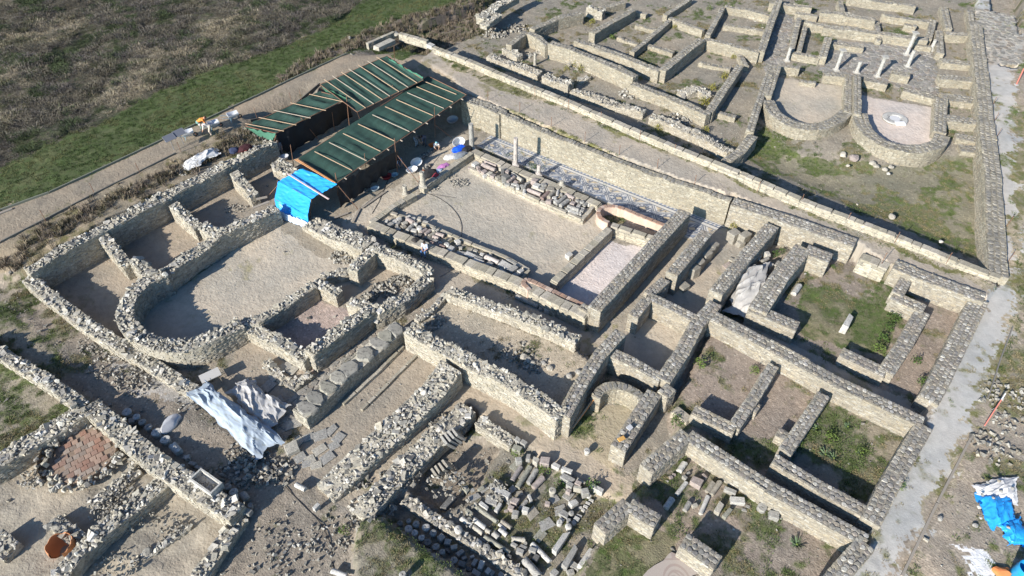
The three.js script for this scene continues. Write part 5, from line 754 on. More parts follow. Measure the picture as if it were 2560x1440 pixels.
["b","grey","eighth grey block from the right in the lower stone yard","slabs and carved blocks scattered in the lower stone yard",0.61,-16.41,-.3,0.4,0.18,0.35,-.45],
["b","grey","ninth grey block from the right in the lower stone yard","slabs and carved blocks scattered in the lower stone yard",0.43,-16.17,-.3,0.39,0.23,0.4,-.36],
["b","grey","seventh grey block from the right in the lower stone yard","slabs and carved blocks scattered in the lower stone yard",1.11,-16.24,-.3,0.43,0.26,0.4,-.36],
["b","dark","sixth dark block from the left in the lower stone yard","slabs and carved blocks scattered in the lower stone yard",1.28,-15.86,-.3,0.32,0.41,0.3,-.54],
["b","dark","fifth dark block from the left in the lower stone yard","slabs and carved blocks scattered in the lower stone yard",-.14,-15.93,-.3,0.33,0.2,0.3,-.44],
["b","grey","sixth grey block from the right in the lower stone yard","slabs and carved blocks scattered in the lower stone yard",2.23,-15.01,-.3,0.36,0.33,0.4,0.85],
["b","grey","first grey block from the right in the lower stone yard","slabs and carved blocks scattered in the lower stone yard",3.34,-15.4,-.3,0.54,0.32,0.3,-.54],
["b","grey","third grey block from the right in the lower stone yard","slabs and carved blocks scattered in the lower stone yard",3.08,-15.08,-.3,0.36,0.25,0.3,0.34],
["b","grey","eleventh grey block from the left in the lower stone yard","slabs and carved blocks scattered in the lower stone yard",-.64,-16.08,-.3,0.33,0.32,0.4,0.18],
["b","grey","seventh grey block from the left in the lower stone yard","slabs and carved blocks scattered in the lower stone yard",-2.13,-19.39,-.3,0.66,0.36,0.25,0.48],
["b","grey","fifth grey block from the left in the lower stone yard","slabs and carved blocks scattered in the lower stone yard",-2.26,-19.87,-.3,0.25,0.2,0.2,0.19],
["b","lichen","third lichen stained block from the left in the lower stone yard","slabs and carved blocks scattered in the lower stone yard",-1.78,-19.89,-.3,0.39,0.2,0.25,0.57],
["b","lichen","first lichen stained block from the left in the lower stone yard","slabs and carved blocks scattered in the lower stone yard",-2.6,-19.87,-.3,0.32,0.5,0.3,0.58],
["b","grey","first grey block from the left in the row of blocks along the central path","blocks set in a row along the edge of the central path",0.36,-22.89,-.05,0.42,0.32,0.5,-.65],
["b","grey","third grey block from the left in the row of blocks along the central path","blocks set in a row along the edge of the central path",0.7,-22.66,-.05,0.42,0.32,0.5,-.65],
["b","lichen","lichen stained block in the row of blocks along the central path","blocks set in a row along the edge of the central path",0.3,-22.32,-.05,0.56,0.39,0.45,-.4],
["b","grey","second grey block from the left in the row of blocks along the central path","blocks set in a row along the edge of the central path",0.39,-21.53,-.05,0.36,0.32,0.45,0.2],
["b","grey","fourth grey block from the left in the row of blocks along the central path","blocks set in a row along the edge of the central path",0.96,-21.78,-.05,0.41,0.25,0.35,1.4],
["b","cream","first cream block from the left in the row of blocks along the central path","blocks set in a row along the edge of the central path",1.37,-21.49,-.05,0.42,0.33,0.5,-.59],
["b","pink","first pale pink block from the left in the row of blocks along the central path","blocks set in a row along the edge of the central path",1.91,-21.42,-.05,0.54,0.46,0.55,-.2],
["b","white","first white block from the left in the row of blocks along the central path","blocks set in a row along the edge of the central path",2.59,-21.18,-.05,0.54,0.3,0.4,-.55],
["b","white","second white block from the left in the row of blocks along the central path","blocks set in a row along the edge of the central path",3.17,-20.83,-.05,0.67,0.26,0.5,-.43],
["b","grey","fifth grey block from the left in the row of blocks along the central path","blocks set in a row along the edge of the central path",3.15,-20.36,-.05,0.82,0.41,0.4,-.62],
["b","grey","sixth grey block from the left in the row of blocks along the central path","blocks set in a row along the edge of the central path",3.31,-19.92,-.05,0.42,0.34,0.45,-.58],
["b","pink","third pale pink block from the left in the row of blocks along the central path","blocks set in a row along the edge of the central path",3.77,-20,-.05,0.38,0.27,0.5,-.49],
["b","cream","second cream block from the left in the row of blocks along the central path","blocks set in a row along the edge of the central path",3.72,-19.73,-.05,0.45,0.2,0.45,-.19],
["b","cream","third cream block from the left in the row of blocks along the central path","blocks set in a row along the edge of the central path",3.98,-20.19,-.05,0.53,0.12,0.35,-.59],
["b","pink","second pale pink block from the left in the row of blocks along the central path","blocks set in a row along the edge of the central path",3.22,-19.59,-.05,0.28,0.23,0.3,-.58],
["d","cream","cream drum in the row of blocks along the central path","blocks set in a row along the edge of the central path",2.29,-19.49,-.05,0.21,0.6],
["b","grey","seventh grey block from the left in the row of blocks along the central path","blocks set in a row along the edge of the central path",4.14,-19.44,-.05,0.46,0.42,0.6,0.19],
["d","white","second white drum from the left in the row of blocks along the central path","blocks set in a row along the edge of the central path",4.35,-19.39,-.05,0.15,0.15],
["b","white","third white block from the left in the row of blocks along the central path","blocks set in a row along the edge of the central path",4.84,-19.67,-.05,0.86,0.3,0.5,-.59],
["d","white","first white drum from the left in the row of blocks along the central path","blocks set in a row along the edge of the central path",4.46,-22.11,-.05,0.2,0.45],
["c","tan","tan column shaft in the row of blocks along the central path","blocks set in a row along the edge of the central path",-2.07,-24.49,-.05,-.37,-23.69,0.15],
["c","pink","pale pink column shaft in the row of blocks along the central path","blocks set in a row along the edge of the central path",-1.72,-24.14,-.05,-.28,-23.2,0.17],
["c","white","second white column shaft from the left in the grassy column yard, lower right","columns and slabs lying in the grassy yard, lower right",9.97,-21.03,0.6,9.55,-20.5,0.18],
["c","white","first white column shaft from the left in the grassy column yard, lower right","columns and slabs lying in the grassy yard, lower right",9.86,-19.83,0.6,9.18,-19.07,0.13],
["c","bluewhite","bluish white column shaft in the grassy column yard, lower right","columns and slabs lying in the grassy yard, lower right",8.88,-18.78,0.6,8.41,-18.21,0.18],
["c","grey","grey column shaft in the grassy column yard, lower right","columns and slabs lying in the grassy yard, lower right",9.79,-18.56,0.6,9.45,-18.09,0.15],
["c","white","third white column shaft from the left in the grassy column yard, lower right","columns and slabs lying in the grassy yard, lower right",10.91,-18.97,0.6,10.29,-17.92,0.13],
["c","tan","first tan column shaft from the left in the grassy column yard, lower right","columns and slabs lying in the grassy yard, lower right",11.37,-19.81,0.6,10.91,-19.22,0.16],
["c","tan","second tan column shaft from the left in the grassy column yard, lower right","columns and slabs lying in the grassy yard, lower right",11.76,-19.86,0.6,11.11,-19.06,0.15],
["b","grey","third grey block from the left in the grassy column yard, lower right","columns and slabs lying in the grassy yard, lower right",12.17,-19.27,0.6,0.67,0.25,0.35,-.52],
["b","white","white block in the grassy column yard, lower right","columns and slabs lying in the grassy yard, lower right",12.47,-18.69,0.6,0.78,0.39,0.3,-.1],
["b","cream","second cream block from the left in the grassy column yard, lower right","columns and slabs lying in the grassy yard, lower right",11.32,-18.17,0.6,0.66,0.3,0.45,0.93],
["b","lichen","lichen stained block in the grassy column yard, lower right","columns and slabs lying in the grassy yard, lower right",11.75,-17.94,0.6,0.7,0.23,0.3,0.78],
["b","pink","third pale pink block from the left in the grassy column yard, lower right","columns and slabs lying in the grassy yard, lower right",10.38,-19.8,0.6,0.62,0.49,0.4,-.58],
["b","grey","first grey block from the left in the grassy column yard, lower right","columns and slabs lying in the grassy yard, lower right",9.81,-20.11,0.6,0.3,0.21,0.3,-.84],
["b","pink","first pale pink block from the left in the grassy column yard, lower right","columns and slabs lying in the grassy yard, lower right",9.06,-20.16,0.6,0.22,0.16,0.2,0.36],
["b","pink","second pale pink block from the left in the grassy column yard, lower right","columns and slabs lying in the grassy yard, lower right",9.25,-20.35,0.6,0.2,0.12,0.15,-.3],
["b","cream","first cream block from the left in the grassy column yard, lower right","columns and slabs lying in the grassy yard, lower right",10.05,-18.41,0.6,0.31,0.18,0.25,0.35],
["d","grey","grey drum in the grassy column yard, lower right","columns and slabs lying in the grassy yard, lower right",13.7,-18.24,0.6,0.26,0.35],
["b","grey","sixth grey block from the left in the grassy column yard, lower right","columns and slabs lying in the grassy yard, lower right",14.22,-17.8,0.6,0.5,0.43,0.4,-.3],
["b","grey","fifth grey block from the left in the grassy column yard, lower right","columns and slabs lying in the grassy yard, lower right",13.01,-18.4,0.6,0.25,0.17,0.1,-.41],
["b","grey","fourth grey block from the left in the grassy column yard, lower right","columns and slabs lying in the grassy yard, lower right",12.76,-18.2,0.6,0.29,0.16,0.1,-.2],
["b","pink","fourth pale pink block from the left in the grassy column yard, lower right","columns and slabs lying in the grassy yard, lower right",10.95,-20.21,0.6,0.34,0.14,0.25,-1.06],
["b","grey","second grey block from the left in the grassy column yard, lower right","columns and slabs lying in the grassy yard, lower right",10.07,-20.41,0.6,0.23,0.12,0.2,0.52],
["p","white","second white rough stone from the left in the grassy column yard, lower right","columns and slabs lying in the grassy yard, lower right",11.93,-17.08,0.6,0.06],
["p","white","first white rough stone from the left in the grassy column yard, lower right","columns and slabs lying in the grassy yard, lower right",8.82,-19.97,0.6,0.07],
["p","grey","grey rough stone in the grassy column yard, lower right","columns and slabs lying in the grassy yard, lower right",14.67,-17.72,0.6,0.07],
["d","bluewhite","first bluish white drum from the left in the shady row, lower left","carved drums in the lower left shady row",-23.72,-24.64,0.35,0.28,0.4],
["d","bluewhite","second bluish white drum from the left in the shady row, lower left","carved drums in the lower left shady row",-22.99,-24.29,0.35,0.23,0.4],
["d","grey","first grey drum from the left in the shady row, lower left","carved drums in the lower left shady row",-22.5,-23.91,0.35,0.23,0.4],
["d","grey","second grey drum from the left in the shady row, lower left","carved drums in the lower left shady row",-22,-23.54,0.35,0.23,0.4],
["d","white","first white drum from the left in the shady row, lower left","carved drums in the lower left shady row",-21.37,-23.2,0.35,0.3,0.35],
["d","white","second white drum from the left in the shady row, lower left","carved drums in the lower left shady row",-20.67,-22.7,0.35,0.29,0.35],
["c","bluewhite","bluish white column shaft in the shady row, lower left","carved drums in the lower left shady row",-20.1,-22.32,0.35,-19.53,-21.82,0.25],
["b","grey","second grey block from the left in the shady row, lower left","carved drums in the lower left shady row",-19.08,-21.59,0.35,0.43,0.28,0.25,0],
["b","grey","third grey block from the left in the shady row, lower left","carved drums in the lower left shady row",-18.56,-21.11,0.35,0.48,0.22,0.3,-.35],
["b","grey","fourth grey block from the left in the shady row, lower left","carved drums in the lower left shady row",-18.11,-20.86,0.35,0.48,0.21,0.3,-.35],
["b","grey","fifth grey block from the left in the shady row, lower left","carved drums in the lower left shady row",-17.84,-20.61,0.35,0.36,0.24,0.3,-.35],
["d","grey","third grey drum from the left in the shady row, lower left","carved drums in the lower left shady row",-16.01,-19.56,0.35,0.21,0.4],
["d","white","third white drum from the left in the shady row, lower left","carved drums in the lower left shady row",-15.58,-19.23,0.35,0.24,0.45],
["c","grey","grey column shaft in the shady row, lower left","carved drums in the lower left shady row",-15.15,-19.24,0.35,-14.79,-18.88,0.21],
["d","grey","fourth grey drum from the left in the shady row, lower left","carved drums in the lower left shady row",-14.5,-18.51,0.35,0.15,0.3],
["b","grey","sixth grey block from the left in the shady row, lower left","carved drums in the lower left shady row",-14.53,-18.11,0.35,0.52,0.37,0.4,-.34],
["b","cream","cream block in the shady row, lower left","carved drums in the lower left shady row",-16.43,-19.42,0.35,0.36,0.28,0.45,-.49],
["b","grey","first grey block from the left in the shady row, lower left","carved drums in the lower left shady row",-23.24,-24.09,0.35,0.33,0.35,0.3,0.48],
["b","white","white block in the shady row, lower left","carved drums in the lower left shady row",-19.03,-21.56,0.35,0.26,0.24,0.25,0.45],
["b","tuff","seventh rough grey block from the left in the sandy corridor","weathered tuff blocks standing along the sandy corridor wall",17.52,-41.46,0,0.88,0.7,0.95,0.64],
["b","tuff","ninth rough grey block from the left in the sandy corridor","weathered tuff blocks standing along the sandy corridor wall",18.28,-41.24,0,0.88,0.64,0.95,0.63],
["b","tuff","eighth rough grey block from the left in the sandy corridor","weathered tuff blocks standing along the sandy corridor wall",17.99,-40.84,0,0.59,0.47,0.45,0.45],
["b","tuff","sixth rough grey block from the left in the sandy corridor","weathered tuff blocks standing along the sandy corridor wall",15.6,-40,0,0.88,0.56,0.95,0.71],
["b","tuff","fifth rough grey block from the left in the sandy corridor","weathered tuff blocks standing along the sandy corridor wall",15.23,-39.55,0,0.81,0.51,0.9,0.71],
["b","tuff","fourth rough grey block from the left in the sandy corridor","weathered tuff blocks standing along the sandy corridor wall",14.85,-39.01,0,0.86,0.55,0.9,0.71],
["b","tuff","third rough grey block from the left in the sandy corridor","weathered tuff blocks standing along the sandy corridor wall",14.24,-38.16,0,0.84,0.54,0.9,0.71],
["b","tuff","second rough grey block from the left in the sandy corridor","weathered tuff blocks standing along the sandy corridor wall",13.63,-37.32,0,0.89,0.58,1,0.71],
["b","tuff","first rough grey block from the left in the sandy corridor","weathered tuff blocks standing along the sandy corridor wall",12.65,-36.04,0,0.72,0.64,0.45,0.62],
["b","pink","pale pink block in the sandy corridor","weathered tuff blocks standing along the sandy corridor wall",16.49,-38.48,0,0.7,0.51,0.15,0.62],
["b","cream","cream block in the sandy corridor","weathered tuff blocks standing along the sandy corridor wall",16.92,-39.09,0,0.45,0.41,0.2,-.55],
["c","white","white column shaft in the lawn beyond the grey sheet","stones lying at the foot of the lawn wall",20.86,-35.54,0.6,20.18,-34.69,0.22],
["b","white","third white block from the left in the lawn beyond the grey sheet","stones lying at the foot of the lawn wall",22.99,-31.73,0.6,1.49,0.43,0.75,0.91],
["b","white","first white block from the left in the lawn beyond the grey sheet","stones lying at the foot of the lawn wall",19.4,-38.85,0.6,0.38,0.39,0.45,0.24],
["c","grey","first grey column shaft from the left in the lawn beyond the grey sheet","stones lying at the foot of the lawn wall",18.93,-39.02,0.6,18.58,-38.35,0.17],
["c","grey","second grey column shaft from the left in the lawn beyond the grey sheet","stones lying at the foot of the lawn wall",19.41,-38.59,0.6,18.86,-38.22,0.15],
["b","white","second white block from the left in the lawn beyond the grey sheet","stones lying at the foot of the lawn wall",19.22,-37.67,0.6,0.46,0.59,0.4,-.83],
["c","grey","third grey column shaft from the left in the lawn beyond the grey sheet","stones lying at the foot of the lawn wall",20.1,-38.16,0.6,19.73,-37.72,0.14],
["b","cream","cream block in the lawn beyond the grey sheet","stones lying at the foot of the lawn wall",19.77,-37.43,0.6,0.39,0.28,0.3,-.41],
["p","grey","grey rough stone in the lawn beyond the grey sheet","stones lying at the foot of the lawn wall",21.8,-37.03,0.6,0.09],
["c","grey","first grey column shaft from the left in the long dark corridor below the court","shafts and stones lying in the long corridor",0.29,-35.09,0.02,1.91,-34.08,0.2],
["c","grey","second grey column shaft from the left in the long dark corridor below the court","shafts and stones lying in the long corridor",3.08,-33.41,0.02,3.72,-32.96,0.14],
["b","white","first white block from the left in the long dark corridor below the court","shafts and stones lying in the long corridor",2.54,-33.61,0.02,0.45,0.35,0.35,-.47],
["b","grey","grey block in the long dark corridor below the court","shafts and stones lying in the long corridor",2.05,-33.88,0.02,0.26,0.31,0.25,0],
["b","white","second white block from the left in the long dark corridor below the court","shafts and stones lying in the long corridor",4.42,-39.42,0.02,0.56,0.52,0.4,0.69],
["p","cream","first cream rough stone from the left in the far lawn","pale stones lying on the far lawn beyond the parapet",29.53,-51.92,1,0.31],
["p","pink","pale pink rough stone in the far lawn","pale stones lying on the far lawn beyond the parapet",30.29,-51.33,1,0.43],
["p","cream","third cream rough stone from the left in the far lawn","pale stones lying on the far lawn beyond the parapet",31.66,-50.6,1,0.28],
["p","cream","fourth cream rough stone from the left in the far lawn","pale stones lying on the far lawn beyond the parapet",31.85,-50.13,1,0.21],
["p","cream","fifth cream rough stone from the left in the far lawn","pale stones lying on the far lawn beyond the parapet",32.39,-49.65,1,0.26],
["p","cream","sixth cream rough stone from the left in the far lawn","pale stones lying on the far lawn beyond the parapet",33.09,-50.03,1,0.21],
["p","white","first white rough stone from the left in the far lawn","pale stones lying on the far lawn beyond the parapet",32.49,-49.07,1,0.16],
["p","cream","seventh cream rough stone from the left in the far lawn","pale stones lying on the far lawn beyond the parapet",30.51,-43.18,1,0.3],
["p","white","second white rough stone from the left in the far lawn","pale stones lying on the far lawn beyond the parapet",33.1,-40.15,1,0.16],
["p","cream","second cream rough stone from the left in the far lawn","pale stones lying on the far lawn beyond the parapet",29.4,-50.26,1,0.16],
["p","white","third white rough stone from the left in the far lawn","pale stones lying on the far lawn beyond the parapet",40.04,-48.04,1,0.2],
["p","cream","first cream rough stone from the left in the debris room","loose stones in the debris room",0.74,-28.86,0.77,0.26],
["p","cream","second cream rough stone from the left in the debris room","loose stones in the debris room",1.05,-28.59,0.77,0.23],
["p","cream","third cream rough stone from the left in the debris room","loose stones in the debris room",1.35,-28.37,0.77,0.21],
["p","grey","first grey rough stone from the left in the debris room","loose stones in the debris room",2.04,-28.43,0.77,0.19],
["p","cream","fourth cream rough stone from the left in the debris room","loose stones in the debris room",2.42,-27.93,0.77,0.21],
["p","grey","second grey rough stone from the left in the debris room","loose stones in the debris room",3.68,-27.33,0.77,0.22],
["p","grey","third grey rough stone from the left in the debris room","loose stones in the debris room",4.3,-27.65,0.77,0.22],
["b","cream","cream block in the central slope by the grey sheets","pieces beside the wrapped sheets",-13.07,-22.26,0.2,0.79,0.77,0.35,0.55],
["p","cream","first cream rough stone from the left in the central slope by the grey sheets","pieces beside the wrapped sheets",-15.29,-21.15,0.2,0.23],
["p","cream","third cream rough stone from the left in the central slope by the grey sheets","pieces beside the wrapped sheets",-14.32,-20.97,0.2,0.23],
["p","cream","second cream rough stone from the left in the central slope by the grey sheets","pieces beside the wrapped sheets",-15.06,-20.41,0.2,0.15],
["c","white","first white column shaft from the left in the central slope by the grey sheets","pieces beside the wrapped sheets",-12.3,-19.89,0.2,-11.7,-19.59,0.16],
["c","white","second white column shaft from the left in the central slope by the grey sheets","pieces beside the wrapped sheets",-9.35,-14.97,0.2,-8.53,-14.7,0.15],
["b","white","white block in the central slope by the grey sheets","pieces beside the wrapped sheets",-10.85,-18.49,0.2,0.41,0.24,0.4,0.94],
["b","cream","cream block in the grass plot above the nets","stones in the grass plot above the nets",-13.64,-70.39,2.3,2.39,0.82,0.45,0.87],
["b","white","white block in the grass plot above the nets","stones in the grass plot above the nets",-8.65,-70.16,2.3,0.74,0.6,0.4,-.64],
["p","cream","first cream rough stone from the left in the grass plot above the nets","stones in the grass plot above the nets",-17.72,-72.42,2.3,0.2],
["p","cream","second cream rough stone from the left in the grass plot above the nets","stones in the grass plot above the nets",-12.8,-73.24,2.3,0.38],
["p","grey","first grey rough stone from the left in the torn white sheet, right edge","stones weighing down the white sheet",25.97,-19.14,1.95,0.09],
["p","tan","tan rough stone in the torn white sheet, right edge","stones weighing down the white sheet",26.62,-19.21,1.95,0.09],
["p","grey","second grey rough stone from the left in the torn white sheet, right edge","stones weighing down the white sheet",26.41,-18.6,1.95,0.09],
["p","grey","third grey rough stone from the left in the torn white sheet, right edge","stones weighing down the white sheet",27.15,-18.78,1.95,0.08],
["p","white","first white rough stone from the left in the bright blue sheet, right edge","stones weighing down the blue sheet",24.72,-17.61,2.05,0.1],
["p","white","second white rough stone from the left in the bright blue sheet, right edge","stones weighing down the blue sheet",24.51,-17.02,2.05,0.08],
["p","grey","first grey rough stone from the left in the bright blue sheet, right edge","stones weighing down the blue sheet",25.22,-18.34,2.05,0.08],
["p","grey","second grey rough stone from the left in the bright blue sheet, right edge","stones weighing down the blue sheet",25.75,-18.16,2.05,0.08],
["p","pink","pale pink rough stone in the bright blue sheet, right edge","stones weighing down the blue sheet",25.7,-16.5,2.05,0.09],
["p","grey","first grey rough stone from the left in the gravel beside the timber rail","stones beside the timber rail",22.64,-17.19,1.6,0.15],
["b","cream","cream block in the gravel beside the timber rail","stones beside the timber rail",21.37,-16.03,1.6,0.27,0.12,0.15,-.81],
["p","white","white rough stone in the gravel beside the timber rail","stones beside the timber rail",27.45,-21.78,1.6,0.16],
["p","grey","second grey rough stone from the left in the gravel beside the timber rail","stones beside the timber rail",24.33,-16.83,1.6,0.14]];
for (const [k, c, label, group, x, z, y, ...n] of STONES) {
  const g0 = k === 'c' ? shaftGeo(Math.hypot(n[0] - x, n[1] - z), n[2]) : k === 'b' ? blockGeo(n[0], n[2], n[1]) : k === 'd' ? drumGeo(n[0], n[1]) : boulderGeo(n[0]);
  const gy = Math.max(y, k === 'c' ? groundY((x + n[0]) / 2, (z + n[1]) / 2) : groundY(x, z));
  const o = solo({ c: 'column_shaft', b: 'stone_block', d: 'column_drum', p: 'loose_stone' }[k], g0, marbleMat[c], label, { c: 'column fragment', b: 'stone block', d: 'column drum', p: 'stone' }[k], group);
  if (k === 'c') { o.position.set((x + n[0]) / 2, gy + n[2] * .9, (z + n[1]) / 2); o.rotation.set(0, Math.atan2(n[0] - x, n[1] - z), 0); o.rotateZ(rnd() * 6); }
  else if (k === 'b') { o.position.set(x, gy + n[2] / 2 - .03, z); o.rotation.set(rr(-.05, .05), n[3], rr(-.05, .05)); }
  else if (k === 'd') { o.position.set(x, gy - .02, z); o.rotation.y = rnd() * 6; }
  else { o.position.set(x, gy + n[0] * .2, z); o.rotation.y = rnd() * 6; }
}

// ---------------------------------------------------------------- mosaic walk beside the tall wall
{
  const A = [-3.35,0.06,-54.75], B = [-2.05,0.06,-56.65], C = [17.28,0.06,-43.15], D = [14.05,0.06,-41.47];
  const W = 2048, HH = 256, L = 33, wid = 2.6;
  const dark = [.13, .15, .19], pale = [.56, .54, .5], tan = [.5, .42, .3], blue = [.24, .28, .35];
  const t = tex(W, HH, (x, y) => {
    const m = x / W * L, q = y / HH, P = 3.3, u = (m / P) % 1, v = (q - .13) / .62, n = .82 + .3 * hash(x >> 1, y >> 1) + .16 * (tfbm(x / W, y / HH, 8, 3) - .5);
    let c = pale;
    if (q < .06) c = tan; else if (q > .8) { const w = (q - .8) / .2; c = Math.abs(w - .3) < .1 || Math.abs(w - .75) < .07 ? dark : (Math.floor(m * 4) % 2 && w > .35 && w < .7 ? blue : pale); }
    else if (v >= 0 && v <= 1) {
      const d = Math.abs(u - .5) * 2, e = Math.abs(v - .5) * 2, r = d + e;                          // lozenge in each bay
      const bar = Math.abs(u - .02) < .012 || Math.abs(u - .06) < .012 || Math.abs(u - .94) < .012;
      if (bar) c = dark; else if (e > .93 || d > .93 && Math.floor(v * 9) % 2) c = dark;
      else if (Math.abs(r - .98) < .05 || Math.abs(r - 1.16) < .035) c = dark; else if (r > 1.35 && r < 1.75) c = v > .5 ? tan : blue;
      else if (r < .9) { const f = fbm(m * 9, q * 22, 2); c = r < .26 ? tan : r < .42 ? dark : f > .47 ? dark : f > .4 ? blue : pale; }
    }
    return [c[0] * n, c[1] * n, c[2] * n];
  });
  t.wrapS = t.wrapT = THREE.ClampToEdgeWrapping;
  const g = new THREE.BufferGeometry(), P = [], U = [], I = [], nx = 66, nz = 6;
  for (let j = 0; j <= nz; j++) for (let i = 0; i <= nx; i++) { const a = i / nx, b = j / nz, l = (k) => lerp(lerp(A[k], D[k], a), lerp(B[k], C[k], a), b), x = l(0), z = l(2); P.push(x, Math.max(.06, groundY(x, z) + .03) + .012 * (fbm(x * 2, z * 2, 2) - .5), z); U.push(a, b); }
  for (let j = 0; j < nz; j++) for (let i = 0; i < nx; i++) { const o = j * (nx + 1) + i; I.push(o, o + 1, o + nx + 1, o + 1, o + nx + 2, o + nx + 1); }
  g.setAttribute('position', new THREE.Float32BufferAttribute(P, 3)); g.setAttribute('uv', new THREE.Float32BufferAttribute(U, 2)); g.setIndex(I); g.computeVertexNormals();
  solo('mosaic_floor', g, new THREE.MeshStandardMaterial({ map: t, roughness: .85 }), 'black and white lozenge mosaic floor between the tall wall and the columns', null, null, 'structure');
}
{ // small faded mosaic at the lower edge
  const t = tex(512, 256, (x, y) => { const u = x / 512 * 5, v = y / 256 * 2.5, d = Math.hypot(u - 2.2, v - 1.9), n = .85 + .3 * hash(x, y); const line = Math.abs(v - .35) < .06 || Math.abs(v - .75) < .04 || (v < .75 && v > .35 && Math.sin(u * 9) > .3) || Math.abs(d - .9) < .06 || Math.abs(d - .65) < .05 || (d < .6 && Math.sin(d * 30 + Math.atan2(v - 1.9, u - 2.2) * 6) > .4); return line ? [.34 * n, .275 * n, .24 * n] : [.4 * n, .345 * n, .3 * n]; });
  const c0 = [8.62,0.8,-14.82], g = new THREE.ShapeGeometry(new THREE.Shape(Array.from({ length: 34 }, (_, i) => { const a = i / 34 * 6.283, q = 1.15 + (vn(Math.cos(a) * 2.5 + 4, Math.sin(a) * 2.5) - .5) * 1.3; return new THREE.Vector2(Math.cos(a) * q * 1.25, Math.sin(a) * q); }))).rotateX(-Math.PI / 2).rotateY(.6);
  { const p = g.attributes.position, u = g.attributes.uv; for (let i = 0; i < p.count; i++) u.setXY(i, p.getX(i) / 4 + .5, p.getZ(i) / 3 + .5); }
  g.translate(c0[0], groundY(c0[0], c0[2]) + .1, c0[2]);
  solo('faded_mosaic', g, new THREE.MeshStandardMaterial({ map: t, roughness: .9, side: THREE.DoubleSide }), 'faded pink and white mosaic patch at the lower edge', null, null, 'structure');
}

// ---------------------------------------------------------------- cloth
function clothGeo(c, nu, nv, f) {                                   // bilinear patch of four corners, moved by f(u, v, p)
  const g = new THREE.BufferGeometry(), P = [], U = [], I = [];
  for (let j = 0; j <= nv; j++) for (let i = 0; i <= nu; i++) { const u = i / nu, v = j / nv, p = [0, 1, 2].map((k) => lerp(lerp(c[0][k], c[1][k], u), lerp(c[3][k], c[2][k], u), v)); f?.(u, v, p); P.push(...p); U.push(u * 4, v * 4); }
  for (let j = 0; j < nv; j++) for (let i = 0; i < nu; i++) { const o = j * (nu + 1) + i; I.push(o, o + nu + 1, o + 1, o + 1, o + nu + 1, o + nu + 2); }
  g.setAttribute('position', new THREE.Float32BufferAttribute(P, 3)); g.setAttribute('uv', new THREE.Float32BufferAttribute(U, 2)); g.setIndex(I); g.computeVertexNormals(); return g;
}
const cloth = (r, g, b, o = {}) => mat(r, g, b, { side: THREE.DoubleSide, map: weave, ...o });
const netTex = tex(512, 512, (x, y) => { const u = x / 512, v = y / 512, k = .62 + .6 * tfbm(u, v, 5, 5) + ((x % 128) < 3 ? .25 : 0) + .1 * ((y >> 1) % 2); return [k * .8 + .06, k * .8, k * .8]; }), netMat = cloth(.027, .078, .06, { roughness: .8, map: netTex }), netPale = cloth(.07, .2, .13, { roughness: .7 }), curtainMat = cloth(.025, .028, .032, { roughness: .95 });
const blueMat = new THREE.MeshPhysicalMaterial({ color: new THREE.Color().setRGB(.03, .37, .88), roughness: .34, side: THREE.DoubleSide, transmission: 0, map: weave }), dustyTex = tex(512, 512, (x, y) => { const u = x / 512, v = y / 512, k = .7 + .3 * tfbm(u, v, 4, 5), d = sstep(.55, .75, tfbm(u + .5, v, 7, 4)) * .3; return [k * (1 - d * .5), k * (1 - d * .65), k * (1 - d)]; }), greySheet = cloth(.54, .53, .51, { roughness: .75, map: dustyTex }), blueGreySheet = cloth(.41, .48, .55, { roughness: .7, map: dustyTex }), whiteSheet = cloth(.75, .74, .72, { roughness: .7 });
const wood = mat(.48, .34, .22, { roughness: .85 }), woodPale = mat(.44, .37, .29), woodOrange = mat(.62, .29, .11), rust = mat(.22, .12, .075, { roughness: .85 }), greyWood = mat(.3, .265, .22), steel = mat(.4, .4, .41, { metalness: .6, roughness: .5 }), black = mat(.02, .02, .022), whitePlastic = mat(.8, .8, .78, { roughness: .45 }), terracotta = mat(.62, .23, .07, { roughness: .85, map: plasterMap }), orange = mat(.8, .22, .04, { roughness: .5 });
function shelter(label, corners, battens, posts, seedy, extra) {
  const o = base('net_shelter', corners[0], label, 'shelter'), s = (p) => [p[0] - corners[0][0], p[1] - corners[0][1], p[2] - corners[0][2]];
  part('shade_net', clothGeo(corners.map(s), 40, 24, (u, v, p) => { p[1] += -.27 * Math.sin(Math.PI * v) * Math.abs(Math.sin(u * battens.length * Math.PI)) + (fbm(u * 9 + seedy, v * 6, 3) - .5) * .24; p[0] += (fbm(u * 7, v * 20 + seedy, 2) - .5) * .12 * (v < .02 || v > .98 || u < .02 || u > .98 ? 2 : 0); }), netMat, o);
  battens.forEach(([a, b, m]) => { const A = s(a), B = s(b); A[1] += .09; B[1] += .09; part('batten', beam(A, B, .055, .045), m ?? wood, o); });
  posts.forEach(([a, b]) => part('post', between(s(a), s(b), .03, .03), rust, o));
  for (const [i, j] of [[0, 1], [3, 2], [1, 2], [0, 3]]) part('edge_pole', between(s(corners[i]), s(corners[j]), .035), rust, o);
  extra?.(o, s); return o;
}
const onNet = (C, u0, v0, u1, v1) => { const q = (u, v) => [0, 1, 2].map((k) => lerp(lerp(C[0][k], C[1][k], u), lerp(C[3][k], C[2][k], u), v)); return [q(u0, v0), q(u1, v1)]; };
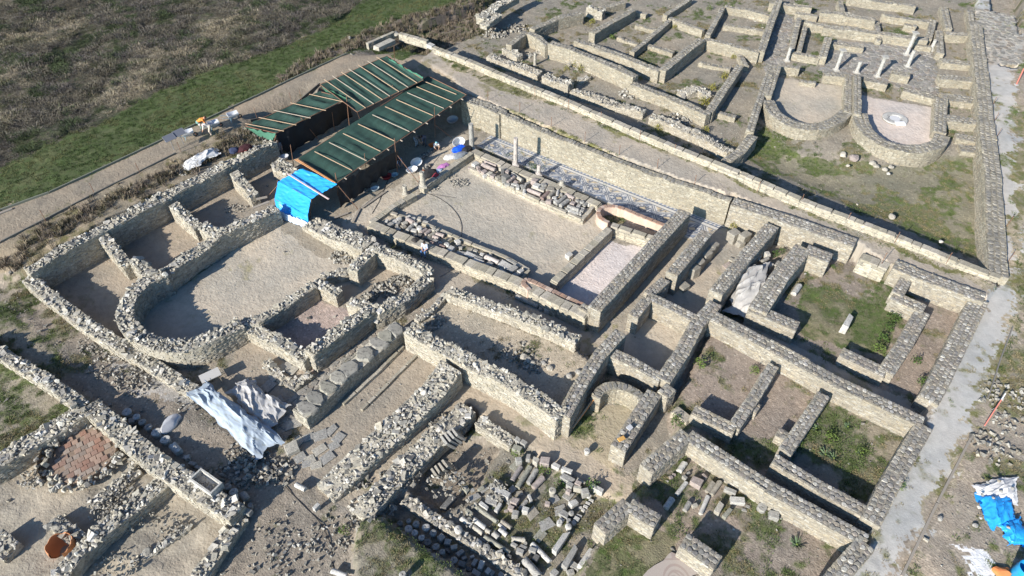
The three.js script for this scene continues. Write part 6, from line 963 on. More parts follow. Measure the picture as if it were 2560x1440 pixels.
{
  const N1 = [[-18.36,3.3,-60.39], [-12.46,3.9,-65.08], [-8.46,3.7,-60.5], [-14.13,3,-55.87]];
  shelter('upper dark green net roof with pale timber battens, beside the path', N1, [.1, .22, .35, .46, .6, .74, .88].map((u, i) => [...onNet(N1, u - .01, -.06, u + .015, 1.02), i % 2 ? woodPale : wood]), [[[-19.66,0,-65.4], N1[0]], [[-14.77,0,-59.09], N1[3]], [[-8.55,2.4,-61.82], N1[2]], [[-12.17,2.4,-67.14], [-11.75,4.6,-65.53]], [[-12.04,0,-62.34], [-11.31,3.6,-59.69]]], 1, (o, s) => {
    part('side_flap', clothGeo([s([-12.65,4,-64.79]), s([-8.47,3.8,-60.62]), s([-9.28,3.1,-61.23]), s([-11.37,3.2,-64.27])], 24, 8, (u, v, p) => { p[1] += (fbm(u * 14, v * 5, 2) - .5) * .5; }), cloth(.06, .2, .13), o);
    part('side_flap', clothGeo([s([-18.33,3.35,-60.3]), s([-15.35,3.2,-57.88]), s([-15.82,2.6,-58.71]), s([-18.06,2.6,-60.52])], 20, 6, (u, v, p) => { p[1] += (fbm(u * 12, v * 5, 2) - .5) * .25; }), netPale, o);
  });
  const N2 = [[-23.85,2.75,-53.91], [-18.28,2.95,-59.66], [-15.56,2.9,-58.41], [-20.93,2.6,-52.97]];
  shelter('small dark green net roof at the left, edge resting on the path', N2, [[.05, 0], [.22, 0], [.42, 1], [.64, 0], [.9, 0]].map(([u, p]) => [...onNet(N2, u - .02, -.08, u + .01, 1.12), p ? woodPale : wood]), [[[-20.85,2.6,-52.65], [-22.26,0,-53.14]], [[-18.97,2.7,-55], [-19.13,2.9,-55.08]], [[-17.07,0,-57.58], [-16.82,2.7,-57.3]], [[-16.08,0,-59.46], [-15.54,2.95,-58.32]], [[-18.24,0,-55.92], [-19.18,2.75,-55.19]]], 5, (o, s) => {
    part('dark_curtain', clothGeo([s([-20.95,2.55,-52.98]), s([-15.49,2.85,-58.35]), s([-15.72,0.2,-59.87]), s([-21.04,0.1,-52.74])], 40, 10, (u, v, p) => { const k = Math.sin(u * 30 + fbm(u * 8, v * 3, 2) * 5) * .07 * (.3 + v); p[0] += k; p[2] += k; }), curtainMat, o);
    part('side_flap', clothGeo([s([-23.86,2.75,-53.71]), s([-20.89,2.6,-52.77]), s([-21.43,1.9,-52.84]), s([-23.03,2.1,-53.7])], 24, 10, (u, v, p) => { p[1] += (fbm(u * 12, v * 5, 2) - .5) * .4; }), netPale, o);
  });
  const N3 = [[-17.93,2.95,-48.55], [-8.16,3.35,-61.95], [-4.29,3.1,-58.79], [-14.15,2.75,-45.4]];
  shelter('largest dark green net roof with a row of battens, in front', N3, [.1, .2, .3, .41, .52, .62, .71, .8, .88, .95].map((u, i) => [...onNet(N3, u - .012, .1, u + .01, i === 9 ? .86 : .98), i % 3 === 1 ? woodPale : wood]).concat([[...onNet(N3, -.012, .02, -.008, 1.0), woodOrange], [...onNet(N3, -.02, .0, -.012, .95), woodOrange]]), [[[-7.28,0,-56.33], [-6.87,4.3,-54.48]], [[-10.15,0,-50.41], [-9.84,4.2,-49.64]], [[-12.74,0,-49.69], [-12.16,3.8,-47.99]], [[-14.88,0,-47.27], [-14.16,3.6,-45.58]], [[-5.68,0,-56.26], [-7.09,1.8,-55.66]], [[-8.19,0,-49.22], [-9.94,2.5,-49.93]], [[-19.46,0,-51.07], [-19.01,3,-50.51]], [[-12.84,0,-45.41], [-14.01,2.6,-45.18]], [[-15.66,0,-57.87], [-15.32,3.6,-57.68]]], 9, (o, s) => {
    part('dark_curtain', clothGeo([s([-14.14,2.7,-45.31]), s([-9.72,2.85,-49.89]), s([-9.98,0.5,-51.28]), s([-14.36,0.15,-45.43])], 50, 14, (u, v, p) => { const k = Math.sin(u * 40 + fbm(u * 8, v * 3, 2) * 5) * .09 * (.3 + v); p[0] += k; p[2] += k; }), curtainMat, o);
    for (let i = 0; i < 10; i++) { const a = onNet(N3, (i + .5) / 10, 1, (i + .5) / 10, 1.06); part('batten_end', beam(s(a[0]), s(a[1]), .07, .06), woodPale, o); }
  });
  const o = base('blue_canopy', [-19.42,1.9,-46.73], 'bright blue plastic canopy with a hanging front, at the end of the nets', 'canopy'), p0 = [-19.42,1.9,-46.73], s = (p) => [p[0] - p0[0], p[1] - p0[1], p[2] - p0[2]];
  const cr = (a, f) => (u, v, p) => { p[1] += (fbm(u * 10 + a, v * 10, 3) - .5) * f - .1 * Math.sin(u * Math.PI) * Math.sin(v * Math.PI); p[2] += (fbm(u * 8, v * 9 + a, 3) - .5) * f; };
  part('roof_sheet', clothGeo([s([-17.47,2.5,-47.81]), s([-14.18,2.5,-45.53]), s([-16.18,1.95,-44.29]), s([-19.41,1.95,-46.72])], 30, 30, cr(2, .16)), blueMat, o);
  part('front_sheet', clothGeo([s([-19.41,1.95,-46.72]), s([-16.18,1.95,-44.29]), s([-16.41,1.1,-43.3]), s([-19.6,1.1,-45.45])], 30, 20, cr(4, .12)), blueMat, o);
  part('lower_sheet', clothGeo([s([-19.6,1.1,-45.45]), s([-16.41,1.1,-43.3]), s([-16.42,0.45,-42.99]), s([-19.31,0.45,-44.53])], 30, 14, cr(7, .2)), blueMat, o);
  part('rolled_hem', clothGeo([s([-19.39,0.55,-44.56]), s([-16.44,0.5,-43.13]), s([-16.57,0.1,-42.9]), s([-19.08,0.1,-44.18])], 40, 8, (u, v, p) => { p[1] += .3 * Math.sin(v * Math.PI) + (fbm(u * 18, v * 4, 2) - .5) * .3; }), cloth(.55, .68, .85), o);
  part('batten', beam(s([-18.64,2.4,-47.16]), s([-14.65,2.15,-44.03]), .1, .07), mat(.6, .47, .45), o);
  for (const [a, b] of [[[-19.7,0,-46.71], [-19.49,2,-46.82]], [[-16.56,0.2,-44.06], [-16.13,2,-44.22]], [[-20.77,0.2,-46.84], [-19.51,1.6,-46.64]], [[-14.48,1,-46.61], [-14.16,3.6,-45.58]]]) part('post', between(s(a), s(b), .028), rust, o);
}
// ground sheets
function sheet(label, corners, m, lift, folds, seedy, group) {
  const g = clothGeo(corners, 84, 60, (u, v, p) => {
    const e = Math.min(u, v, 1 - u, 1 - v), wob = (fbm(u * 6 + seedy, v * 6, 3) - .5), edge = sstep(0, .12, e);
    const S = Math.min(1, lift * 1.3 + .15); p[0] += wob * .9 * S * (1 - edge * .6); p[2] += (fbm(u * 6, v * 6 + seedy, 3) - .5) * .9 * S * (1 - edge * .6);
    const body = lift * .8 * Math.pow(Math.sin(Math.PI * clamp(v)), .7) * Math.pow(Math.sin(Math.PI * clamp(u)), .4) * (.6 + .8 * fbm(u * 3 + seedy, v * 2, 2));
    const fold = Math.pow(1 - Math.abs(2 * fbm(u * 2.2 + seedy * 3, v * folds + u * 2.5, 2) - 1), 4) * .2 * S + (fbm(u * 5 + seedy, v * 9 + u * 5, 2) - .5) * .07;
    p[1] = Math.max(p[1], groundY(p[0], p[2])) + .05 + body * edge + fold * (.25 + .75 * edge);
  });
  return solo('ground_sheet', g, m, label, 'tarpaulin', group);
}
sheet('long blue grey plastic sheet draped over the end of the outer rubble wall', [[-20.31,0.9,-25.83], [-19.43,0.9,-26.77], [-13.51,0.5,-22.75], [-15.02,0.3,-21.46]], blueGreySheet, .5, 9, 1);
sheet('crumpled pale grey plastic sheet lying beside the blue grey one', [[-18.09,0.5,-26.13], [-17.09,0.4,-27.47], [-13.92,0.4,-25.19], [-14.75,0.4,-23.52]], greySheet, .5, 6, 4);
sheet('long crumpled white plastic sheet lying on the bank, left', [[-28.23,2,-48.99], [-26.03,2.1,-51.52], [-25.28,2.1,-50.4], [-27.37,2,-48.06]], whiteSheet, .4, 3, 8);
sheet('large pale grey sheet covering the room between two cobble topped walls', [[16.93,0.9,-37.24], [19.29,1.3,-37.55], [17.24,0.9,-32.1], [15.05,0.5,-33.03]], cloth(.46, .445, .42, { roughness: .7 }), .7, 7, 12);
sheet('torn white plastic sheet weighed down with stones, right edge', [[25.23,1.7,-19.06], [27.89,1.7,-19.62], [27.13,1.7,-17.95], [25.12,1.7,-18.47]], whiteSheet, .2, 2.2, 15);
sheet('bright blue plastic sheet weighed down with stones, right edge', [[25.17,1.7,-18.56], [27.03,1.75,-18.44], [26.42,1.75,-16.84], [24.93,1.7,-16.54]], blueMat, .3, 2.2, 18);
sheet('tail of blue plastic sheet trailing out of the right edge', [[25.48,1.75,-16.84], [26.76,1.75,-17.29], [26.57,1.75,-15.55], [25.46,1.7,-15.74]], blueMat, .3, 2, 22);
{ const o = solo('wrapped_bundle', boulderGeo(.55), cloth(.62, .62, .62, { roughness: .3, metalness: .3 }), 'silvery wrapped bundle lying below the blue grey sheet', 'bundle'); const p = [-20.81,0.4,-23.89]; o.position.set(p[0], Math.max(p[1], groundY(p[0], p[2])) + .1, p[2]); o.rotation.y = 1; o.scale.set(1.25, .7, .8); }

// ---------------------------------------------------------------- standing columns
function column(p, h, r, label, kind, m, cap) {
  const o = base('standing_column', [p[0], Math.max(p[1], 0), p[2]], label, 'column', 'standing columns ' + kind), s = rnd() * 50;
  const sh0 = new THREE.CylinderGeometry(r * .86, r, h, 20, 8), q = sh0.attributes.position; for (let i = 0; i < q.count; i++) { const n = vn(q.getX(i) * 6 + s, q.getY(i) * 2 + q.getZ(i) * 6) - .5; q.setXYZ(i, q.getX(i) * (1 + n * .09), q.getY(i) + (q.getY(i) > h * .49 ? n * .12 : 0), q.getZ(i) * (1 + n * .09)); }
  part('shaft', toCreasedNormals(sh0.translate(0, h / 2 + .22, 0), .7), m, o);
  part('column_base', merge([new THREE.CylinderGeometry(r * 1.12, r * 1.4, .12, 20).translate(0, .2, 0), new RoundedBoxGeometry(r * 2.9, .16, r * 2.9, 1, .02).translate(0, .07, 0)]), m, o);
  if (cap) part('capital', merge([new THREE.CylinderGeometry(r * 1.35, r * .9, .25, 16).translate(0, h + .33, 0), box(r * 2.9, .1, r * 2.9, 0, h + .5, 0)]), m, o);
  return o;
}
column([-3.67,0.45,-53.83], 2.35, .24, 'tall grey standing column at the corner next to the blue bags', 'beside the mosaic', marbleMat.grey);
column([0.32,0.4,-51.24], 2.6, .21, 'tall streaky white standing column on a square base by the mosaic', 'beside the mosaic', marbleMat.pinkwhite);
column([2.35,0.4,-49.73], .85, .2, 'knee high pinkish column stump between the tall white column and the next stump', 'beside the mosaic', marbleMat.pinkwhite);
column([4.27,0.4,-48.15], .3, .22, 'lowest worn column stump on the mosaic footing', 'beside the mosaic', marbleMat.cream);
column([-7.61,0.5,-47.96], 1.3, .24, 'cream standing column shaft beside the dark heap of jackets', 'beside the mosaic', marbleMat.cream);
column([-9.12,0,-47.44], .75, .2, 'short cream column stump standing alone in the sand', 'beside the mosaic', marbleMat.cream);
const farWhite = mat(.66, .645, .61, { map: stoneMap, bumpMap: stoneBump, bumpScale: .02 });
[[[34.15,1,-67.61],1.75,1,"white column with capital, leftmost of the group on the flagstones"],[[36.08,1,-67.01],1.05,0,"broken white column without capital, second on the flagstones"],[[37.94,1,-66.15],1.75,1,"white column with capital standing nearest to the pale apse floor"],[[41.94,1,-68.32],1.65,0,"white column at the right end of the front row on the flagstones"],[[43,1,-71.14],2,1,"white column with capital, farthest back on the flagstones"],[[46.07,1,-72.09],1,0,"short white column stump on a broad base, right of the flagstones"],[[29.54,1,-69.67],1.3,0,"white column stump at the corner of the left hand apse"]].forEach(([p, h, cap, label]) => column(p, h, .2, label, 'among the flagstones', farWhite, cap));
{ const o = column([2.43,0.9,-68.69], 1.3, .16, 'thin weathered column standing among the tumbled walls and weeds', 'in the rubble', marbleMat.cream); }
{ const p = [36.47,1.07,-57.84], o = base('round_white_basin', p, 'round white marble ring set in the apse floor', 'basin'); part('ring', new THREE.LatheGeometry([[.55, 0], [1.15, 0], [1.15, .1], [1.05, .16], [.62, .16], [.55, .1], [.55, 0]].map((q) => new THREE.Vector2(...q)), 36), mat(.66, .655, .64, { roughness: .8, map: stoneMap }), o); part('slab', new THREE.CylinderGeometry(.5, .5, .1, 28).translate(0, .05, 0), mat(.6, .6, .6), o); part('fragment', box(.9, .14, .5, .1, .12, .95), mat(.82, .82, .81), o); }

// ---------------------------------------------------------------- brick floor and terracotta jar, lower left
{
  const c = [-25.42,0.25,-21.98], o = base('round_brick_floor', [c[0], 0, c[2]], 'round hypocaust floor of square red bricks with a broken rim', 'brick floor'), R = 1.75, t = .37, a0 = .66;
  part('bed', new THREE.CylinderGeometry(R + .1, R + .2, .5, 40).translate(0, -.02, 0), mat(.4, .3, .23, { map: stoneMap }), o);
  const bm = [[.38, .22, .16], [.37, .26, .2], [.42, .29, .22], [.33, .21, .16], [.4, .32, .26], [.33, .26, .21]].map((q) => mat(...q, { map: plasterMap })), bg = [0, 1, 2].map(() => { const g = new RoundedBoxGeometry(t * .94, .08, t * .94, 1, .015); return g; });
  for (let i = -6; i <= 6; i++) for (let j = -6; j <= 6; j++) { const x = (i + (j % 2 ? .5 : 0)) * t, z = j * t; if (Math.hypot(x, z) > R - .12 || rnd() < (Math.hypot(x, z) > R - .5 ? .3 : .05)) continue; const b = part('brick', pick(bg), pick(bm), o); b.position.set(x * Math.cos(a0) + z * Math.sin(a0), .255 + rr(-.02, .02), -x * Math.sin(a0) + z * Math.cos(a0)); b.rotation.set(rr(-.05, .05), a0 + rr(-.07, .07), rr(-.05, .05)); }
  for (let i = 0; i < 190; i++) { const a = rnd() * 6.283, q = R + rr(-.05, .75), s = rr(.14, .34), hh = (a > 2.6 && a < 4.4) ? rr(.3, .75) : rr(.05, .3); const b = part('stone', pick(lib.R), stoneFlat, o); b.position.set(Math.cos(a) * q, hh, Math.sin(a) * q); b.rotation.set(rnd() * 6, rnd() * 6, rnd() * 6); b.scale.set(s * 1.3, s, s); }
  const rim = part('rim_wall', new THREE.CylinderGeometry(R + .55, R + .7, .75, 24, 2, true, 3.6, 1.9).translate(0, .25, 0), mat(.42, .33, .25, { side: THREE.DoubleSide, map: stoneMap }), o); rim.name = 'rim_wall';
}
{
  const p = [-24.04,0,-16.3], o = base('terracotta_jar', [p[0], Math.max(.0, groundY(p[0], p[2])) + .3, p[2]], 'large broken orange terracotta jar sunk in the ground, lower left', 'jar', null);
  const g = new THREE.LatheGeometry([[0, -.72], [.3, -.68], [.55, -.45], [.7, -.1], [.68, .2], [.64, .34], [.6, .34], [.63, .18], [.64, -.1], [.5, -.4], [.27, -.62], [0, -.66]].map((q) => new THREE.Vector2(...q)), 32, 0, 5.2); const q = g.attributes.position; for (let i = 0; i < q.count; i++) if (q.getY(i) > .15) q.setY(i, q.getY(i) + (vn(q.getX(i) * 5, q.getZ(i) * 5) - .5) * .35);
  g.computeVertexNormals(); const b = part('jar_body', g, new THREE.MeshStandardMaterial({ color: new THREE.Color().setRGB(.62, .27, .12), roughness: .85, side: THREE.DoubleSide, map: plasterMap }), o); b.rotation.set(.12, .6, -.1);
}

// ---------------------------------------------------------------- white sarcophagus, table, stepped blocks, brooms and other pieces
{ const a = [-17.42,1.3,-19.73], b = [-16.4,1.3,-19.09], o = base('stone_trough', [(a[0] + b[0]) / 2, 1.12, (a[2] + b[2]) / 2], 'white hollowed marble trough lying on the rubble wall, lower left', 'trough', null, Math.atan2(-(b[2] - a[2]), b[0] - a[0])); part('trough_body', merge([box(1.75, .12, .8, 0, .06, 0), box(1.75, .45, .1, 0, .3, .36), box(1.75, .45, .1, 0, .3, -.36), box(.1, .45, .62, .82, .3, 0), box(.1, .45, .62, -.82, .3, 0)]), marbleMat.white, o); }
{ const p = [-19.41,0,-27.39], o = base('work_table', p, 'white topped trestle table standing beside the pale grey sheet', 'table', null, .62); part('table_top', box(1.25, .05, .75, 0, .78, 0), mat(.5, .48, .45), o); for (const [x, z] of [[-.5, -.3], [.5, -.3], [-.5, .3], [.5, .3]]) part('leg', between([x, 0, z], [x * .9, .76, z * .8], .025), greyWood, o); }
[[[-3.54,0,-22.99], 'row of grey leaning stone steps on the rubble slope', marbleMat.grey, 1.1], [[-4.04,-.2,-21.02], 'row of yellowish fluted slabs half buried in the shaded slope', marbleMat.tan, 1.0]].forEach(([p, label, m, s]) => { const o = base('stepped_slabs', [p[0], Math.max(p[1], groundY(p[0], p[2])) + .3, p[2]], label, 'slabs', null, .62); for (let i = 0; i < 4; i++) { const b = part('slab', blockGeo(.16, .95 * s, .62), m, o); b.position.set((i - 1.5) * .27, 0, (i - 1.5) * -.04); b.rotation.z = .5; } });
{ const q = [3.65,0.1,-23.43], o = base('plank', [0, 0, 0], 'brown plank leaning along the arched room wall', 'plank'); part('board', beam([4.95,1,-25.24], [3.69,0.5,-23.6], .07, .14), wood, o); part('board', beam([5.04,1.1,-25.23], [3.91,0.45,-23.92], .05, .1), woodOrange, o); }
{ const o = base('broom', [0, 0, 0], 'orange broom with a long handle lying on the cobbled wall', 'broom'); part('handle', beam([6.28,1.75,-22], [6.94,1.75,-22.88], .05, .05), greyWood, o); const h = part('bristles', blockGeo(.4, .08, .22), mat(.6, .34, .1), o); h.position.set(...[6.32,1.78,-22.01]); h.rotation.y = .5; const r = part('scoop', blockGeo(.34, .05, .3), mat(.5, .5, .5), o); r.position.set(...[6.9,1.78,-22.77]); r.rotation.y = .7; }
function barrel(p, r, h, m, label, open = true) { const o = base('barrel', p, label, 'barrel'); part('drum_body', new THREE.LatheGeometry([[0, 0], [r * .9, 0], [r, h * .1], [r, h * .32], [r * 1.04, h * .35], [r, h * .38], [r, h * .66], [r * 1.04, h * .69], [r, h * .72], [r * .97, h], [r * .88, h], [r * .88, h * .3], [0, h * .28]].map((q) => new THREE.Vector2(...q)), 28), m, o); part('rim', new THREE.TorusGeometry(r * .94, .025, 6, 28).rotateX(Math.PI / 2).translate(0, h, 0), m, o); return o; }
barrel([25.26,1.6,-14.15], .45, .95, mat(.02, .3, .6, { roughness: .4, side: THREE.DoubleSide }), 'open blue plastic barrel at the lower right corner');
{ const o = solo('orange_rag', boulderGeo(.35), cloth(.75, .25, .08), 'crumpled orange rag beside the blue barrel', 'rag'); const p = [24.41,1.65,-14.32]; o.position.set(p[0], p[1] + .1, p[2]); o.scale.set(1.2, .5, .8); }
function tub(p, label, m, tilt, s = 1, cat = 'tub') { const o = base('plastic_tub', [p[0], Math.max(p[1], groundY(p[0], p[2])), p[2]], label, cat, null, .6); const b = part('tub_body', new THREE.LatheGeometry([[0, 0], [.26, 0], [.36, .3], [.4, .32], [.4, .35], [.33, .33], [.24, .05], [0, .05]].map((q) => new THREE.Vector2(q[0] * s, q[1] * s)), 24), m, o); b.rotation.x = tilt; b.position.y = Math.abs(Math.sin(tilt)) * .36 * s; b.scale.set(1.25, 1, .85); return o; }
tub([-8.72,0,-51.75], 'white rectangular tub standing tilted on the sand by the curtain', whitePlastic, 1.0, 1.15);
tub([-8.9,0,-50.65], 'round white tub with rubble in it, nearer than the tilted one', whitePlastic, .2, 1.1);
tub([-5.1,0.1,-54.75], 'large white round tub next to the blue bags', whitePlastic, .9, 1.3);
tub([-5.85,0,-58.87], 'grey tub in the shade below the tall wall', mat(.45, .46, .47), .4, 1.2);
tub([-11.02,0,-49.75], 'dark red round basin at the foot of the black curtain', mat(.3, .03, .03), .1, .95, 'basin');
tub([-7.46,0,-54.84], 'orange bucket in the shade beside the standing workers', orange, 0, .7, 'bucket');
tub([-20.57,0.3,-52.32], 'grey bucket in the shade below the small net roof', mat(.42, .44, .47), .1, .9, 'bucket');
tub([-11.8,0,-48], 'small grey blue pail beside the black curtain', mat(.35, .42, .46), .1, .8, 'bucket');
tub([-10.36,0,-50.05], 'small blue grey pail by the leaning pole', mat(.3, .38, .42), .3, .7, 'bucket');
function heap(p, label, m, sx, sy, sz, cat, yaw = .65) { const g = boulderGeo(.5); { const q = g.attributes.position, s0 = rnd() * 90; for (let i = 0; i < q.count; i++) { const n = .72 + .6 * fbm(q.getX(i) * 5 + s0, q.getZ(i) * 5 + q.getY(i) * 4, 3); q.setXYZ(i, q.getX(i) * n, q.getY(i) * n * 1.1, q.getZ(i) * n); } g.computeVertexNormals(); } const o = solo({ bag: 'plastic_bags', jackets: 'heap_of_jackets', clothes: 'heap_of_clothes' }[cat], g, m, label, cat); o.position.set(p[0], Math.max(p[1], groundY(p[0], p[2])) + sy * .15, p[2]); o.rotation.y = yaw; o.scale.set(sx, sy, sz); return o; }
heap([-4.74,0.6,-53.28], 'shiny blue plastic bags on the low wall by the grey column', mat(.015, .1, .62, { roughness: .35 }), 1.3, .9, .9, 'bag');
heap([-4.15,0.6,-53.21], 'black rucksacks heaped between the blue bags and the column', black, 1.1, .8, .8, 'bag');
heap([-4.62,0.6,-52.38], 'grey and black bags below the blue plastic bags', mat(.25, .27, .29), 1.4, .6, .7, 'bag');
heap([-5.54,0.6,-52.13], 'pale cloth bags on the low wall', mat(.62, .6, .57), 1.2, .5, .8, 'bag');
heap([-6.08,0.6,-50.71], 'pink and purple clothes on the low wall', cloth(.5, .2, .45), 1.1, .4, .5, 'clothes');
heap([-6.53,0.6,-50.04], 'light blue and orange clothes on the low wall', cloth(.42, .5, .62), 1.0, .35, .5, 'clothes');
heap([-7.13,0.5,-49.59], 'heap of black jackets beside the cream column', black, 1.6, .9, 1.0, 'jackets');
heap([-6.65,0.6,-49.33], 'dark red jacket at the end of the black heap', cloth(.3, .03, .05), .6, .5, .5, 'clothes');
heap([-24.12,2.1,-50.83], 'dark blue rucksack at the edge of the rubble wall', cloth(.03, .04, .09), .9, .8, .7, 'bag');
heap([-23.3,2.1,-51.14], 'black and red jackets thrown on the rubble wall', cloth(.06, .015, .018), 1.5, .7, .8, 'clothes');
heap([-23.46,2.15,-50.88], 'red scarf and white cloth on the rubble wall', cloth(.55, .03, .03), .7, .5, .5, 'clothes', .2);
heap([-7.06,0.75,-42.87], 'dark folded jacket on the low wall left of the seated man', mat(.05, .045, .04), .6, .3, .6, 'clothes', .2).position.set(...[-7.52,0.85,-40.56]);
// finds laid out in rows on the sand
for (let k = 0; k < 34; k++) { const r = k < 24, t = r ? k / 24 : (k - 24) / 10, a = r ? [-8.55,0.02,-52.6] : [-7.8,0.02,-51.11], b = r ? [-7.27,0.02,-54.28] : [-7.29,0.02,-51.85]; const o = solo('sherd_bag', boulderGeo(.14), pick([marbleMat.dark, marbleMat.grey, marbleMat.tan]), r ? 'small dark find lying in the longer row on the sand by the nets' : 'small dark find lying in the shorter row near the cream column', 'find', r ? 'finds in the longer row' : 'finds in the shorter row'); o.position.set(lerp(a[0], b[0], t) + rr(-.25, .25), .08, lerp(a[2], b[2], t) + rr(-.25, .25)); o.scale.y = 1.3; o.rotation.y = rnd() * 6; }

// ---------------------------------------------------------------- wheelbarrows, signs, posts, timbers, hoses
function barrow(p, yaw, label) {
  const o = base('wheelbarrow', [p[0], Math.max(p[1], groundY(p[0], p[2])), p[2]], label, 'wheelbarrow', null, yaw);
  const g = new THREE.BoxGeometry(.95, .34, .68, 3, 2, 3), q = g.attributes.position; for (let i = 0; i < q.count; i++) { const low = q.getY(i) < 0; q.setXYZ(i, q.getX(i) * (low ? .62 : 1) + (low ? -.05 : .06), q.getY(i) > .1 && Math.abs(q.getX(i)) < .4 && Math.abs(q.getZ(i)) < .3 ? -.08 : q.getY(i), q.getZ(i) * (low ? .6 : 1)); } g.computeVertexNormals();
  part('tray', g.translate(0, .52, 0), mat(.66, .68, .7, { roughness: .4, metalness: .3 }), o);
  const w = part('wheel', new THREE.TorusGeometry(.16, .05, 8, 18).translate(0, 0, 0), black, o); w.position.set(.62, .2, 0); part('wheel_hub', new THREE.CylinderGeometry(.06, .06, .1, 10).rotateX(Math.PI / 2), orange, w);
  for (const s of [-1, 1]) { part('handle', merge([between([.62, .2, .09 * s], [-.2, .36, .24 * s], .02), between([-.2, .36, .24 * s], [-.95, .62, .3 * s], .02)]), mat(.25, .42, .5), o); part('leg', between([-.25, .36, .24 * s], [-.32, 0, .26 * s], .02), mat(.25, .42, .5), o); }
}
barrow([-28.58,2.4,-52.51], .55, 'pale wheelbarrow beside the information signs, nearest the camera');
barrow([-26.78,2.4,-54.01], .6, 'wheelbarrow being filled between the two bending workers and the net');
barrow([-25.47,2.4,-55.5], .6, 'pale wheelbarrow farthest along the path, by the dark strip');
[[[-28.7,2.4,-51.5], 'dark information sign on a thin post, nearer the wheelbarrow'], [[-29.26,2.4,-50.69], 'dark information sign on a thin post, farther left on the path']].forEach(([p, label]) => { const o = base('information_sign', p, label, 'sign', null, -2.3); part('post', between([0, 0, 0], [0, 1.15, 0], .03), steel, o); part('panel', box(.9, .04, .6).rotateX(-.5).translate(0, 1.2, 0), mat(.16, .17, .2, { roughness: .4 }), o); part('panel_frame', merge([box(.94, .05, .03, 0, 0, .3), box(.94, .05, .03, 0, 0, -.3), box(.03, .05, .6, .46, 0, 0), box(.03, .05, .6, -.46, 0, 0)]).rotateX(-.5).translate(0, 1.2, 0), steel, o); });
const POSTS = [[[-2.28,2.4,-59.07],"thin rusty stake, first from the left above the tall sunlit wall","thin stakes above the tall sunlit wall"],
[[0.71,2.4,-57.03],"thin rusty stake, second from the left above the tall sunlit wall","thin stakes above the tall sunlit wall"],
[[3.55,2.4,-54.48],"thin rusty stake, third from the left above the tall sunlit wall","thin stakes above the tall sunlit wall"],
[[6.4,2.4,-52],"thin rusty stake, fourth from the left above the tall sunlit wall","thin stakes above the tall sunlit wall"],
[[9.21,2.4,-50.02],"thin rusty stake, fifth from the left above the tall sunlit wall","thin stakes above the tall sunlit wall"],
[[12.16,2.4,-47.95],"thin rusty stake, sixth from the left above the tall sunlit wall","thin stakes above the tall sunlit wall"],
[[14.92,2.4,-45.88],"thin rusty stake, seventh from the left above the tall sunlit wall","thin stakes above the tall sunlit wall"],
[[26.71,2.4,-36.49],"thin rusty stake, eighth from the left above the tall sunlit wall","thin stakes above the tall sunlit wall"],
[[2.19,2.4,-59.81],"thin rusty stake, first from the left along the far parapet","thin stakes along the far parapet"],
[[5.27,2.4,-57.46],"thin rusty stake, second from the left along the far parapet","thin stakes along the far parapet"],
[[8.07,2.4,-55.29],"thin rusty stake, third from the left along the far parapet","thin stakes along the far parapet"],
[[11.26,2.4,-52.32],"thin rusty stake, fourth from the left along the far parapet","thin stakes along the far parapet"],
[[13.93,2.4,-50.14],"thin rusty stake, fifth from the left along the far parapet","thin stakes along the far parapet"],
[[19.86,2.4,-45.02],"thin rusty stake, sixth from the left along the far parapet","thin stakes along the far parapet"],
[[22.85,2.4,-43.34],"thin rusty stake, seventh from the left along the far parapet","thin stakes along the far parapet"],
[[25.74,2.4,-41.01],"thin rusty stake, eighth from the left along the far parapet","thin stakes along the far parapet"],
[[28.53,2.4,-38.77],"thin rusty stake, ninth from the left along the far parapet","thin stakes along the far parapet"],
[[31.37,2.4,-36.49],"thin rusty stake, tenth from the left along the far parapet","thin stakes along the far parapet"],
[[-36.01,2.4,-41.35],"thin rusty stake, first from the left along the left earth path","thin stakes along the left earth path"],
[[-33.69,2.4,-44.75],"thin rusty stake, second from the left along the left earth path","thin stakes along the left earth path"],
[[-31.07,2.4,-47.55],"thin rusty stake, third from the left along the left earth path","thin stakes along the left earth path"],
[[-28.7,2.4,-50.57],"thin rusty stake, fourth from the left along the left earth path","thin stakes along the left earth path"],
[[-23.64,2.4,-56.33],"thin rusty stake, fifth from the left along the left earth path","thin stakes along the left earth path"],
[[-21.05,2.4,-59.07],"thin rusty stake, sixth from the left along the left earth path","thin stakes along the left earth path"],
[[-20.21,2.4,-59.59],"thin rusty stake, seventh from the left along the left earth path","thin stakes along the left earth path"],
[[46.24,1.8,-59.37],"thin rusty stake, first from the left beside the white path, upper right","thin stakes beside the white path, upper right"],
[[44.97,1.8,-56.49],"thin rusty stake, second from the left beside the white path, upper right","thin stakes beside the white path, upper right"],
[[43.84,1.8,-53.77],"thin rusty stake, third from the left beside the white path, upper right","thin stakes beside the white path, upper right"],
[[38.48,1.8,-41.35],"thin rusty stake, fourth from the left beside the white path, upper right","thin stakes beside the white path, upper right"],
[[36.46,1.8,-37.23],"thin rusty stake, fifth from the left beside the white path, upper right","thin stakes beside the white path, upper right"]];
POSTS.forEach(([p, label, group]) => { const y = Math.max(groundY(p[0], p[2]), p[1] - .2), o = base('fence_post', [p[0], y, p[2]], label, 'post', group); part('stake', between([0, -.1, 0], [rr(-.04, .04), .95, rr(-.04, .04)], .022), rust, o); part('stake_top', new THREE.SphereGeometry(.032, 8, 6).translate(0, .95, 0), rust, o); });
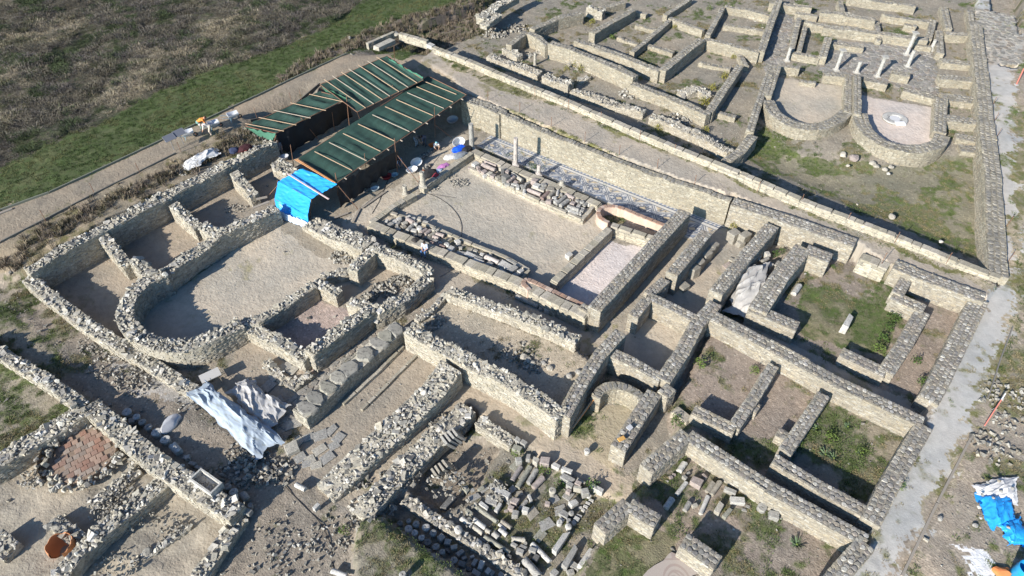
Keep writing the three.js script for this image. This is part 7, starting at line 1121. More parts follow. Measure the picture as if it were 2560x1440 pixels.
function edging(label, pts, w, h, m) { const o = base('path_edging', pts[0], label, 'edging'); for (let i = 0; i + 1 < pts.length; i++) { const n = Math.max(1, Math.round(V(pts[i]).distanceTo(V(pts[i + 1])) / 4)); for (let k = 0; k < n; k++) { const A = pts[i].map((v, c) => lerp(v, pts[i + 1][c], k / n)), B = pts[i].map((v, c) => lerp(v, pts[i + 1][c], (k + .985) / n)); A[1] = groundY(A[0], A[2]) + h * .3; B[1] = groundY(B[0], B[2]) + h * .3; part('board', beam(A.map((v, c) => v - pts[0][c]), B.map((v, c) => v - pts[0][c]), w, h), m, o); } } }
edging('long timber edging between the grass strip and the earth path', [[-42.61,2.4,-38.95], [-39.95,2.4,-42.38], [-37.18,2.4,-44.64], [-32.65,2.4,-50.08], [-30,2.4,-53.35], [-24.58,2.4,-59.89], [-17.34,2.4,-68.84]], .1, .22, mat(.19, .2, .16));
edging('long timber edging along the lower side of the earth path', [[-40.89,2.3,-35.92], [-38.1,2.35,-38.83], [-33.65,2.35,-44.6], [-29,2.35,-50.4]], .1, .2, mat(.2, .19, .16));
edging('dark timber edging above the small net roof', [[-24.23,2.4,-56.05], [-21.94,2.4,-58.48], [-18.96,2.4,-62.53]], .12, .3, mat(.13, .12, .1));
edging('dark board laid across the earth path beside the wheelbarrows', [[-26.65,2.4,-58.04], [-23.75,2.4,-55.63]], .22, .12, mat(.08, .075, .07));
edging('timber edging across the path above the nets', [[-17.06,2.4,-68.93], [-13.75,2.4,-66.27]], .08, .2, mat(.2, .19, .16));
edging('long grey timber rail along the right side of the white path', [[26.7,1.6,-22.26], [22.8,1.6,-18.01], [19.34,1.6,-14.09]], .12, .2, greyWood);
edging('thin dark timber rail farther up the right side of the white path', [[33.43,1.6,-30.73], [31.25,1.6,-27.99], [28.9,1.6,-24.87]], .07, .15, mat(.2, .19, .17));
edging('pale timber laid at the left edge of the path', [[-40.15,2.4,-41.59], [-39.11,2.4,-42.58]], .25, .12, greyWood);
{ const o = base('striped_pole', [0, 0, 0], 'red and white striped barrier pole beside the white path, lower right', 'pole'), a = [27.78,1.7,-22.96], b = [29.65,2.3,-24.83]; for (let i = 0; i < 5; i++) part('pole_band', between(a.map((v, c) => lerp(v, b[c], i / 5)), a.map((v, c) => lerp(v, b[c], (i + 1) / 5)), .04), i === 4 ? mat(.75, .74, .72) : mat(.66, .24, .18), o); }
{ const o = base('striped_pole', [0, 0, 0], 'red barrier pole standing at the right edge, upper right', 'pole'), a = [50.69,1.6,-63.45], b = [51.98,2.4,-65.25]; part('pole_band', between(a, b, .08), mat(.6, .22, .16), o); part('foot', box(.3, .1, .3, a[0], a[1], a[2]), mat(.5, .5, .5), o); }
const hose = (label, pts, r, m) => { const q = pts.map((p) => [p[0], groundY(p[0], p[2]) + r + .015, p[2]]); solo('hose', tube(q, r, 120), m, label, 'hose'); };
hose('thin dark hose winding down the stony slope, lower centre', [[-14.41,0.2,-21.58], [-13.37,0.15,-20.3], [-11.66,0.1,-18.72], [-10.71,0.1,-17.89], [-9.79,0,-16.57], [-9.36,0,-15.16]], .02, black);
hose('thin dark hose lying across the raked sand court', [[-8.1,0,-47.95], [-6.49,0,-47.16], [-5.03,0,-45.62], [-4.19,0,-43.79], [-4.04,0,-41.54]], .02, mat(.06, .055, .05));
hose('thin hose curling over the sand in the far corner of the court', [[-8.07,0,-47.61], [-6.86,0,-47.49], [-4.77,0,-46.94]], .018, mat(.12, .11, .1));
hose('thin grey hose lying in the long corridor', [[-5.42,0,-37.28], [-4.62,0,-38.02], [-4.14,0,-38.73]], .025, mat(.2, .2, .2));
hose('thin hose on the sand between the dig and the court', [[-11.62,0,-44.83], [-11.31,0,-46.17], [-11.09,0,-47.83], [-10.9,0,-49.57]], .02, black);
{ const o = base('scaffold_planks', [0, 0, 0], 'loose grey planks on the ground between the curtain and the court', 'planks'); for (const [a, b] of [[[-13,0.1,-43.61], [-12.72,0.1,-45.39]], [[-12.62,0.1,-43.31], [-11.49,0.1,-41.81]], [[-12.54,0.1,-45.5], [-10.83,0.1,-47.81]], [[-14.7,0.15,-44.07], [-13.58,0.15,-44.8]], [[-13.57,0.1,-46.69], [-11.66,0.1,-48.85]]]) part('board', beam(a, b, .18, .05), greyWood, o); }
{ const o = base('scaffold_planks', [0, 0, 0], 'grey planks lying across the rubble in the third left room', 'planks'); for (const [a, b] of [[[-21.18,0.9,-44.48], [-20.03,1,-45.2]], [[-21.23,0.9,-45.65], [-20.38,0.9,-45.98]]]) part('board', beam(a, b, .24, .06), greyWood, o); }
{ const o = base('roof_ladder', [0, 0, 0], 'thin dark rods lying on the sand by the nave wall', 'rods'); for (const [a, b] of [[[-13.41,0.6,-40.7], [-12.39,0.6,-40]], [[-13.32,0.62,-40.78], [-12.26,0.62,-40.02]]]) part('rod', between(a, b, .03), rust, o); }
{ const p = [-5.48,0,-59.24], o = base('slab_path', [-.98,0,-23.64], 'pale flat slab let into the central path', 'slab'); const b = part('slab', blockGeo(1.6, .08, .9), marbleMat.cream, o); b.position.set(0, .06, 0); b.rotation.y = -.6; part('slab_edge', box(.2, .05, .2, .6, .03, .5), marbleMat.cream, o); }
// broken paving slabs, lower centre
{ const o = base('slab_paving', [-11.53,0,-22.52], 'broken grey paving slabs beside the wide rubble wall, lower centre', 'paving'), c = [-11.53,0,-22.52]; for (const [u, v, l, w] of [[[-13.32,0,-22.24],-.21,0.5,0.5],[[-12.58,0,-21.83],0.04,0.7,0.6],[[-11.96,0,-21.7],-.1,0.6,0.6],[[-11.5,0,-22.38],0.08,0.9,0.6],[[-10.97,0,-21.83],0.1,0.8,0.6],[[-11.52,0,-21.3],-.35,0.7,0.5],[[-12.07,0,-21.43],-.39,0.6,0.5],[[-12.94,0,-22.93],0.27,0.7,0.6],[[-12.4,0,-23.21],-.19,0.6,0.5],[[-11.69,0,-23.35],-.21,0.9,0.7],[[-10.5,0,-23.21],0.4,0.7,0.6],[[-10.71,0,-22.65],-.02,0.6,0.5],[[-11.04,0,-23.78],0.27,0.8,0.5],[[-14.99,0,-25.87],-.02,0.9,0.6],[[-14.25,0,-25.11],0.11,0.9,0.6],[[-13.47,0,-24.22],-.28,1,0.7],[[-14.41,0,-24.51],0.11,0.8,0.6],[[-15.49,0,-27.94],0.24,0.9,0.6],[[-15.08,0,-28.68],-.04,0.9,0.7],[[-14.42,0,-28.44],0.35,0.8,0.6],[[-15.76,0,-27.13],0.3,0.8,0.7],[[-16.16,0,-26.49],-.32,0.8,0.6]]) { const b = part('slab', blockGeo(l, .1, w), pick([marbleMat.grey, marbleMat.cream, marbleMat.grey]), o); const q = u; b.position.set(q[0] - c[0], groundY(q[0], q[2]) + .03, q[2] - c[2]); b.rotation.y = v + .65; } }
{ const o = base('slab_paving', [0.46,-.3,-19.54], 'flat lichened slabs lying among the shafts in the lower stone yard', 'paving'), c = [0.46,-.3,-19.54]; for (const [q, v, l, w] of [[[-.57,-.3,-19.67],0.29,0.5,0.37],[[0,-.3,-19.92],0.02,0.43,0.37],[[-.91,-.3,-19.17],0.19,0.43,0.31],[[-.11,-.3,-19.3],0.14,0.56,0.43],[[0.46,-.3,-19.67],-.35,0.37,0.31],[[-1.26,-.3,-19.54],0.21,0.43,0.37],[[1.12,-.3,-18.44],0.07,0.74,0.56],[[1.89,-.3,-17.85],-.16,0.81,0.62],[[2.71,-.3,-18.68],-.38,0.68,0.56],[[3.21,-.3,-19.54],0.29,0.56,0.5],[[2.4,-.3,-19.3],-.02,0.56,0.43],[[1.54,-.3,-17.16],0.18,0.74,0.5],[[0.7,-.3,-20.82],0.3,0.62,0.5],[[0.24,-.3,-21.48],0.17,0.74,0.56],[[1.41,-.3,-21.08],0.34,0.56,0.5],[[-1.62,-.3,-19.92],-.08,0.5,0.37]]) { const b = part('slab', blockGeo(l, .12, w), pick([marbleMat.grey, marbleMat.lichen, marbleMat.tan]), o); b.position.set(q[0] - c[0], groundY(q[0], q[2]) + .02 - c[1], q[2] - c[2]); b.rotation.y = v + .65; } }

// ---------------------------------------------------------------- people
const clothesMat = new THREE.MeshStandardMaterial({ vertexColors: true, roughness: .9 });
const POSE = {
  stand: { pelvis: [0, .95, 0], chest: [0, 1.28, 0], neck: [0, 1.48, 0], head: [0, 1.63, .02], sh: [.19, 1.42, 0], el: [.25, 1.12, .02], wr: [.24, .88, .12], hip: [.1, .92, 0], kn: [.11, .49, .03], an: [.12, .09, 0] },
  bend: { pelvis: [0, .92, -.12], chest: [0, 1.1, .22], neck: [0, 1.16, .42], head: [0, 1.17, .58], sh: [.18, 1.12, .36], el: [.22, .84, .46], wr: [.14, .62, .56], hip: [.1, .9, -.1], kn: [.13, .47, .04], an: [.14, .09, -.04] },
  sit: { pelvis: [0, .12, 0], chest: [0, .45, .04], neck: [0, .64, .08], head: [0, .78, .12], sh: [.19, .58, .06], el: [.25, .32, .14], wr: [.1, .22, .34], hip: [.1, .1, .02], kn: [.15, .12, .45], an: [.14, -.34, .42] },
  crouch: { pelvis: [0, .3, -.05], chest: [0, .58, .12], neck: [0, .72, .24], head: [0, .84, .32], sh: [.19, .68, .2], el: [.26, .45, .36], wr: [.12, .28, .5], hip: [.1, .28, 0], kn: [.2, .5, .34], an: [.16, .09, .1] },
};
function person(p, yaw, pose, label, shirt, trousers, hair, cap) {
  const o = base('person', p, label, 'person', null, yaw), J = POSE[pose], skin = [.5, .3, .2], shoe = [.05, .045, .04], B = [], mir = (a, s) => [a[0] * s, a[1], a[2]];
  const bone = (a, b, ra, rb, c) => B.push([V(a), V(b), ra, rb, c]);
  bone(J.pelvis, J.chest, .13, .15, shirt); bone(J.chest, J.neck, .14, .065, shirt); bone(J.neck, J.head, .055, .06, skin); bone(J.head, [J.head[0], J.head[1] + .05, J.head[2]], .095, .1, skin); bone(J.pelvis, [0, J.pelvis[1] - .02, J.pelvis[2]], .14, .14, trousers);
  for (const s of [-1, 1]) {
    bone(mir([J.sh[0] * .5, J.sh[1], J.sh[2]], s), mir(J.sh, s), .08, .065, shirt); bone(mir(J.sh, s), mir(J.el, s), .06, .045, shirt); bone(mir(J.el, s), mir(J.wr, s), .043, .03, skin);
    bone(mir(J.hip, s), mir(J.kn, s), .095, .06, trousers); bone(mir(J.kn, s), mir(J.an, s), .06, .042, trousers); bone(mir(J.an, s), mir([J.an[0] + .01, J.an[1] - .04, J.an[2] + .16], s), .045, .038, shoe);
  }
  const N = 72, mc = new MarchingCubes(N, stoneMat, false, false, 60000), half = 1.02, cy = pose === 'sit' ? .2 : pose === 'crouch' ? .55 : .87, v = new THREE.Vector3(), ab = new THREE.Vector3();
  const dist = (x, y, z, best) => { v.set(x, y, z); let acc = 0; let bd = 9, bc = skin; for (const [a, b, ra, rb, c] of B) { ab.subVectors(b, a); const t = clamp(((v.x - a.x) * ab.x + (v.y - a.y) * ab.y + (v.z - a.z) * ab.z) / Math.max(1e-6, ab.lengthSq())); const d = Math.hypot(v.x - a.x - ab.x * t, v.y - a.y - ab.y * t, v.z - a.z - ab.z * t) - lerp(ra, rb, t); acc += Math.exp(-d * 38); if (d < bd) { bd = d; bc = c; } } if (best) best.c = bc; return -Math.log(acc) / 38; };
  for (let k = 0; k < N; k++) for (let j = 0; j < N; j++) for (let i = 0; i < N; i++) { const q = (t) => (t - N / 2) / (N / 2) * half; mc.field[k * N * N + j * N + i] = -dist(q(i), q(j) + cy, q(k)); }
  mc.isolation = 0; mc.update();
  const n = mc.count, P = new Float32Array(n * 3), C = new Float32Array(n * 3), best = {};
  for (let i = 0; i < n; i++) { const x = mc.positionArray[i * 3] * half, y = mc.positionArray[i * 3 + 1] * half + cy, z = mc.positionArray[i * 3 + 2] * half; P.set([x, y, z], i * 3); dist(x, y, z, best); C.set(best.c, i * 3); }
  const g = new THREE.BufferGeometry(); g.setAttribute('position', new THREE.BufferAttribute(P, 3)); g.setAttribute('normal', new THREE.BufferAttribute(Float32Array.from(mc.normalArray.subarray(0, n * 3)), 3)); g.setAttribute('color', new THREE.BufferAttribute(C, 3));
  const hands = [g];
  for (const s of [-1, 1]) {
    const W = V(mir(J.wr, s)), E = V(mir(J.el, s)), d = W.clone().sub(E).normalize(), side = new THREE.Vector3(s, 0, 0).cross(d).normalize();
    const add = (a, b, r) => { const q = between(a.toArray(), b.toArray(), r, r * .8, 6).toNonIndexed(); q.deleteAttribute('uv'); hands.push(withColor(q, skin)); };
    const palm = W.clone().addScaledVector(d, .08); add(W, palm, .03);
    for (let f = 0; f < 4; f++) { const a = palm.clone().addScaledVector(side, (f - 1.5) * .02), m = a.clone().addScaledVector(d, [.036, .044, .042, .032][f]), e = m.clone().addScaledVector(d, .025).add(new THREE.Vector3(-s * .012, 0, 0)); add(a, m, .009); add(m, e, .008); }
    const tb = W.clone().addScaledVector(d, .03).addScaledVector(side, .03); add(tb, tb.clone().addScaledVector(side, .025).addScaledVector(d, .035), .01);
  }
  const fwd = new THREE.Vector3(0, pose === 'bend' ? -.7 : pose === 'crouch' ? -.35 : -.1, pose === 'bend' ? .7 : .95).normalize(), up = new THREE.Vector3(0, fwd.z, -fwd.y), hc = V(J.head).addScaledVector(up, .03);
  const dab = (f, u, s, r, c, sy = 1) => { const q = new THREE.SphereGeometry(r, 8, 6).toNonIndexed(); q.deleteAttribute('uv'); q.scale(1, sy, 1); const t = hc.clone().addScaledVector(fwd, f).addScaledVector(up, u); q.translate(t.x + s, t.y, t.z); hands.push(withColor(q, c)); };
  dab(.105, -.01, 0, .018, skin, 1.5); dab(.09, -.055, 0, .02, [.4, .16, .13], .5); for (const s of [-1, 1]) { dab(.085, .025, .036 * s, .013, [.75, .73, .7]); dab(.095, .025, .036 * s, .007, [.03, .02, .02]); dab(0, 0, .098 * s, .022, skin, 1.4); }
  part('body', mergeGeometries(hands.map((q) => { const r = q.index ? q.toNonIndexed() : q; r.deleteAttribute('uv'); return r; })), clothesMat, o);
  const hg = new THREE.SphereGeometry(.118, 18, 12, 0, 6.29, 0, 1.75); hg.scale(1, 1.06, 1.08); hg.applyQuaternion(new THREE.Quaternion().setFromUnitVectors(new THREE.Vector3(0, 1, 0), up.clone().addScaledVector(fwd, -.35).normalize())); hg.translate(hc.x, hc.y + .005, hc.z);
  part(cap ? 'cap' : 'hair', hg, mat(hair[0], hair[1], hair[2], { roughness: .85, side: THREE.DoubleSide }), o);
  return o;
}
person([-27.8,2.38,-53.71], 1.95, 'bend', 'person in an orange top bending over a wheelbarrow on the path', [.85, .3, .06], [.16, .3, .26], [.1, .03, .02]);
person([-26.76,2.38,-52.99], -1.2, 'bend', 'person in pale clothes bending towards the worker in orange', [.62, .56, .5], [.6, .5, .4], [.5, .45, .4], true);
person([-6.63,0.78,-39.52], -.35, 'sit', 'person in a striped shirt and jeans sitting on the low wall', [.5, .55, .66], [.08, .17, .36], [.03, .025, .02]);
person([-8.88,0,-54.84], 1.2, 'bend', 'person in grey trousers stooping in the shade under the largest net', [.3, .24, .22], [.4, .42, .45], [.06, .04, .03]);
person([-8.15,0,-54.97], -.6, 'bend', 'person in dark clothes stooping beside the orange bucket', [.14, .15, .2], [.12, .12, .14], [.05, .04, .03]);
person([-7.06,0,-54.44], .4, 'crouch', 'person in a white shirt and turquoise cap crouching by the net post', [.7, .72, .72], [.3, .24, .18], [.2, .45, .5], true);
person([-7.98,0,-49.57], 2.2, 'crouch', 'person with reddish brown hair crouching beside the cream column', [.32, .17, .12], [.2, .13, .1], [.2, .07, .035]);
person([-20.97,0.2,-52.85], .3, 'stand', 'person standing in the shade at the end of the small net roof', [.22, .21, .22], [.2, .19, .19], [.1, .08, .07]);
person([-10.19,0,-51.38], .6, 'bend', 'person in a pale blue top bending behind the black curtain', [.45, .58, .75], [.05, .1, .22], [.05, .04, .03]);

// ---------------------------------------------------------------- rubble and plants
function scatter(n, x0, x1, z0, z1, ok, f) { for (let i = 0; i < n; i++) { const x = rr(x0, x1), z = rr(z0, z1), k = kindOf(x, z); if (ok(k, x, z)) f(x, z, k); } }
{
  const bits = [], chunk = [];
  const pr = { rubble_ground: .22, debris_floor: .12, pit_floor: .025, earth_floor: .05, stone_yard: .3, east_soil: .12, soil: .1, north: .16, bank: .07, slab_floor: .2, pink_earth: .14, rough_grass: .07, north_lawn: .025, dirt_path: .012, flagstones: .06, plaza: .02, lawn: .02, central_path: .03, dark_floor: .08, corridor_floor: .012, gravel_path: .02, sand_floor: .008, mown: .01, brown_grass: .02 };
  scatter(150000, -62, 62, -86, -13, (k, x, z) => rnd() < (pr[k] ?? 0) * (.25 + 1.5 * sstep(.42, .68, fbm(x * .4 + 3, z * .4, 3))), (x, z, k) => {
    const big = rnd() < (k === 'rubble_ground' || k === 'stone_yard' || k === 'debris_floor' ? .08 : .03), s = big ? rr(.1, .26) : rr(.03, .1), c = pick(tones.R), j = rr(.5, .9);
    (big ? chunk : bits).push([place(x, groundY(x, z) + s * .18, z, rr(-.4, .4), rnd() * 6.28, rr(-.4, .4), s * rr(1, 1.6), s * .8, s), [c[0] * j, c[1] * j, c[2] * j]]);
  });
  // denser heaps of broken stone
  for (const [c, r, n, lo, hi, y] of [[[-15.12,0.3,-20.99],1.6,170,0.12,0.4,0.3],
[[-13.7,0.2,-20.79],1.2,60,0.15,0.4,0.2],
[[-16,0.3,-22.06],1,60,0.12,0.3,0.3],
[[-26.14,0.9,-28.56],1.6,120,0.1,0.3,0.1],
[[-28.19,0.9,-30.28],1.2,80,0.1,0.26,0.1],
[[-24.2,0.7,-27.4],1.6,140,0.1,0.3,0.1],
[[27.56,1.5,-21.45],1.4,60,0.15,0.4,0.15],
[[30.01,1.5,-24.94],1.6,60,0.12,0.35,0.15],
[[29.37,1.5,-23.21],1.2,40,0.15,0.35,0.1],
[[-11.09,0.1,-16.08],2,45,0.1,0.3,0.12],
[[-.69,-.3,-19.67],0.8,30,0.12,0.4,0.1],
[[-12.75,0.1,-16.74],1.6,40,0.08,0.26,0.1],
[[-12.17,0.1,-15.22],1.8,40,0.08,0.28,0.1],
[[-13.01,0.1,-39.54],1.1,120,0.12,0.34,0.4],
[[-13.27,0.5,-41.44],1,60,0.1,0.3,0.3],
[[-16.6,0.3,-20.47],1,50,0.15,0.4,0.2],
[[-4.54,0.02,-49.13],0.9,70,0.08,0.24,0.12],
[[-5.66,0.02,-50.14],0.8,50,0.08,0.22,0.1],
[[-7.1,0.02,-48.38],0.8,40,0.08,0.22,0.1],
[[-23.24,1.9,-54.28],1.2,70,0.12,0.4,0.25],
[[-21.6,1.8,-53.45],0.9,60,0.15,0.4,0.4],
[[-5.95,0.8,-32.19],1.3,80,0.12,0.35,0.2],
[[0.26,0.8,-29.32],1.2,50,0.1,0.3,0.1],
[[1.3,0.8,-28.31],1,40,0.12,0.35,0.1],
[[-9.42,0.2,-35.93],1,110,0.12,0.4,0.5],
[[-8.34,0.2,-36.77],0.9,90,0.12,0.4,0.5],
[[-10.48,0.2,-35.1],0.6,50,0.12,0.4,0.5],
[[-27.66,0.1,-48.27],0.8,25,0.1,0.3,0.1],
[[-23.07,0.1,-45.5],0.9,30,0.1,0.3,0.1],
[[6.81,1,-68.59],1.2,70,0.15,0.45,0.4],
[[12.04,1,-62.7],1.4,90,0.15,0.45,0.3],
[[16.01,1,-57.81],1.4,90,0.15,0.45,0.3],
[[-1.81,2.2,-76.17],1.5,90,0.2,0.5,0.4],
[[0.46,1.6,-77.52],1.5,60,0.2,0.5,0.3],
[[18.14,1,-63.1],1,80,0.2,0.5,0.6],
[[-20.48,-.2,-18.04],1,60,0.08,0.25,0.1],
[[-22.3,-.2,-19.24],1.2,110,0.08,0.28,0.25],
[[-22.63,-.2,-18.39],0.9,70,0.08,0.26,0.2],
[[-22.15,-.2,-21.82],0.8,60,0.08,0.25,0.2],
[[-27.69,-.2,-20.5],0.9,60,0.08,0.26,0.3],
[[-20.73,-.2,-15.35],1.2,80,0.08,0.25,0.15],
[[-18.9,-.2,-17.34],0.9,50,0.08,0.25,0.1],
[[-9.59,0.1,-17.2],1.4,60,0.1,0.3,0.1],
[[-20.14,0.4,-25.74],1.2,40,0.1,0.25,0.1],
[[-2.46,-.2,-18.27],1,14,0.1,0.3,0.2],
[[-3.73,-.8,-20.07],1.2,70,0.1,0.3,0.3],
[[-7.83,0.1,-18.6],1.3,90,0.12,0.36,0.3],
[[-6.49,0.1,-20.59],1.2,90,0.12,0.36,0.3],
[[-3.93,0.2,-24.08],1.3,100,0.12,0.4,0.4],
[[-9.11,0.3,-20.47],1,60,0.15,0.4,0.4]]) for (let i = 0; i < n; i++) { const a = rnd() * 6.283, q = Math.sqrt(rnd()), x = c[0] + Math.cos(a) * q * r, z = c[2] + Math.sin(a) * q * r * .8, s = rr(lo, hi) * .72, t = pick(tones.R), j = rr(.5, .95); chunk.push([place(x, Math.max(groundY(x, z), 0 * y) + y * (1 - q) * rnd() + s * .2, z, rr(-1, 1), rnd() * 6, rr(-1, 1), s * 1.35, s * .9, s), [t[0] * j, t[1] * j, t[2] * j]]); }
  const g = new THREE.Group(); g.name = 'stone_rubble'; tag(g, 'loose rubble and stone chips strewn over the site', 'rubble', null, 'stuff'); scene.add(g);
  instanced('chips', plainRubble, faceMatFlat, bits, g); instanced('broken_stones', plainRubble, faceMatFlat, chunk, g);
}
{ // uneven paving of the far hall and of the front yard of the rubble rooms
  for (const [kind, n, area, lo, hi, label] of [['flagstones', 2600, [20, 62, -86, -60], .4, .85, 'uneven grey flagstones laid between the white columns'], ['slab_floor', 900, [-32, -6, -36, -20], .3, .75, 'broken paving slabs in front of the pinkish room'], ['plaza', 500, [50, 66, -88, -68], .5, .9, 'worn slabs of the open place, upper right corner']]) {
    const list = [], taken = new Set(); scatter(n * 8, ...area, (k, x, z) => k === kind, (x, z) => { const key = Math.round(x / (lo * 1.25)) + ',' + Math.round(z / (lo * 1.25)); if (taken.has(key) || list.length > n || rnd() < .12) return; taken.add(key); const c = pick([[.3, .287, .265], [.26, .25, .232], [.35, .332, .3], [.3, .265, .23]]), j = rr(.85, 1.12); list.push([place(x, groundY(x, z) + .005, z, rr(-.03, .03), .65 + rr(-.25, .25), rr(-.03, .03), rr(lo, hi), .1, rr(lo, hi) * .85), [c[0] * j, c[1] * j, c[2] * j]]); });
    const g = new THREE.Group(); g.name = 'paving_slabs'; tag(g, label, 'paving', null, 'stuff'); scene.add(g); instanced('slabs', plainDome, faceMat, list, g);
  }
}
function tuftGeo(n, h, spread, w, lean) {
  const P = [], I = [];
  for (let i = 0; i < n; i++) {
    const a = rnd() * 6.283, q = Math.sqrt(rnd()) * spread, bx = Math.cos(a) * q, bz = Math.sin(a) * q, hh = h * rr(.55, 1.1), la = a + rr(-1, 1), l = hh * rr(.2, 1) * lean, f = rnd() * 6.283, wx = Math.cos(f) * w, wz = Math.sin(f) * w, o = P.length / 3;
    const mx = bx + Math.cos(la) * l * .4, mz = bz + Math.sin(la) * l * .4, tx = bx + Math.cos(la) * l * 1.1, tz = bz + Math.sin(la) * l * 1.1;
    P.push(bx - wx, -.03, bz - wz, bx + wx, -.03, bz + wz, mx - wx * .8, hh * .62, mz - wz * .8, mx + wx * .8, hh * .62, mz + wz * .8, tx, hh * (.95 - .35 * lean), tz); I.push(o, o + 1, o + 2, o + 1, o + 3, o + 2, o + 2, o + 3, o + 4);
  }
  const g = new THREE.BufferGeometry(); g.setAttribute('position', new THREE.Float32BufferAttribute(P, 3)); g.setIndex(I); g.computeVertexNormals(); return g;
}
const bladeMat = new THREE.MeshPhysicalMaterial({ color: 0xffffff, roughness: 1, side: THREE.DoubleSide, transmission: 0 });
function grassField(name, label, n, area, ok, shapes, size, color) {
  const list = []; scatter(n, ...area, ok, (x, z, k) => { const s = size(x, z, k); list.push([place(x, groundY(x, z), z, rr(-.2, .2), rnd() * 6.28, rr(-.2, .2), s, s * rr(.75, 1.2), s), color(x, z, k)]); });
  const g = new THREE.Group(); g.name = name; tag(g, label, 'grass', null, 'stuff'); scene.add(g); instanced('blades', shapes, bladeMat, list, g);
}
const jit = (c, k) => { const j = rr(1 - k, 1 + k); return [c[0] * j, c[1] * j, c[2] * j * rr(.9, 1.1)]; };
const tall = [0, 1, 2].map(() => tuftGeo(30, .4, .42, .014, 1.9)), short = [0, 1, 2].map(() => tuftGeo(16, .13, .16, .012, .8)), reed = [0, 1].map(() => tuftGeo(18, .5, .2, .016, .5));
grassField('dry_grass', 'tangled flattened dry grass of the wild field, upper left', 110000, [-90, -2, -106, -34], (k, x, z) => k === 'meadow' && z < -.9 * 0 && rnd() < .55 + .6 * fbm(x * .3, z * .3, 2), tall, (x, z) => rr(.5, 1.25) * (.5 + .85 * sstep(.35, .7, fbm(x * .8 + 8, z * .8, 3))), (x, z) => {
  const a = fbm(x * .16, z * .16 + 20, 4) * .6 + fbm(x * .85 + 3, z * .85, 3) * .4, b = fbm(x * .6 + 70, z * .6, 3); return jit(a > .585 ? [.36, .31, .22] : a > .53 ? (b > .5 ? [.25, .22, .165] : [.115, .115, .065]) : b > .58 ? [.07, .094, .04] : b > .47 ? [.155, .138, .118] : [.17, .152, .115], .26);
});
grassField('green_grass', 'short green grass along the field strip and path edges', 90000, [-80, 40, -90, -25], (k, x, z) => (k === 'verge' || k === 'weedy' || k === 'pathgrass') && rnd() < .3 + .5 * (k === 'verge') + grassMask(x, z, KIND[k][3]), short, () => rr(.6, 1.3), (x, z) => jit(fbm(x * .4, z * .4, 3) > .56 ? [.12, .125, .05] : [.058, .09, .024], .25));
grassField('purplish_weeds', 'dry purplish brush along the upper path edge and the bank', 60000, [-70, 0, -90, -22], (k, x, z) => (k === 'weedy' && rnd() < .5) || (k === 'bank' && rnd() < (kindOf(x - .75, z - .95) === 'bank' && kindOf(x - 1.6, z - 2) !== 'bank' ? .9 : .12)), reed, () => rr(.7, 1.4), () => jit(pick([[.2, .16, .12], [.16, .13, .1], [.24, .2, .14], [.1, .09, .05]]), .25));
grassField('room_grass', 'low grass growing inside the roofless rooms and on the lawns', 230000, [-45, 62, -88, -13], (k, x, z) => ['lawn', 'mown', 'brown_grass', 'rough_grass', 'north_lawn', 'north', 'stone_yard', 'east_soil', 'sandy_grass', 'rubble_ground', 'debris_floor', 'soil', 'gravel_path', 'slab_floor'].includes(k) && rnd() < grassMask(x, z, KIND[k][3]) * .8, short, (x, z, k) => rr(.5, 1.25) * (k === 'mown' || k === 'north_lawn' ? .75 : k === 'gravel_path' ? .8 : 1), (x, z, k) => jit(fbm(x * .5 + 9, z * .5, 3) > (k === 'mown' || k === 'rough_grass' ? .58 : .5) || (k === 'brown_grass' && rnd() < .5) ? pick([[.26, .215, .13], [.2, .17, .085]]) : [.085, .125, .036], .28));
{ const list = WALL_WEEDS.map(([x, y, z]) => { const s = rr(.35, .9); return [place(x, y, z, 0, rnd() * 6, 0, s, s, s), jit(pick([[.2, .18, .08], [.12, .14, .05], [.26, .22, .13]]), .25)]; }), g = new THREE.Group(); g.name = 'wall_weeds'; tag(g, 'small weeds sprouting in the joints of the wall tops', 'weeds', null, 'stuff'); scene.add(g); instanced('blades', short, bladeMat, list, g); }
// single weeds and bushes
const leafShapes = [0, 1, 2].map(() => { const P = [], I = []; for (let i = 0; i < 150; i++) { const a = rnd() * 6.283, e = Math.acos(rr(-.25, 1)), q = Math.cbrt(rnd()), lump = .65 + .5 * vn(Math.cos(a) * 1.6 + 5, Math.sin(a) * 1.6 + e * 2), x = Math.cos(a) * Math.sin(e) * q * lump * .55, z = Math.sin(a) * Math.sin(e) * q * lump * .55, y = .12 + Math.cos(e) * q * lump * .6 + .1, s = rr(.05, .1), u = new THREE.Vector3(rr(-1, 1), rr(-.4, .8), rr(-1, 1)).normalize(), w = new THREE.Vector3(rr(-1, 1), rr(-.6, .6), rr(-1, 1)).cross(u).normalize(), o = P.length / 3; for (const [i1, i2] of [[-1, 0], [0, -.45], [1, 0], [0, .45]]) P.push(x + (u.x * i1 + w.x * i2) * s, y + (u.y * i1 + w.y * i2) * s, z + (u.z * i1 + w.z * i2) * s); I.push(o, o + 1, o + 2, o, o + 2, o + 3); } const g = new THREE.BufferGeometry(); g.setAttribute('position', new THREE.Float32BufferAttribute(P, 3)); g.setIndex(I); g.computeVertexNormals(); return g; });
const stemShape = merge(Array.from({ length: 6 }, (_, i) => between([0, -.05, 0], [Math.cos(i) * .2, .4, Math.sin(i) * .2], .012, .006, 5)));
const leafMats = [[.2, .19, .035], [.1, .15, .03], [.06, .11, .022], [.24, .2, .07]].map((c) => new THREE.MeshPhysicalMaterial({ color: new THREE.Color().setRGB(...c), roughness: .95, side: THREE.DoubleSide }));
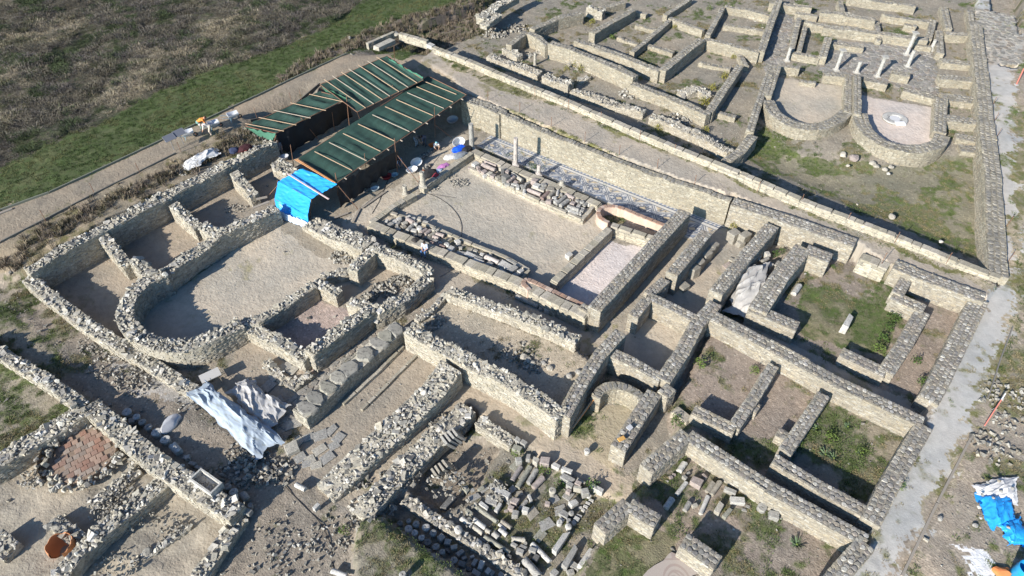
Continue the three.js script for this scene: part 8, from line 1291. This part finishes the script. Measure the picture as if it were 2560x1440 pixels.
[[[11.29,1,-74.92],0.48,1,"green weed bush in the corner of the small far rooms",null],
[[6.8,1,-68.41],0.72,0,"yellow green bush left of the tumbled stones behind the parapet",null],
[[7.29,1,-67.53],0.64,0,"yellow green bush beside the tumbled stones behind the parapet",null],
[[4.85,1,-70.31],0.48,0,"small yellow bush below the long far wall",null],
[[5.7,1,-67.7],0.48,0,"low yellow bush in front of the tumbled stones",null],
[[10.31,1,-66.15],0.48,0,"yellow weed at the foot of the far double wall",null],
[[13.22,1,-65.56],0.4,0,"small weed on the path between two far walls",null],
[[18.83,1,-77.59],0.48,0,"upright yellow weed in the far room corner",null],
[[23.86,1,-82.77],0.56,1,"bright green bush in the far top room",null],
[[18.77,1,-60.61],0.8,0,"large yellow green bush beside the far long wall",null],
[[20.22,1,-63.42],0.64,0,"yellow green bush under the far cross wall",null],
[[22.11,1,-65.98],0.64,0,"yellow green bush against the end of the far cross wall",null],
[[13.67,1,-57.45],0.48,1,"green weed on top of the near rubble line",null],
[[13.65,1,-56.05],0.56,0,"yellow weed below the near rubble line",null],
[[4.08,1,-64.31],0.4,2,"dark green bush in the shade of the parapet",null],
[[23.95,1,-70.21],0.48,0,"thin weed on the far wall top",null],
[[9.36,1,-78.87],0.56,0,"yellow bush behind the far curved wall",null],
[[18,1,-55.71],0.56,0,"bush at the end of the near rubble line",null],
[[20.22,0.6,-39.21],0.48,2,"green bush behind the lawn wall beside the grey sheet",null],
[[20.81,0.6,-39.67],0.4,2,"green weed right of the bush behind the lawn wall",null],
[[24.4,0.6,-29.49],0.64,1,"bright green bush in the lower corner of the lawn",null],
[[25.02,0.6,-30.47],0.56,2,"dark green bush along the lawn wall",null],
[[26.49,0.6,-32.37],0.64,2,"dark green bush at the head of the lawn wall",null],
[[25.8,0.6,-31.44],0.48,2,"dark green weed against the lawn wall",null],
[[24,0.6,-37.65],0.32,2,"tiny green bush near the projecting block",null],
[[26.19,0.6,-26.84],0.56,2,"green bush in the brown strip by the outer wall",null],
[[26.55,0.6,-28.63],0.48,2,"low green bush in the middle of the brown strip",null],
[[0.29,0,-22.24],0.56,1,"yellow green weed among the stones by the central path",null],
[[1.87,0,-21.04],0.56,1,"yellow green weed behind the pink shaft",null],
[[2.76,0,-20.13],0.48,2,"dark green weed beside the large grey slab",null],
[[4.59,0,-19.88],0.64,2,"green bush by the white scroll block",null],
[[12.29,0.6,-28.3],0.64,1,"green bush in the middle of the brown room",null],
[[15.7,0.6,-27.8],0.48,1,"green bush at the right of the brown room",null],
[[9.99,0.6,-23.96],0.56,2,"green bush below the low sill",null],
[[17.77,0.6,-42.55],0.48,0,"yellow weed between the great stones",null],
[[16.97,0.6,-22.41],0.4,2,"dark bush beside the cross wall of the grassy square room",null],
[[18.88,0.6,-22.69],0.56,1,"bright green bush in the grassy square room",null],
[[20.45,0.6,-21.87],0.48,1,"green bush on the right of the grassy square room",null],
[[-9.18,0,-17.24],0.48,1,"green weed at the foot of the hose slope",null],
[[21.28,0.6,-19.06],0.4,1,"small weed at the wall foot beside the white path",null]].forEach(([p, s, c, label, group]) => { const y = Math.max(groundY(p[0], p[2]), p[1] - .25), o = base('weed_bush', [p[0], y, p[2]], label, 'bush', group, rnd() * 6); part('stems', stemShape, mat(.16, .13, .07), o); part('leaves', pick(leafShapes), leafMats[c], o); o.scale.setScalar(s * 1.5); });
const spike = (() => { const P = [], I = []; for (let i = 0; i < 22; i++) { const a = i * 2.4, e = rr(.25, .9), l = rr(.35, .55), o = P.length / 3, dx = Math.cos(a), dz = Math.sin(a); P.push(-dz * .035, 0, dx * .035, dz * .035, 0, -dx * .035, dx * l * Math.cos(e) - dz * .03, l * Math.sin(e) * .8, dz * l * Math.cos(e) + dx * .03, dx * l * 1.5 * Math.cos(e), l * Math.sin(e) * .7, dz * l * 1.5 * Math.cos(e)); I.push(o, o + 1, o + 2, o + 1, o + 3, o + 2); } const g = new THREE.BufferGeometry(); g.setAttribute('position', new THREE.Float32BufferAttribute(P, 3)); g.setIndex(I); g.computeVertexNormals(); return g; })();
[[[18.34,0.6,-21.66],1.3,"pale spiky thistle plant left in the grassy square room"],
[[18.75,0.6,-21.42],1.2,"pale spiky thistle plant beside its twin in the square room"],
[[20.35,0.6,-23.62],0.9,"spiky thistle plant near the upper wall of the square room"],
[[18.36,0.6,-23.44],1,"spiky thistle plant beside the cross wall of the square room"],
[[20.5,0.6,-21.82],1,"spiky thistle plant right of centre in the square room"],
[[15.09,0.6,-16.25],1.3,"large pale thistle plant in the lowest yard"],
[[16.89,0.6,-22.97],0.6,"little thistle plant by the cobbled buttress"]].forEach(([p, s, label]) => { const o = base('thistle_plant', [p[0], groundY(p[0], p[2]), p[2]], label, 'plant', null, rnd() * 6); const l = part('leaves', spike, new THREE.MeshPhysicalMaterial({ color: new THREE.Color().setRGB(.1, .15, .075), roughness: .9, side: THREE.DoubleSide }), o); l.scale.setScalar(s * .62); part('heart', new THREE.SphereGeometry(.07, 8, 6).translate(0, .06, 0), leafMats[1], o); });

renderer.render(scene, camera);
